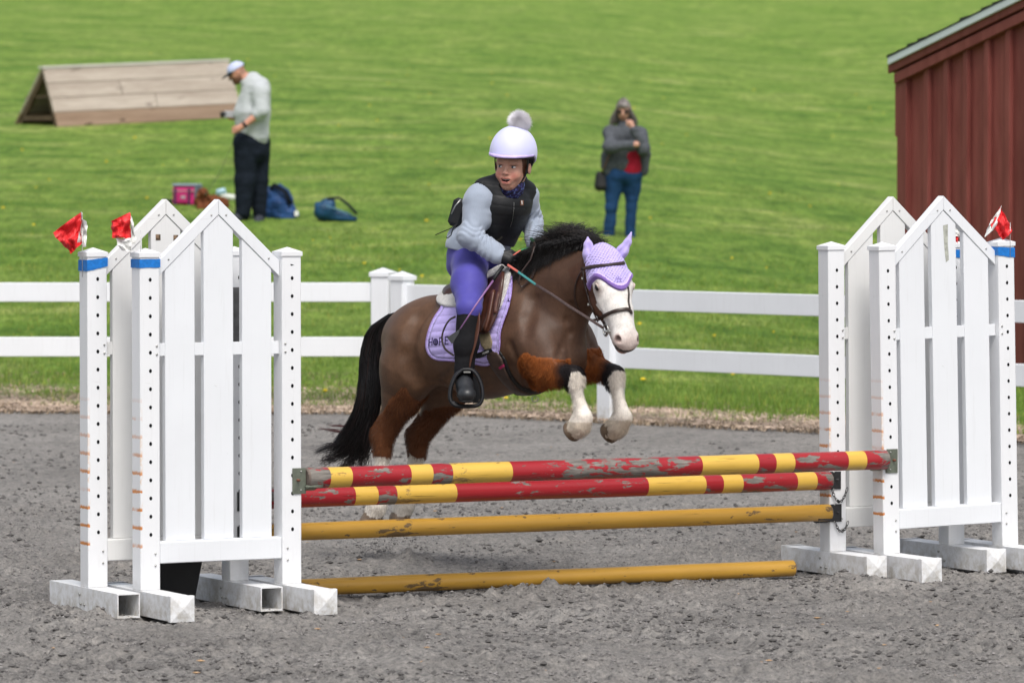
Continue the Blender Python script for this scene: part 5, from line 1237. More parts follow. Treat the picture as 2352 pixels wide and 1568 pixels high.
# straps run over surfaces
def ribbon(name, pts, width, thick, mat, parent, bv=None, lift=.004, sub=3, vpl=None, base=PONY_LOC, n=8, **k):
    """pts: (px,py) found on the surface, or (px,py,v) in the plane at lateral v"""
    C0_ = []
    for p in pts:
        if len(p) == 2:
            l, nr = hit(p[0], p[1], bv)
            if l is None: l = Vector(toW(h(p[0], p[1], .15))); nr = Vector((HY[0], HY[1], 0))
            C0_.append((l + nr * lift, nr))
        else: C0_.append((Vector(toW(h(*p))), Vector((HY[0] * .8, HY[1] * .8, .2)).normalized()))
    P = bez([np.array([list(c[0])]) for c in C0_], (len(pts) - 1) * sub + 1)[0]; U = bez([np.array([list(c[1])]) for c in C0_], (len(pts) - 1) * sub + 1)[0]
    m_ = MB(); m_.tube([Vector(p) - base for p in P], 0, n, flat=(width, thick), up=[Vector(u) for u in U]); return m_.build(name, mat, parent, **k)
FBV = bvh_of([o for o in saddle.children if o.name.startswith('flap')][0], PONY_LOC)
for pts, w in (([(1134, 668), (1128, 700), (1122, 730), (1112, 760)], .030), ([(1147, 672), (1140, 700), (1138, 720)], .016)):
    ribbon('flap_roll', [(a, b_) for a, b_ in pts], w, .012, M['tan'], saddle, FBV, .004)
lo_ = [(1096, 700, .285), (1098, 742, .30), (1092, 780, .315), (1082, 815, .325), (1074, 851, .33)]
ribbon('stirrup_leather', lo_, .024, .004, M['tan'], saddle)
ribbon('stirrup_leather', [(x + (168 if y < 760 else 176), y - 2, -v) for x, y, v in lo_], .024, .004, M['tan'], saddle)
ribbon('leather_loop', [(1046, 727, .29), (1032, 735, .285), (1020, 755, .28), (1015, 776, .28), (1020, 797, .285), (1030, 808, .29), (1042, 816, .30)], .010, .004, M['strap'], saddle)
# stirrups
M['stirrup'] = simple('black_stirrup', (.008, .0085, .011), .5, .35, .2, 40)
def stirrup(side):
    P = [(1063, 848), (1083, 849), (1097, 862), (1106, 885), (1108, 908), (1103, 925), (1090, 932), (1052, 932), (1038, 924), (1034, 908), (1037, 885), (1047, 862), (1063, 848)]
    V_ = []
    Y = 20.86 - .33 * .72 - .02
    for x, y in P: V_.append(np.array(Wd(x, y, 20.64 + (y - 848) * -.0004)))
    L_ = np.array([toL(v) for v in V_])
    if side < 0: L_ = L_ * [1, -1, 1] + [-.15, 0, .07]
    L_ = bez([l[None] for l in L_], 37)[0]; W_pts = [vw(l) for l in L_]; dpt = Vector((.01, -1, 0)) if side > 0 else Vector((-1, 0, 0))
    m_ = MB(); m_.tube(W_pts, 0, 8, flat=(.055, .018), up=[(Vector((q.x, 0, q.z)) - Vector((sum(w.x for w in W_pts) / 37, 0, sum(w.z for w in W_pts) / 37))) for q in W_pts], caps=False)
    o = m_.build('stirrup', M['stirrup'], saddle)
    a, b_ = W_pts[24], W_pts[21]; m_ = MB(); m_.tube([a.lerp(b_, -.1) + Vector((0, 0, .006)), a.lerp(b_, 1.1) + Vector((0, 0, .006))], 0, 8, flat=(.05, .012), up=[(0, 0, 1)] * 2); m_.build('tread', M['stirrup'], o)
    m_ = MB(); c_ = (W_pts[0] + W_pts[3]) / 2; m_.box(c_.x - .016, c_.x + .016, c_.y - .022, c_.y - .016, c_.z - .014, c_.z - .006); m_.build('name_plate', M['steel'], o)
stirrup(1); stirrup(-1)
_cg = [(1080, 856), (1094, 868), (1102, 888), (1103, 912), (1098, 925), (1086, 926), (1078, 880)]
m_ = MB(); f_ = [vw(toL(np.array(Wd(x, y, 20.72)))) for x, y in _cg]; g_ = [p + Vector((0, .012, 0)) for p in f_]; k_ = len(f_); m_.add(f_ + g_, [tuple(range(k_)), tuple(range(2 * k_ - 1, k_ - 1, -1))] + [(i, (i + 1) % k_, k_ + (i + 1) % k_, k_ + i) for i in range(k_)]); m_.build('toe_cage', M['stirrup'], [o for o in saddle.children if o.name.startswith('stirrup') and 'leather' not in o.name][0])
# girth: elastic, label strip, wide leather
girth = empty('girth', PONY_LOC, label='dark brown leather girth with elastic end round the pony\'s belly', cat='girth')
cloth('elastic', [(1094, 745), (1120, 745), (1135, 800), (1108, 808)], .020, .005, simple('tan_elastic', (.23, .19, .12), .8, .2, .2, 90), girth, None, mirror=False, rnd=1)
gp = [(1111, 814), (1139, 802), (1158, 831), (1186, 870), (1222, 897), (1244, 896), (1252, 903), (1240, 912), (1222, 914), (1194, 911), (1163, 890), (1136, 857)]
M['girthleather'] = simple('brown_girth_leather', (.062, .040, .032), .5, .35, .25, 30, .2, 120)
cloth('leather_body', gp, .017, .0045, M['girthleather'], girth, None, rnd=1, edge=.006, vmin=-.01, box=((.0, -.01, .75), (.35, .3, 1.1)), umax=h(1226, 905, 0)[0])
gl = cloth('girth_liner', [(a + 4 * (i < 6), b_ - 5 * (i < 6)) for i, (a, b_) in enumerate(gp)], .009, .005, M['black'], girth, None, rnd=1, vmin=-.01, umax=h(1232, 905, 0)[0])
GBV = bvh_of([o for o in girth.children if o.name.startswith('leather_body')][0], PONY_LOC)
letters([[(1092, 818), (1112, 812), (1134, 802)]], 'label_strip', M['black'], girth, 10, PBV, .012)
letters([[(1113, 812.5), (1114.2, 808.5), (1115.6, 811), (1117.2, 807.6), (1117.6, 811.4)], [(1119.6, 807), (1119.8, 810.6)], [(1121.6, 810.2), (1121.6, 806.2), (1124, 809.4), (1124, 805.4)], [(1126, 804.8), (1126.3, 808.6)]], 'strip_lettering', simple('grey_print', (.5, .5, .5), .7), girth, 1.0, PBV, .0135)
letters([[(1147, 846), (1158, 838)]], 'badge', M['pinklab'], girth, 6, GBV, .002)
m_ = MB(); rp = Vector(toW(h(1229, 913, .03))) - PONY_LOC; m_.tube([rp + Vector((math.cos(a) * .015, 0, math.sin(a) * .013 - .006)) for a in [R(20 * i) for i in range(19)]], .0022, 6, caps=False); m_.build('ring', M['steel'], girth)
# ---- ear bonnet
M['bonnet'] = colmat('lavender_crochet', .9, .15, .10, 90, .6, 120, .004, .4)
def bonnet_region(pts):
    q = pts - HO; a = q @ ha; l = q @ hlat; n_ = q @ hn_
    tip = .198 - 1.15 * np.abs(l) ** 1.15 * 1.6 - .0 ; bd = np.where(np.abs(l) < .06, .200 - 14. * l ** 2, .200 - 14 * .0036 - (np.abs(l) - .06) * 1.2)
    return a, l, n_, bd
def bon_post(F, g_):
    idx = np.argwhere(np.abs(F) < .05); pts = g_.lo + idx * g_.res; a, l, n_, bd = bonnet_region(pts); f = F[tuple(idx.T)]
    sd = np.maximum(a - bd, np.maximum(-(a + .10), -(n_ + .005 + (a) * .28)))
    holes = .0035 * ((np.sin(l * 420 + (np.round(a * 110) % 2) * 3.14) > .35) & (np.sin(a * 690) > .0)) * (a < bd - .035)
    trim = .004 * (a > bd - .020); f2 = np.maximum(np.maximum(f - .007 + holes - trim, sd), -(f + .008)); G_ = np.full(F.shape, .05, np.float32); G_[tuple(idx.T)] = f2; return G_
def bon_col(V):
    a, l, n_, bd = bonnet_region(V); c = np.tile(LAV * 1.02, (len(V), 1)); hole = (np.sin(l * 420 + (np.round(a * 110) % 2) * 3.14) > .35) & (np.sin(a * 690) > .0) & (a < bd - .035); c[hole] *= .45
    c[a > bd - .020] = np.array([.20, .12, .38]); c[(a > bd - .026) & (a <= bd - .020)] = np.array([.62, .50, .85]); return c
bon = empty('ear_bonnet', PONY_LOC, label='lavender crochet ear bonnet with purple trim on the pony\'s head', cat='ear bonnet')
lo = HO - .17; hi = HO + np.array([.26, .20, .16])
o, V, Q = sdf_mesh('hood', [p for p in HP if p.tag in (HEAD, TRUNK)], .0035, M['bonnet'], bon, bon_col, bon_post, box=(lo, hi), keep=True)
o.data.vertices.foreach_set('co', to_obj(V).astype(np.float32).ravel()); o.data.flip_normals(); o.data.update(); BBV = bvh_of(o, PONY_LOC)
LW = lambda px, py, Y: toL(np.array(Wd(px, py, Y)))
M['earcloth'] = simple('lavender_jersey', tuple(LAV * .92), .9, .1, .06, 30, .2, 300, sheen=.4)
Y0 = 20.47
for pts, rs in ((((1357, 603, Y0 - .01), (1354, 583, Y0 - .02), (1351, 562, Y0 - .02), (1350, 545, Y0 - .02)), (.030, .030, .019, .004)), (((1418, 594, Y0 - .02), (1430, 576, Y0 - .03), (1442, 556, Y0 - .03), (1450, 534, Y0 - .03)), (.027, .026, .016, .004))):
    pr = [cap(LW(*pts[i]), LW(*pts[i + 1]), rs[i], rs[i + 1], .012) for i in range(3)]
    pr.append(cap(LW(pts[0][0] + 4, pts[0][1] - 10, pts[0][2] - .034), LW(pts[2][0] + 1, pts[2][1], pts[2][2] - .022), .008, .003, .016, 1, 0, True))
    hobj('ear_cover', pr, .003, M['earcloth'], bon)
letters([[(1421, 577), (1427, 566)]], 'side_tag', M['black'], bon, 5, BBV, .03)
def bk(x, y): return ((1350 + x / 4.356) * .9408, (540 + y / 4.356) * .9408)
letters([[bk(640, 655), bk(660, 640), bk(678, 590), bk(680, 630), bk(695, 590), bk(698, 625)], [bk(702, 620), bk(708, 600), bk(712, 625)], [bk(716, 625), bk(718, 606), bk(724, 622), bk(730, 608)], [bk(672, 652), bk(700, 642), bk(735, 645)]], 'stitched_name', simple('violet_thread', (.16, .11, .36), .7), bon, .9, BBV, .003)
# ---- bridle
bridle = empty('bridle', PONY_LOC, label='dark brown leather bridle with silver loose ring on the pony\'s head', cat='bridle')
def rb(nm, pts, w, t=.004, mat='strap', bv=None, lift=.004, **k): return ribbon(nm, pts, w, t, M[mat], bridle, bv, lift, **k)
rb('browband', [bk(310, 508), bk(400, 490), bk(500, 478), bk(600, 468), bk(700, 456), bk(752, 446)], .016, .008, 'strap', BBV, .004)
rb('cheekpiece', [bk(325, 520), bk(335, 600), bk(350, 690), bk(378, 790), bk(395, 860), bk(425, 930), bk(455, 1000), bk(485, 1060)], .013, .005, lift=.004)
rb('noseband', [bk(440, 1050), bk(490, 1035), bk(560, 998), bk(650, 960), bk(730, 942), bk(790, 938), bk(822, 960), bk(826, 985)], .016, .008, lift=.004)
rb('cheekpiece', [bk(795, 700), bk(802, 780), bk(800, 860), bk(815, 930)], .010, .005, lift=.003)
rb('throatlash', [bk(315, 530), bk(270, 610), bk(243, 700), bk(238, 790), bk(250, 870), bk(280, 930)], .008, .004, lift=.006)
for s_, nm in ((1, 0), (-1, 1)):
    c_ = K(.335, .066 * s_, -.028); m_ = MB(); m_.tube([vw(c_ + ha * math.cos(R(a)) * .026 + hn_ * math.sin(R(a)) * .026) for a in range(0, 361, 20)], .0030, 8, caps=False); m_.build('bit_ring', M['steel'], bridle)
m_ = MB(); m_.tube([vw(K(.345, .075, -.022)), vw(K(.345, -.075, -.022))], .007, 8); m_.build('bit', M['steel'], bridle)
rb('bit_guard', [bk(540, 1065), bk(560, 1110), bk(575, 1160), bk(570, 1215)], .020, .004, lift=.003)
for (x, y) in ((330, 605), (395, 880)):
    m_ = MB(); l, nr = hit(*bk(x, y)); l = l + nr * .008 - PONY_LOC; m_.box(-.0045, .0045, -.0015, .0015, -.005, .005); m_.build('buckle', M['steel'], bridle, loc=l)
rg = toL(np.array(Wd(*bk(455, 1095), 20.12)))
# reins: bit ring to the near hand, coloured grip bands nearest the hand
def seg(nm, P, Q, mat, w=.012, sag=0., k=6):
    m_ = MB(); pts = [P.lerp(Q, i / k) - Vector((0, 0, sag * 4 * (i / k) * (1 - i / k))) for i in range(k + 1)]; m_.tube(pts, 0, 8, flat=(w, .004), up=[(HY[0], HY[1], .5)] * (k + 1)); return m_.build(nm, mat, bridle)
M['coral'] = simple('coral_rubber', (.55, .13, .10), .6); M['teal'] = simple('teal_rubber', (.05, .24, .24), .6); M['green'] = simple('green_rubber', (.04, .22, .09), .6)
c1k = lambda x, y: ((750 + x / 2.75) * .9408, (550 + y / 2.75) * .9408)
HANDN = Vector(Wd(*c1k(1345, 265), 20.72)) - PONY_LOC; RING = vw(rg)
def tt(x, Y):
    l, nr = hit(x[0], x[1])
    if l is not None and l.y - Y < .4: Y = min(Y, l.y - .012)
    return Vector(Wd(x[0], x[1], Y)) - PONY_LOC
A1 = HANDN; A2 = tt(c1k(1415, 312), 20.68); A3 = tt(c1k(1535, 398), 20.60); A4 = tt(c1k(1640, 462), 20.53); A5 = tt(c1k(1760, 545), 20.43); A6 = tt(c1k(1850, 600), 20.34); A7 = vw(K(.318, .072, -.034))
seg('rein', A1, A2, M['coral'], .011); seg('rein', A2, A3, M['teal'], .011)
m_ = MB(); m_.tube([A3, A4, A5, A6, A7], 0, 8, flat=(.013, .005), up=[(HY[0], HY[1], .5)] * 5); m_.build('rein', simple('rein_web', (.075, .052, .050), .7, .3, .3, 120), bridle)
B1 = tt(c1k(1500, 88), 20.86); B2 = tt(c1k(1500, 145), 20.80); B3 = tt(c1k(1430, 168), 20.76); B4 = tt(c1k(1385, 200), 20.72)
seg('rein', B1, tt(c1k(1525, 112), 20.84), M['green'], .014); seg('rein', B2, B3, M['green'], .013); seg('rein', B3, B4, M['coral'], .013)
lp = [c1k(1520, 110), c1k(1545, 180), c1k(1545, 260), c1k(1510, 350), c1k(1460, 400), c1k(1435, 415), c1k(1418, 385), c1k(1440, 310), c1k(1500, 230), c1k(1525, 140)]
m_ = MB(); m_.tube([tt(p, 20.74 - .012 * min(i, 6)) for i, p in enumerate(lp)], 0, 8, flat=(.010, .004), up=[(HY[0], HY[1], .5)] * len(lp)); m_.build('rein_loop', M['strap'], bridle)
# ------------------------------------------------------------------ the rider
RW = lambda px, py, v=0.: toW(h(px, py, v)) - np.array([ANC[0], ANC[1], 0])     # world axes about the pony anchor
rider = empty('person', PONY_LOC, label='young rider in pale lilac helmet and black vest riding the jumping pony', cat='rider')
M['skin'] = colmat('skin', .48, .35, .05, 60, .1, 300, .001); M['skin'].node_tree.nodes['Principled BSDF'].inputs['Subsurface Weight'].default_value = .12; M['skin'].node_tree.nodes['Principled BSDF'].inputs['Subsurface Radius'].default_value = (.012, .004, .002)
HB = np.array(Wd(1177, 379, 20.86)) - np.array([ANC[0], ANC[1], 0])
fy = R(-19); Fv = np.array([math.sin(fy), -math.cos(fy), -.10]); Fv /= np.linalg.norm(Fv); Rv = np.array([math.cos(fy), math.sin(fy), 0.]); rl = R(-4)
Uv = np.cross(Rv, Fv); Uv = Uv if Uv[2] > 0 else -Uv
Rv, Uv = Rv * math.cos(rl) + Uv * math.sin(rl), Uv * math.cos(rl) - Rv * math.sin(rl)
T_ = lambda r_, f_, u_: HB + Rv * r_ + Fv * f_ + Uv * u_
AXR = (Rv, Fv, Uv)
SK, LIP, HAIR_, = 0, 1, 2
FP = []; ad = FP.append
ad(ell(T_(0, 0, .022), (.072, .090, .088), AXR, .02)); ad(ell(T_(0, .020, -.045), (.052, .064, .058), AXR, .03)); ad(ell(T_(0, .056, -.087), (.018, .021, .015), AXR, .03))
for s_ in (1, -1):
    ad(ell(T_(.033 * s_, .061, -.040), (.024, .022, .023), AXR, .025)); ad(cap(T_(.040 * s_, .005, -.050), T_(.012 * s_, .052, -.086), .020, .015, .03))
    ad(ell(T_(.032 * s_, .099, .000), (.016, .010, .007), AXR, .012, 0, True)); ad(cap(T_(.016 * s_, .086, .020), T_(.044 * s_, .076, .020), .004, .004, .012))
    ad(ell(T_(.079 * s_, -.010, -.014), (.008, .018, .026), AXR, .006)); ad(ell(T_(.010 * s_, .095, -.030), (.007, .007, .006), AXR, .006))
ad(cap(T_(0, .085, .004), T_(0, .1015, -.026), .0062, .0082, .010)); ad(ell(T_(0, .080, -.058), (.026, .018, .020), AXR, .02))
ad(cap(T_(-.020, .090, -.052), T_(.020, .090, -.052), .004, .004, .008)); ad(cap(T_(-.015, .088, -.075), T_(.015, .088, -.075), .0055, .0055, .008))
ad(ell(T_(0, .100, -.0625), (.0160, .020, .0054), AXR, .003, 0, True)); ad(ell(T_(.0150, .092, -.0585), (.006, .016, .004), AXR, .003, 0, True)); ad(ell(T_(-.0150, .092, -.0585), (.006, .016, .004), AXR, .003, 0, True))
neckb = RW(1163, 445, 0.); ad(cap(T_(0, -.02, -.06), neckb, .046, .048, .03))
# rest of the body under the clothes
ch = RW(1150, 488); pel = RW(1080, 590); ad(cap(neckb, ch, .05, .085, .04)); ad(cap(ch, pel, .085, .08, .04))
shN, shF = RW(1104, 452, .13), RW(1208, 450, -.12); elN, elF = RW(1078, 545, .22), RW(1221, 508, -.19); wrN, wrF = RW(1145, 587, .14), RW(1229, 557, -.10); haN, haF = RW(1163, 594, .12), RW(1236, 570, -.07)
for a, e, w, hd_ in ((shN, elN, wrN, haN), (shF, elF, wrF, haF)):
    ad(cap(ch + (a - ch) * .3, a, .06, .045, .04)); ad(cap(a, e, .042, .034, .03)); ad(cap(e, w, .034, .024, .02)); ad(cap(w, hd_, .022, .026, .02))
hpN, hpF = RW(1080, 598, .07), RW(1080 + 50, 596, -.07); knN = RW(1078, 708, .30); knF = knN + np.array([HY[0], HY[1], 0]) * -.60
anN = RW(1064, 872, .32); anF = anN + np.array([HY[0], HY[1], 0]) * -.64 + np.array([HX[0], HX[1], 0]) * -.15 + [0, 0, .07]; toN = anN + np.array([.018, -.135, -.055]); toF = anF + np.array([.15, .0, -.05])
midN = RW(1076, 650, .20); midF = midN + np.array([HY[0], HY[1], 0]) * -.40
for a, mm_, k_, n_, t_ in ((hpN, midN, knN, anN, toN), (hpF, midF, knF, anF, toF)):
    ad(cap(a, mm_, .072, .06, .03)); ad(cap(mm_, k_, .06, .045, .03)); ad(cap(k_, n_, .045, .03, .03)); ad(cap(n_, t_, .03, .025, .02))
def face_col(V):
    q = V - HB; r_ = q @ Rv; f_ = q @ Fv; u_ = q @ Uv; c = np.tile(np.array([.56, .31, .225]), (len(V), 1)); hd_ = np.linalg.norm(q, axis=1) < .14
    bl = lambda ctr, sz, col, s=1.: None
    def blob(r0, u0, sr, su, col, s, fr=.02):
        nonlocal c
        w = np.exp(-((r_ - r0) / sr) ** 2 - ((u_ - u0) / su) ** 2) * s * (f_ > fr) * hd_; c = c * (1 - w[:, None]) + np.array(col) * w[:, None]
    for s_ in (1, -1):
        blob(.036 * s_, -.040, .020, .020, (.58, .20, .155), .75); blob(.031 * s_, .004, .020, .012, (.44, .23, .18), .4); blob(.031 * s_, .022, .019, .0034, (.34, .20, .14), .45)
        blob(.031 * s_, .0065, .0155, .0030, (.06, .035, .03), .95); blob(.009 * s_, -.034, .004, .003, (.18, .07, .06), .8)
    blob(0, -.028, .010, .008, (.60, .26, .20), .5)
    d = ((r_ / .0265) ** 2 + ((u_ + .0625) / .0175) ** 2); w = np.clip(1.3 - d, 0, 1) * (f_ > .05) * hd_ * .8; c = c * (1 - w[:, None]) + np.array([.50, .15, .13]) * w[:, None]
    d = ((r_ / .019) ** 2 + ((u_ + .0625) / .0062) ** 2); w = (d < 1) * (f_ > .05) * hd_; c[w] = (.06, .012, .012)
    hr = hd_ & (((f_ < -.002 + .35 * (u_ + .02)) & (np.abs(r_) < .071)) | (u_ > .055) | ((np.abs(r_) > .056) & (f_ < .040 + .3 * u_) & (u_ > -.045) & (np.abs(r_) < .074))) ; c[hr] = (.10, .035, .018)
    return c
bo = sdf_mesh('body', FP, .0036, M['skin'], rider, face_col)
md = bo.modifiers.new('s', 'SMOOTH'); md.factor = .35; md.iterations = 1
M['eyewhite'] = simple('eye_white', (.62, .60, .58), .2, .5, .02); M['iris'] = simple('iris_grey', (.035, .045, .055), .15, .6, .1)
def ball(c, r, mat, parent, name, ax=None, sc=(1, 1, 1), n_=8):
    A = np.eye(3) if ax is None else np.array(ax); m_ = MB(); vs = []
    for i in range(n_ + 1):
        for j in range(2 * n_):
            t_, p_ = math.pi * i / n_, math.pi * j / n_; q = np.array([math.sin(t_) * math.cos(p_) * sc[0], math.sin(t_) * math.sin(p_) * sc[1], math.cos(t_) * sc[2]]) * r; vs.append(np.array(c) + q @ A)
    m_.add(vs, [(i * 2 * n_ + j, i * 2 * n_ + (j + 1) % (2 * n_), (i + 1) * 2 * n_ + (j + 1) % (2 * n_), (i + 1) * 2 * n_ + j) for i in range(n_) for j in range(2 * n_)], sm=True); return m_.build(name, mat, parent)
for s_ in (1, -1):
    e = ball(T_(.031 * s_, .0775, -.001), .0115, M['eyewhite'], rider, 'eye', AXR, (1.02, 1, .50)); ball(T_(.031 * s_ - .0012, .0838, -.0003), .0070, M['iris'], e, 'iris', AXR, (.92, .8, .80))
tm = MB(); 
for i in range(-3, 4): 
    p = T_(i * .0048, .0865 - abs(i) * .0014, -.0575 + abs(i) * .0004); tm.box(-.0022, .0022, -.002, .002, -.0038, .003, M=Matrix.Translation(Vector(p)))
tm.build('teeth', simple('teeth', (.75, .72, .66), .3), rider, kind='stuff')
# helmet
M['helmet'] = simple('lilac_helmet_cover', (.60, .61, .87), .55, .35, .03, 12, .08, 40, sheen=.3)
helmet = empty('riding_helmet', PONY_LOC + Vector((0, 0, 0)), label='x'); helmet.parent = rider; helmet.location = (0, 0, 0); del helmet['label']
def hel_post(F, g_):
    X, Y, Z = g_.mesh(); r_ = (X - HB[0]) * Rv[0] + (Y - HB[1]) * Rv[1] + (Z - HB[2]) * Rv[2]; f_ = (X - HB[0]) * Fv[0] + (Y - HB[1]) * Fv[1] + (Z - HB[2]) * Fv[2]; u_ = (X - HB[0]) * Uv[0] + (Y - HB[1]) * Uv[1] + (Z - HB[2]) * Uv[2]
    cut = np.where(f_ > 0, .046 + .02 * f_, .046 + .5 * f_); return np.maximum(F, (cut - u_)).astype(np.float32)
shell = [ell(T_(0, -.008, .055), (.107, .132, .125), AXR, .02)]
sdf_mesh('shell', shell, .004, M['helmet'], helmet, None, hel_post)
m_ = MB(); n_ = 22; vs = []
for i in range(n_ + 1):
    a = R(-88 + 176 * i / n_)
    for (k_, du) in ((1.0, .010), (1.0, .000), (.86, -.002), (.86, .012)):
        ex = .022 * math.cos(a) ** 1.2 if math.cos(a) > 0 else 0
        vs.append(T_(math.sin(a) * .107 * k_, -.008 + (math.cos(a) * .132 + ex) * k_, .047 + du - .002 * math.cos(a) + (.0 if k_ == 1 else .002)))
m_.add(vs, [(i * 4 + j, i * 4 + (j + 1) % 4, (i + 1) * 4 + (j + 1) % 4, (i + 1) * 4 + j) for i in range(n_) for j in range(4)], sm=True); m_.build('brim', simple('lilac_brim', (.56, .46, .80), .5), helmet)
M['gear'] = simple('black_nylon', (.006, .0065, .008), .55, .4, .3, 40, .3, 120)
def lin_post(F, g_):
    X, Y, Z = g_.mesh(); f_ = (X - HB[0]) * Fv[0] + (Y - HB[1]) * Fv[1] + (Z - HB[2]) * Fv[2]; u_ = (X - HB[0]) * Uv[0] + (Y - HB[1]) * Uv[1] + (Z - HB[2]) * Uv[2]
    cut = np.where(f_ > 0, .036 + .02 * f_, .036 + .55 * f_); return np.maximum(F, np.maximum(cut - u_, u_ - .07)).astype(np.float32)
sdf_mesh('liner', [ell(T_(0, -.008, .055), (.101, .124, .118), AXR, .02)], .004, M['gear'], helmet, None, lin_post)
for s_ in (1, -1):
    m_ = MB(); pts = [T_(.080 * s_, .020, .045), T_(.078 * s_, .014, -.005), T_(.066 * s_, .020, -.050), T_(.036 * s_, .036, -.095), T_(.0, .045, -.114)]; pts = [Vector(p) for p in bez([np.array([list(p)]) for p in pts], 12)[0]]
    m_.tube(pts, 0, 8, flat=(.013, .004), up=[Vector(p) - Vector(T_(0, 0, -.02)) for p in pts]); m_.build('chin_strap', M['gear'], helmet)
    m_ = MB(); m_.tube([Vector(p) for p in (T_(.086 * s_, -.055, .02), T_(.080 * s_, -.02, -.015), T_(.067 * s_, .014, -.040))], 0, 8, flat=(.012, .004), up=[Rv * s_] * 3); m_.build('chin_strap', M['gear'], helmet)
# pompom
n = 7000; d = rng.normal(0, 1, (n, 3)); d /= np.linalg.norm(d, axis=1, keepdims=True); pc = T_(.012, -.03, .200); L_ = .046 + .012 * rng.random(n); P0 = np.tile(pc, (n, 1)) + d * .006; P1 = pc + d * L_[:, None] * .6; P2 = pc + d * L_[:, None] + np.array([.010, 0, -.012]) * rng.random(n)[:, None] + gj(n, .003)
M['pom'] = colmat('pompom_fur', .9, .1, .05); pcn = (np.array([.92, .90, .94])[None] * (.85 + .3 * rng.random(n))[:, None]); strands('pompom', None, np.stack([P0, P1, P2], 1), np.full(n, .0009), M['pom'], helmet, 3, pcn)
# sweatshirt
def wrinkle(prims_unused, amp, f1, f2, seed):
    def post(F, g_):
        idx = np.argwhere(np.abs(F) < .03); p = g_.lo + idx * g_.res; nn = (n3(p * [1, 1, 1.7], f1, seed) - .5) * amp * 2 + (n3(p * [1, 1, 1.5], f2, seed + 3) - .5) * amp; F = F.copy(); F[tuple(idx.T)] += nn.astype(np.float32); return F
    return post
M['sweat'] = simple('heather_sweatshirt', (.31, .355, .435), .92, .1, .05, 220, .3, 700, bdist=.001, sheen=.3)
tors = [cap(RW(1142, 470, .03), RW(1095, 560, .03), .108, .105, .04), cap(RW(1165, 470, -.03), RW(1118, 560, -.02), .104, .10, .04), cap(shN, shF, .062, .06, .05)]
def arms(e):
    L = []
    for a, e_, w, big in ((shN, elN, wrN, 1), (shF, elF, wrF, .93)):
        L += [cap(a, e_, (.061 + e) * big, (.050 + e) * big, .03), cap(e_, w, (.052 + e) * big, (.037 + e) * big, .03)]
    return L
# baggy creases round the elbow and cuff
ar = arms(0)
for t_ in (.55, .75, .92): 
    for e_, w in ((elN, wrN), (elF, wrF)): p = e_ + (w - e_) * t_; d = (w - e_) / np.linalg.norm(w - e_); ar.append(cap(p + np.array([0, -.008, -.012]), p + np.array([0, .008, .014]), .040 - .004 * t_, .038, .012))
sw = tors[:2] + [tors[2]] + ar + [cap(RW(1054, 556, .06), RW(1052, 545, -.02), .044, .05, .05), cap(RW(1070, 575, .06), RW(1085, 580, -.03), .092, .098, .04), cap(RW(1120, 575, .03), RW(1140, 572, -.04), .06, .055, .04), cap(shN + np.array([-.01, -.01, -.03]), shN + np.array([-.015, -.02, -.10]), .072, .066, .03)]
def sweat_post(F, g_):
    F = wrinkle(0, .0065, 16, 38, 4)(F, g_); X, Y, Z = g_.mesh()
    hem = RW(1085, 583)[2]; xx = RW(1085, 583)[0]; tilt = hem + (X - xx) * -.25; tilt = tilt + 0 * Y; low = (tilt - Z); F = np.where((Z < hem + .06) & (X < xx + .16) & (X > -.9), np.maximum(F, low), F)
    # keep the near forearm
    return F.astype(np.float32)
def sleeve_folds(F, g_):
    idx = np.argwhere(np.abs(F) < .035); p = g_.lo + idx * g_.res; disp = np.zeros(len(p))
    for a, e_, w in ((shN, elN, wrN), (shF, elF, wrF)):
        for (q0, q1, s0, s1, am) in ((a, e_, .15, 1.05, .0045), (e_, w, -.05, 1.05, .0060)):
            d = q1 - q0; L = np.linalg.norm(d); t_ = ((p - q0) @ d) / (L * L); rad_ = p - (q0 + t_[:, None] * d); m1 = (np.linalg.norm(rad_, axis=1) < .09)
            ph = (n3(p, 13, 5) - .5) * 16 + rad_[:, 2] * 40 + rad_[:, 0] * 25; k_ = sstep(s0, s0 + .35, t_) * (1 - sstep(s1 - .02, s1 + .15, t_)) * m1
            disp += am * k_ * (np.abs(np.sin(t_ * L / .052 * 3.14159 + ph)) ** 1.4 - .45) * (.5 + n3(p, 15, 8))
    disp += (n3(p, 9, 2) - .5) * .016 + (np.abs(n3(p * [1, 1, .55], 21, 7) - .5) - .1) * .016
    F = F.copy(); F[tuple(idx.T)] -= disp.astype(np.float32); return F
hemF = Grid(RW(1020, 620, .3) - [.02, .2, .02], RW(1260, 400, -.3) + [.05, .3, .1], .0048)
FT_ = hemF.field([p for p in sw if p not in ar]); FT_ = sweat_post(FT_, hemF); FA_ = hemF.field(ar); FA_ = sleeve_folds(FA_, hemF); FS = smin(FT_, FA_, .015); 
Vs, Qs = nets(FS, hemF); so2 = link('sweatshirt', np_mesh('sweatshirt', Vs, Qs), M['sweat'], rider)
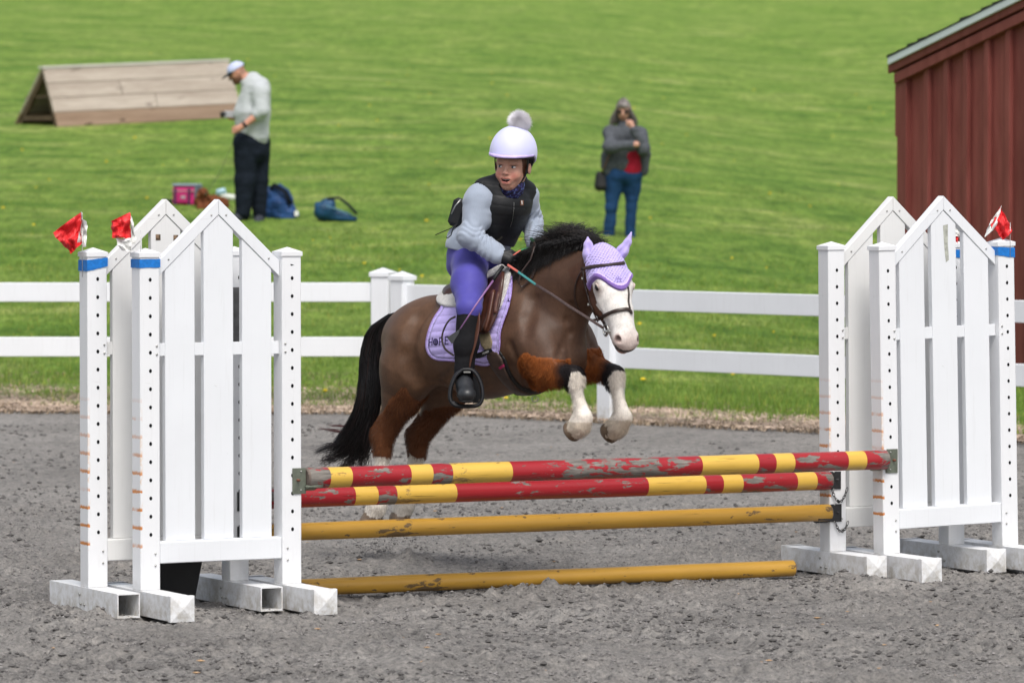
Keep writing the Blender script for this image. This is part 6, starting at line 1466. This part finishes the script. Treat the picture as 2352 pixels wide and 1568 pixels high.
# protective vest
def vest_post(F, g_):
    X, Y, Z = g_.mesh(); FA2 = g_.field(arms(.004)); F = np.maximum(F, -FA2)
    neck = g_.field([cap(T_(0, .02, -.10), neckb + np.array([-.01, -.04, -.01]), .058, .062, .02)]); F = np.maximum(F, -neck)
    bot = RW(1140, 562)[2]; F = np.maximum(F, bot - Z + (X - RW(1140, 562)[0]) * -.15)
    idx = np.argwhere(np.abs(F) < .03); p = g_.lo + idx * g_.res; ln = np.minimum(np.abs(((p[:, 2] * 1. + p[:, 0] * .12) * 22) % 1 - .5), 9); F[tuple(idx.T)] += (.0018 * (ln < .06)).astype(np.float32)
    return F.astype(np.float32)
vp = [cap(RW(1148, 470, .035), RW(1118, 556, .03), .116, .098, .04), cap(RW(1168, 470, -.03), RW(1142, 548, -.02), .110, .088, .04), cap(RW(1112, 436, .11), RW(1160, 425, .06), .056, .045, .03), cap(RW(1206, 440, -.10), RW(1190, 422, -.05), .055, .045, .03), cap(RW(1125, 425, .08), RW(1150, 408, .05), .035, .028, .03), cap(RW(1196, 428, -.06), RW(1194, 408, -.04), .03, .024, .03)]
vest = sdf_mesh('vest', vp, .0042, M['gear'], rider, None, vest_post); md = vest.modifiers.new('s', 'SMOOTH'); md.factor = .5; md.iterations = 5
VBV = bvh_of(vest, PONY_LOC)
c2k = lambda x, y: ((1050 + x / 3.486) * .9408, (250 + y / 3.486) * .9408)
letters([[c2k(712, 850), c2k(712, 900), c2k(700, 1000), c2k(680, 1060)]], 'zip', M['steel'], vest, .8, VBV, .002)
bd_ = letters([[c2k(780, 834), c2k(780, 876)]], 'crest', simple('copper_print', (.20, .09, .05), .5), vest, 7, VBV, .002)
letters([[c2k(776, 838), c2k(778, 868)]], 'crest_mark', M['white_cloth'], bd_, 1.8, VBV, .0035)
letters([[c2k(560, 1175), c2k(590, 1160), c2k(612, 1140)]], 'buckle', simple('dark_buckle', (.06, .055, .045), .3), vest, 4, VBV, .004)
# neck warmer
M['gaiter'] = bpy.data.materials.new('patterned_neck_warmer'); M['gaiter'].use_nodes = True; nt = M['gaiter'].node_tree; b = nt.nodes['Principled BSDF']; b.inputs['Roughness'].default_value = .8
nt.links.new(ramp(nt, noise(nt, coords(nt), 75, 2), [(.45, (.010, .010, .035)), (.56, (.04, .03, .16)), (.66, (.12, .20, .42))]), b.inputs['Base Color'])
sdf_mesh('neck_warmer', [cap(T_(0, .0, -.095), neckb + np.array([.0, -.02, -.02]), .060, .066, .02)], .005, M['gaiter'], rider)
# pouch strapped at the back of the vest
pk_ = RW(1050, 487, .03); pw_ = [cap(pk_ + np.array([.0, 0, .05]), pk_ + np.array([-.022, 0, -.035]), .030, .040, .02, 1.7), cap(pk_ + np.array([.03, 0, .03]), pk_ + np.array([.02, 0, -.04]), .03, .03, .02, 1.7)]
m_ = MB(); m_.box(-.030, .034, -.075, .075, -.068, .066, M=Matrix.Translation(Vector(pk_)) @ Matrix.Rotation(R(16), 4, 'Y')); po_ = m_.build('back_pouch', M['gear'], rider, bevel=.016)
m_ = MB(); m_.tube([Vector(Wd(*c2k(x, y), 20.95)) - PONY_LOC for x, y in ((262, 825), (215, 880), (180, 950))], .0028, 6); m_.build('pouch_zip', M['steel'], po_)
m_ = MB(); m_.tube([Vector(Wd(*c2k(x, y), 20.93)) - PONY_LOC for x, y in ((235, 1030), (180, 1070), (110, 1100), (45, 1128))], .0022, 5)
m_.tube([Vector(Wd(*c2k(x, y), 20.93)) - PONY_LOC for x, y in ((230, 1035), (195, 1075), (178, 1130), (150, 1155), (135, 1145))], .0026, 5); m_.build('toggle_cord', M['gear'], po_)
# breeches
M['breech'] = simple('purple_breeches', (.070, .062, .32), .6, .25, .10, 12, .12, 60, sheen=.1)
br_ = []
for a, mm_, k_ in ((hpN, midN, knN), (hpF, midF, knF)):
    br_ += [cap(a, mm_, .090, .076, .04), cap(mm_, k_, .076, .056, .04), cap(k_, k_ + (anN - knN) * .14, .054, .048, .02)]
br_ += [cap(pel + np.array([-.01, 0, .02]), pel + np.array([0, 0, -.02]), .094, .10, .05), cap(RW(1066, 590, .05), RW(1062, 610, .05), .075, .07, .04)]
sdf_mesh('breeches', br_, .005, M['breech'], rider, None, wrinkle(0, .0045, 12, 30, 2))
M['suede'] = simple('black_boot', (.010, .010, .012), .8, .2, .3, 30, .2, 200); M['toe'] = simple('black_boot_foot', (.022, .024, .028), .42, .5, .2, 30, .2, 90)
for k_, a, t_ in ((knN, anN, toN), (knF, anF, toF)):
    top = k_ + (a - k_) * .08; mid_ = k_ + (a - k_) * .5
    bt = sdf_mesh('boot', [cap(top, mid_, .055, .053, .02), cap(mid_, a, .053, .042, .03)], .005, M['suede'], rider, None, wrinkle(0, .003, 22, 50, 6))
    hl_ = a + (a - t_) * np.array([.25, .25, 0]) + np.array([0, 0, -.045])
    sdf_mesh('boot_foot', [cap(a + np.array([0, 0, .01]), a + (t_ - a) * .45, .034, .033, .03), cap(a + (t_ - a) * .45, t_ + np.array([0, 0, -.006]), .034, .031, .03, 1), ell(t_ + np.array([0, .015, -.006]), (.041, .05, .028), None, .02), cap(a, hl_, .033, .03, .02)], .005, M['toe'], bt)
    m_ = MB(); q = [Vector(t_ + np.array([0, 0, -.034])), Vector(hl_ + np.array([0, 0, -.026]))]; d = (q[0] - q[1]).normalized(); m_.tube([q[0] + d * .022, q[0], q[0].lerp(q[1], .5), q[1]], 0, 10, flat=([.045, .068, .058, .056], .012), up=[(0, 0, 1)] * 4); m_.build('sole', M['black'], bt)
# gloves: palm, four curled fingers, thumb
def glove(w, hd_, s):
    f = (hd_ - w); f /= np.linalg.norm(f); lat = np.array([HX[0], HX[1], 0]) * 0 + np.array([HY[0], HY[1], 0]) * s; up_ = np.cross(f, lat); up_ = up_ if up_[2] > 0 else -up_; up_ /= np.linalg.norm(up_)
    L = [cap(w - f * .01, w + f * .02, .026, .027, .01), cap(w + f * .02, w + f * .05, .027, .030, .015, 1)]
    kn = w + f * .055
    for i in range(4):
        o_ = up_ * (.024 - .0165 * i) ; ln = (.030, .034, .032, .026)[i]; a = kn + o_; b1 = a + f * ln * .75 + lat * .004; b2 = b1 - lat * .022 + f * .004; b3 = b2 - f * .018 - lat * .008
        L += [cap(a - f * .012, b1, .0098, .0092, .003), cap(b1, b2, .0092, .0085, .004), cap(b2, b3, .0085, .0078, .004)]
    t0 = w + f * .022 + up_ * .022; t1 = t0 + f * .020 + up_ * .014 - lat * .010; t2 = t1 + f * .024 - up_ * .004 - lat * .012; L += [cap(t0, t1, .0125, .0105, .008), cap(t1, t2, .0105, .0085, .004)]
    return L
sdf_mesh('glove', glove(wrN, haN, 1), .003, M['gear'], rider); sdf_mesh('glove', glove(wrF, haF, -1), .003, M['gear'], rider)
# crop
crop = empty('riding_crop', PONY_LOC, label='thin purple riding crop with black flap held beside the boot', cat='riding crop')
q = lambda x, y, Y: Vector(Wd((1000 + x / 4.237) * .9408, (650 + y / 4.237) * .9408, Y)) - PONY_LOC
m_ = MB(); m_.tube([q(965, 0, 20.60), q(905, 80, 20.58), q(865, 148, 20.56)], [.009, .0085, .007], 8); m_.build('handle', M['gear'], crop)
m_ = MB(); m_.tube([q(865, 146, 20.56), q(700, 380, 20.51), q(520, 650, 20.46)], [.0045, .004, .003], 8); m_.build('shaft', simple('purple_shaft', (.25, .12, .28), .35, .5, .2, 30), crop)
m_ = MB(); c_ = [q(525, 640, 20.46), q(490, 668, 20.455), q(385, 735, 20.44), q(440, 805, 20.44), q(510, 690, 20.455)]; n_ = len(c_); off = Vector((0, -.005, 0)); m_.add(c_ + [p + off for p in c_], [tuple(range(n_)), tuple(range(2 * n_ - 1, n_ - 1, -1))] + [(i, (i + 1) % n_, n_ + (i + 1) % n_, n_ + i) for i in range(n_)]); m_.build('flap', simple('black_leather_flap', (.02, .022, .024), .4), crop)
# ------------------------------------------------------------------ spectators and their things on the hill
def figure(base, frame_px):
    """returns P(px,py,dy) -> local point about base, dy metres away from the camera"""
    def P(px, py, dy=0.): return np.array(Wd(px, py, base.y + dy)) - np.array(base)
    return P
sweatw = lambda seed, a=.012: wrinkle(0, a, 7, 17, seed)
# man
mb_ = Gt(578, 508); man = empty('person', mb_, label='man in white cap, pale grey sweatshirt and dark trousers holding a camera by his bags', cat='person'); P = figure(mb_, 0)
LL = [cap(P(566, 330, -.08), P(562, 415, -.08), .150, .115, .05, .9), cap(P(562, 415, -.08), P(558, 488, -.08), .112, .088, .04), cap(P(592, 330, .10), P(594, 415, .10), .150, .112, .05, .9), cap(P(594, 415, .10), P(596, 490, .10), .108, .080, .04), cap(P(574, 325, 0), P(580, 345, 0), .185, .17, .05)]
MP = [cap(P(576, 320), P(583, 210), .14, .15, .05), cap(P(583, 205), P(562, 178), .10, .062, .04), cap(P(562, 180, 0), P(550, 168, 0), .062, .07, .03)]
hc_ = P(545, 167); fdir = np.array([-.80, -.12, -.42]); fdir /= np.linalg.norm(fdir); fside = np.array([.15, -.99, 0]); fside /= np.linalg.norm(fside); fup = np.cross(fdir, fside); fup = fup if fup[2] > 0 else -fup; AXM = (fdir, fside, fup)
mt = lambda f_, s_, u_: hc_ + fdir * f_ + fside * s_ + fup * u_
MP += [ell(mt(0, 0, .02), (.10, .078, .10), AXM, .02), ell(mt(.03, 0, -.06), (.07, .06, .065), AXM, .03), cap(mt(.095, 0, .01), mt(.118, 0, -.028), .010, .014, .012), ell(mt(.07, 0, -.10), (.03, .03, .022), AXM, .02), ell(mt(-.01, .078, -.01), (.02, .01, .032), AXM, .008), ell(mt(-.01, -.078, -.01), (.02, .01, .032), AXM, .008), ell(mt(.09, .032, .012), (.012, .016, .01), AXM, .012, 0, True)]
eln, wrn, hnd = P(600, 258, -.24), P(560, 288, -.30), P(546, 297, -.30); elf, wrf, hnf = P(575, 262, .22), P(540, 270, .02), P(528, 268, -.02)
for e_, w_, h_ in ((eln, wrn, hnd), (elf, wrf, hnf)): MP += [cap(e_, w_, .050, .034, .02), cap(w_, h_, .034, .040, .02)] 
for i in range(4): MP += [cap(hnd + np.array([-.01, -.02, .03 - .02 * i]), hnd + np.array([-.06, -.01, .02 - .022 * i]), .013, .010, .004)]
for a, b_, c_ in ((P(566, 330, -.08), P(562, 415, -.08), P(558, 492, -.08)), (P(592, 330, .10), P(594, 415, .10), P(596, 494, .10))): MP += [cap(a, b_, .10, .07, .03), cap(b_, c_, .07, .045, .03)]
M['bgskin'] = colmat('weathered_skin', .55, .3, .05, 30)
def mcol(V):
    c = np.tile(np.array([.52, .25, .175]), (len(V), 1)); q = V - hc_; f_, s_, u_ = q @ fdir, q @ fside, q @ fup; hd_ = np.linalg.norm(q, axis=1) < .16
    bd = hd_ & (u_ < -.045 + .3 * (f_ - .02)) & (f_ > -.01); c[bd] = (.16, .075, .05); hr = hd_ & (f_ < -.02) & (u_ > -.05) & (u_ < .03); c[hr] = (.30, .16, .11)
    e = hd_ & (f_ > .07) & (np.abs(u_ - .012) < .008) & (np.abs(np.abs(s_) - .032) < .016); c[e] = (.06, .03, .025); return c
sdf_mesh('body', MP, .010, M['bgskin'], man, mcol)
M['navy'] = simple('dark_navy_trousers', (.010, .014, .022), .85, .1, .3, 14, .3, 60)
sdf_mesh('trousers', LL, .012, M['navy'], man, None, sweatw(3, .014))
M['greysweat'] = simple('pale_grey_sweatshirt', (.45, .475, .49), .92, .1, .06, 30, .3, 120, sheen=.2)
sh1 = P(598, 212, -.17); sh2 = P(585, 210, .17)
SS = [cap(P(588, 212), P(580, 262), .175, .20, .06), cap(P(580, 262), P(580, 306), .20, .195, .05), cap(P(592, 200, -.05), P(575, 186, 0), .13, .085, .05), cap(sh1, eln + np.array([0, 0, .02]), .105, .085, .04), cap(eln, eln + (wrn - eln) * .22, .082, .072, .03), cap(sh2, elf, .105, .08, .04), cap(elf, elf + (wrf - elf) * .6, .075, .055, .03), cap(P(582, 182, 0), P(566, 190, -.02), .085, .07, .03)]
sdf_mesh('sweatshirt', SS, .011, M['greysweat'], man, None, sweatw(5, .016))
sdf_mesh('sweatshirt_hem', [cap(P(580, 316, 0), P(580, 318, 0), .185, .185, .02)], .012, M['greysweat'], man, None, lambda F, g_: np.maximum(F, np.abs(g_.mesh()[2] - P(580, 316)[2]) - .025).astype(np.float32))
m_ = MB(); m_.tube([Vector(wrn + (hnd - wrn) * t_) for t_ in (-.35, .05)], .042, 10); m_.build('watch', M['black'], man)
capo = sdf_mesh('cap', [ell(mt(-.005, 0, .035), (.113, .088, .095), AXM, .02)], .009, simple('white_cap', (.50, .54, .76), .8), man, None, lambda F, g_: np.maximum(F, -(sum((g_.mesh()[i] - hc_[i]) * (fup[i] + .10 * fdir[i]) for i in range(3)) - .035)).astype(np.float32))
m_ = MB(); vs = []
for i in range(11):
    a = R(-70 + 14 * i); vs += [mt(.085 * math.cos(a) + .01, math.sin(a) * .080, .045), mt(.085 * math.cos(a) + .01 + .10 * max(0, math.cos(a)) ** .6, math.sin(a) * .078, .02), mt(.085 * math.cos(a) + .01 + .10 * max(0, math.cos(a)) ** .6, math.sin(a) * .078, .012), mt(.085 * math.cos(a) + .01, math.sin(a) * .080, .035)]
m_.add(vs, [(i * 4 + j, i * 4 + (j + 1) % 4, i * 4 + 4 + (j + 1) % 4, i * 4 + 4 + j) for i in range(10) for j in range(4)], sm=True); m_.build('brim', M['navy'], capo)
m_ = MB(); m_.tube([Vector(mt(-.09, 0, .06)), Vector(mt(-.117, .0, .035))], 0, 8, flat=(.07, .02), up=[fup] * 2); m_.build('strap', M['navy'], capo)
for (a, f_) in ((P(556, 498, -.08), P(536, 503, -.14)), (P(597, 503, .10), P(592, 510, -.16))): sdf_mesh('shoe', [cap(a, (a + f_) / 2, .058, .055, .03), cap((a + f_) / 2, f_, .052, .045, .03)], .01, simple('dark_shoe', (.03, .035, .045), .7), man)
camr = empty('camera', (mb_.x, mb_.y, mb_.z), label='small black and silver camera in the man\'s left hand', cat='camera')
c0 = P(526, 262, -.03); m_ = MB(); m_.box(c0[0] - .055, c0[0] + .055, c0[1] - .03, c0[1] + .03, c0[2] - .045, c0[2] + .035); m_.build('housing', simple('silver_camera', (.35, .35, .37), .4), camr, bevel=.008)
m_ = MB(); m_.tube([(c0[0] - .03, c0[1], c0[2]), (c0[0] - .10, c0[1], c0[2] - .01)], [.036, .034], 14); m_.build('lens', M['black'], camr)
# woman
wb = Gt(1425, 545); wo_ = empty('person', wb, label='grey-haired woman in sunglasses, grey poncho sweater and blue jeans standing on the grass', cat='person'); P = figure(wb, 0)
hc_ = P(1432, 254, -.03); fdir = np.array([-.08, -.96, -.20]); fdir /= np.linalg.norm(fdir); fside = np.array([1, -.10, 0.]); fside -= fdir * (fside @ fdir); fside /= np.linalg.norm(fside); fup = np.cross(fside, fdir); fup = fup if fup[2] > 0 else -fup; AXW = (fdir, fside, fup); mt = lambda f_, s_, u_: hc_ + fdir * f_ + fside * s_ + fup * u_
eR, wR, hR = P(1400, 338, -.22), P(1448, 334, -.28), P(1462, 332, -.29); eL, wL, hL = P(1478, 345, -.20), P(1456, 300, -.26), P(1448, 283, -.24)
WP = [ell(mt(0, 0, .02), (.095, .072, .10), AXW, .02), ell(mt(.025, 0, -.05), (.065, .056, .06), AXW, .03), cap(mt(.088, 0, .005), mt(.106, 0, -.028), .008, .012, .01), cap(P(1434, 280), P(1434, 300), .052, .055, .03), cap(P(1434, 312), P(1434, 390), .09, .10, .05), cap(P(1434, 385), P(1432, 400), .12, .11, .05)]
for a, e_, w_, h_ in ((P(1400, 310), eR, wR, hR), (P(1472, 310), eL, wL, hL)): WP += [cap(a, e_, .055, .045, .03), cap(e_, w_, .045, .03, .02), cap(w_, h_, .028, .036, .02)]
for i in range(4): WP.append(cap(hL + np.array([-.005, 0, .02 - .018 * i]), hL + np.array([-.045, .0, .030 - .018 * i]), .010, .009, .004))
for a, k_, f_ in ((P(1410, 410, 0), P(1404, 475, -.03), P(1398, 540, 0)), (P(1452, 410, .03), P(1450, 475, .02), P(1446, 540, .04))): WP += [cap(a, k_, .07, .045, .03), cap(k_, f_, .045, .035, .03)]
def wcol(V):
    c = np.tile(np.array([.50, .27, .20]), (len(V), 1)); q = V - hc_; f_, s_, u_ = q @ fdir, q @ fside, q @ fup
    m1 = (np.linalg.norm(q, axis=1) < .14) & (((s_) / .025) ** 2 + ((u_ + .062) / .008) ** 2 < 1) & (f_ > .05); c[m1] = (.35, .10, .09); c[(np.linalg.norm(q, axis=1) < .15) & ((u_ > .052) | (f_ < 0))] = (.20, .178, .165); return c
sdf_mesh('body', WP, .010, M['bgskin'], wo_, wcol)
m_ = MB()
for s_ in (-1, 1): 
    m_.tube([Vector(mt(.086, .033 * s_ - .026, .002)), Vector(mt(.092, .033 * s_, .0)), Vector(mt(.084, .033 * s_ + .026, .002))], 0, 8, flat=(.036, .010), up=[fdir] * 3)
    m_.tube([Vector(mt(.078, .062 * s_, .006)), Vector(mt(-.01, .078 * s_, .008))], .005, 5)
m_.build('sunglasses', M['black'], wo_, kind='stuff')
# hair: many strands from the crown falling to the shoulders
n = 2600; a = rng.random(n) * 6.28; el_ = rng.random(n) ** .6 * 1.45; dx = np.sin(el_) * np.cos(a); dy = np.sin(el_) * np.sin(a); dz = np.cos(el_)
fr = (dx > .08) & (dz < .86) & (np.abs(dy) < .93); dx = np.where(fr, -dx, dx)
r0 = hc_ + dx[:, None] * fdir * .105 + dy[:, None] * fside * .084 + (dz * .112 + .02)[:, None] * fup
top = hc_ + np.array([0, 0, .104]); c1 = top + (r0 - top) * .55 + [0, 0, .016]; side_ = np.sign(dy)[:, None] * fside
c2 = r0 + side_ * .012 + [0, 0, -.05]; sgn = dy[:, None] * fside * .06; c3_ = c2 + sgn + np.array([0, 0, -1.]) * (.11 + .09 * rng.random(n))[:, None] + gj(n, .012) - fdir * .03 * (rng.random(n)[:, None])
Pq = bez([np.tile(top, (n, 1)) + gj(n, .012), c1, r0, c2, c3_], 9); qq = Pq - hc_; bad = ((qq @ fdir > .035) & (np.abs(qq @ fside) < .068) & (qq @ fup < .055)).any(1); Pq = Pq[~bad]; n = len(Pq); nb = 500; bt = rng.random(nb) * 2 - 1; b0 = np.tile(top, (nb, 1)) + gj(nb, .008); b1 = hc_ + fdir * .085 + fside * (bt * .05)[:, None] + fup * .095; b2 = hc_ + fdir * (.104 - .02 * bt ** 2)[:, None] + fside * (bt * .068)[:, None] + fup * (.052 - .03 * bt ** 2 + .012 * rng.random(nb))[:, None]
Pq = np.concatenate([Pq, bez([b0, b0 * .45 + b1 * .55 + [0, 0, .012], b1, (b1 + b2) / 2 + fdir * .006, b2], 9)]); n = len(Pq)
cl = np.array([.20, .178, .165])[None] * (.5 + 1.0 * rng.random(n))[:, None]
strands('hair', None, Pq, np.full(n, .0042), M['hair'], wo_, 3, cl)
M['poncho'] = simple('charcoal_knit', (.085, .092, .105), .95, .05, .2, 30, .6, 60, bdist=.004)
PO = [cap(P(1405, 308, 0), P(1462, 308, .02), .100, .100, .05), cap(P(1436, 320), P(1432, 372), .135, .160, .06), cap(P(1402, 305, -.02), eR, .080, .074, .05), cap(eR, wR, .070, .055, .04), cap(P(1472, 306, 0), eL, .078, .072, .05), cap(eL, wL, .066, .05, .04), cap(P(1400, 360, -.02), P(1398, 392, -.02), .10, .085, .05), cap(P(1480, 355, .02), P(1478, 396, .04), .075, .05, .05), cap(P(1436, 290), P(1436, 300), .09, .10, .03)]
def pon_post(F, g_):
    F = sweatw(8, .018)(F, g_); X, Y, Z = g_.mesh(); p0, p1, p2 = P(1380, 378), P(1408, 412), P(1448, 384)
    # hem falls diagonally and leaves the red shirt open at the front
    zc_ = np.interp(X, [P(1378, 0)[0], P(1398, 0)[0], P(1412, 0)[0], P(1434, 0)[0], P(1450, 0)[0], P(1464, 0)[0], P(1468, 0)[0], P(1490, 0)[0]], [P(0, 380)[2], P(0, 414)[2], P(0, 408)[2], P(0, 392)[2], P(0, 366)[2], P(0, 366)[2], P(0, 404)[2], P(0, 404)[2]]) + .012 * np.sin(X * 90)
    return np.maximum(F, zc_ - Z + 0 * Y).astype(np.float32)
sdf_mesh('poncho', PO, .010, M['poncho'], wo_, None, pon_post)
sdf_mesh('shirt', [cap(P(1440, 365, .0), P(1443, 386, .0), .150, .150, .05)], .012, simple('red_shirt', (.36, .015, .035), .85, .15, .15, 14, .2, 50), wo_, None, sweatw(1, .01))
M['jeans'] = simple('blue_jeans', (.013, .045, .115), .85, .15, .35, 9, .3, 60)
JE = [cap(P(1422, 398, 0), P(1444, 400, .0), .138, .138, .05), cap(P(1413, 402, 0), P(1410, 425, 0), .11, .105, .05), cap(P(1410, 425, 0), P(1404, 478, -.02), .096, .068, .04), cap(P(1404, 478, -.02), P(1398, 543, 0), .066, .070, .03), cap(P(1452, 402, .03), P(1452, 430, .03), .105, .095, .05), cap(P(1452, 430, .03), P(1450, 478, .02), .090, .066, .04), cap(P(1450, 478, .02), P(1447, 545, .04), .064, .066, .03)]
sdf_mesh('jeans', JE, .011, M['jeans'], wo_, None, sweatw(2, .014))
for a in (P(1397, 548, -.03), P(1447, 549, 0)): sdf_mesh('shoe', [cap(a, a + np.array([-.02, -.12, -.01]), .045, .042, .02)], .01, simple('grey_shoe', (.2, .2, .2), .7), wo_)
bagp = P(1377, 415, -.02); hb = empty('handbag', wb, label='small black shoulder bag hanging at the woman\'s hip', cat='handbag')
sdf_mesh('pouch', [cap(bagp + np.array([-.0, 0, .06]), bagp + np.array([0, 0, -.06]), .045, .060, .02, 1.), cap(bagp + np.array([.05, 0, .06]), bagp + np.array([.05, 0, -.06]), .04, .055, .02, 1.)], .009, M['black'], hb)
m_ = MB(); m_.tube([Vector(bagp + np.array([.02, -.02, .08])), Vector(P(1388, 385, -.12)), Vector(P(1402, 350, -.17)), Vector(P(1412, 320, -.14))], .009, 6); m_.build('strap', simple('brown_strap', (.14, .07, .05), .7), hb)
# cooler
cb = Gt(430, 472); s_ = FOC / cb.y; co = empty('cooler_bag', cb, (0, 0, R(-14)), label='pink and grey soft cooler bag standing on the grass left of the man', cat='cooler bag')
w, dpt, hh_ = 58 / s_ / 2, .11, 50 / s_
m_ = MB(); m_.box(-w, w, -dpt, dpt, 0, hh_ * .86); m_.build('body', simple('pink_nylon', (.50, .02, .16), .6, .3, .2, 12, .3, 30), co, bevel=.02)
m_ = MB(); m_.box(-w - .006, w + .006, -dpt - .006, dpt + .006, hh_ * .86, hh_); m_.build('lid', simple('grey_blue_nylon', (.20, .25, .30), .6), co, bevel=.015)
m_ = MB(); m_.box(w - .03, w + .012, -dpt - .01, dpt + .008, 0.02, hh_ * .86); m_.build('side_panel', simple('grey_nylon', (.11, .13, .16), .6), co, bevel=.01)
m_ = MB(); m_.box(-w * .75, w * .55, -dpt - .022, -dpt - .002, .03, hh_ * .58); fp = m_.build('front_pocket', simple('pink_pocket', (.42, .015, .13), .6), co, bevel=.01)
m_ = MB(); m_.box(-w * .80, -w * .62, -dpt - .028, -dpt - .004, .0, hh_ * .8); m_.box(w * .35, w * .52, -dpt - .028, -dpt - .004, .0, hh_ * .8); m_.build('webbing', simple('purple_webbing', (.05, .015, .06), .7), co, kind='stuff')
m_ = MB(); m_.box(-w, w * .9, -dpt - .015, -dpt - .002, hh_ * .64, hh_ * .70); m_.build('trim', simple('pale_pink_trim', (.55, .25, .32), .6), co)
m_ = MB(); m_.box(-.035, .02, -dpt - .026, -dpt - .021, hh_ * .32, hh_ * .44); m_.build('logo_patch', simple('grey_patch', (.4, .35, .38), .6), fp)
m_ = MB(); m_.tube([(math.cos(a) * .10, math.sin(a) * .10, .045) for a in [R(20 * i) for i in range(19)]], .02, 6, caps=False); m_.tube([(0, 0, .0), (0, 0, .02)], .1, 14)
bp = Gt(392, 470); m_.build('dog_bowl', M['black'], None, loc=bp + Vector((0, .2, 0)), label='black bowl on the grass beside the pink cooler', cat='bowl')
# dog, curled up behind the peak of the jump stand
db = Gt(470, 480); dg = empty('dog', db, label='small curly brown dog lying behind the peak of the left standard', cat='dog'); P = figure(db, 0)
DP_ = [cap(P(462, 462), P(492, 468, .1), .085, .11, .05), cap(P(492, 468, .1), P(510, 470, .15), .11, .09, .05), cap(P(462, 458), P(466, 443, -.05), .05, .045, .03), ell(P(468, 440, -.06), (.055, .05, .05), None, .02), cap(P(466, 440, -.09), P(466, 444, -.16), .03, .022, .02), cap(P(458, 440, -.05), P(456, 452, -.07), .022, .026, .01), cap(P(477, 440, -.05), P(480, 452, -.06), .022, .026, .01), cap(P(462, 470, -.05), P(458, 478, -.18), .035, .025, .02), cap(P(474, 472, -.05), P(472, 479, -.18), .035, .025, .02), cap(P(505, 474, .1), P(500, 480, -.06), .05, .03, .02), cap(P(515, 468, .18), P(524, 460, .2), .03, .02, .02)]
sdf_mesh('body', DP_, .009, simple('curly_fur', (.16, .055, .025), .95, .1, .45, 30, 1., 50, bdist=.02), dg, None, sweatw(4, .03))
m_ = MB(); L1 = Vector(P(466, 452, -.05)); L2 = Vector(np.array(mb_) + (hnd)) - db; pts = [L1.lerp(L2, t_) - Vector((0, 0, .10 * 4 * t_ * (1 - t_))) for t_ in [i / 12 for i in range(13)]]; m_.tube(pts, .0035, 5)
m_.build('leash', simple('thin_grey_leash', (.30, .30, .28), .7), None, loc=db, label='thin pale leash from the man\'s hand down to the brown dog', cat='leash')
# rolled white towel with a blue packet
tb = Gt(520, 462); P = figure(tb, 0); m_ = MB(); m_.tube([Vector(P(508, 450)), Vector(P(528, 453)), Vector(P(546, 455))], [.035, .04, .035], 10); m_.build('towel_roll', simple('white_towel', (.62, .64, .60), .9, .1, .1, 20, .5, 60), None, loc=tb, label='rolled white towel lying on the grass left of the man\'s feet', cat='towel')
m_ = MB(); m_.tube([Vector(P(500, 449)), Vector(P(503, 441)), Vector(P(514, 438)), Vector(P(518, 446))], [.03, .045, .04, .02], 8); m_.build('packet', simple('pale_blue_packet', (.35, .52, .62), .5, .3, .3, 25), None, loc=tb, label='crumpled pale blue packet lying on the white towel', cat='packet')
# backpacks
M['bag'] = simple('navy_nylon', (.012, .050, .155), .55, .3, .45, 7, .6, 18, bdist=.03)
bb = Gt(645, 503); P = figure(bb, .0); r_ = empty('backpack', bb, label='large slumped navy backpack on the grass behind the man\'s legs', cat='backpack')
sdf_mesh('bag_body', [cap(P(622, 450, .1), P(640, 478, .05), .13, .16, .08), cap(P(640, 470, .05), P(664, 486, .0), .13, .10, .06), cap(P(618, 440, .1), P(640, 434, .1), .06, .07, .05), cap(P(620, 492, 0), P(668, 494, -.02), .07, .055, .04), ell(P(640, 462, .1), (.15, .12, .16), None, .05)], .011, M['bag'], r_, None, sweatw(11, .045))
m_ = MB(); m_.tube([Vector(P(610, 450, .05)), Vector(P(630, 425, -.05)), Vector(P(655, 440, -.08)), Vector(P(668, 470, -.09))], 0, 8, flat=(.06, .015), up=[(0, -1, .3)] * 4); m_.build('shoulder_strap', M['navy'], r_)
sdf_mesh('side_pocket', [cap(P(668, 488, -.05), P(686, 494, -.05), .045, .03, .03)], .01, M['bag'], r_, None, sweatw(12, .03))
m_ = MB(); m_.box(-.022, .022, -.012, .012, -.03, .03); m_.build('white_tag', M['white_cloth'], r_, loc=Vector(P(681, 490, -.12)))
gb = Gt(772, 511); P = figure(gb, .0); r_ = empty('backpack', gb, label='small teal blue backpack lying on the grass right of the man', cat='backpack')
M['bag2'] = simple('teal_nylon', (.006, .050, .115), .5, .35, .4, 8, .5, 20, bdist=.02)
sdf_mesh('bag_body', [cap(P(742, 486, 0), P(752, 482, 0), .10, .11, .06), cap(P(752, 488, 0), P(796, 498, 0), .09, .065, .05), cap(P(735, 478, 0), P(762, 466, 0), .06, .05, .04), cap(P(796, 498, 0), P(814, 502, 0), .05, .035, .03)], .010, M['bag2'], r_, None, sweatw(14, .03))
m_ = MB(); m_.tube([Vector(P(752, 456, -.03)), Vector(P(778, 454, -.03)), Vector(P(800, 470, -.05)), Vector(P(820, 492, -.05))], 0, 8, flat=(.05, .02), up=[(0, -.3, 1)] * 4); m_.build('shoulder_strap', M['navy'], r_)
m_ = MB(); m_.tube([Vector(P(748, 472, -.10)), Vector(P(778, 482, -.09)), Vector(P(808, 494, -.06))], .006, 5); m_.build('zip', simple('pale_zip', (.12, .28, .36), .5), r_)
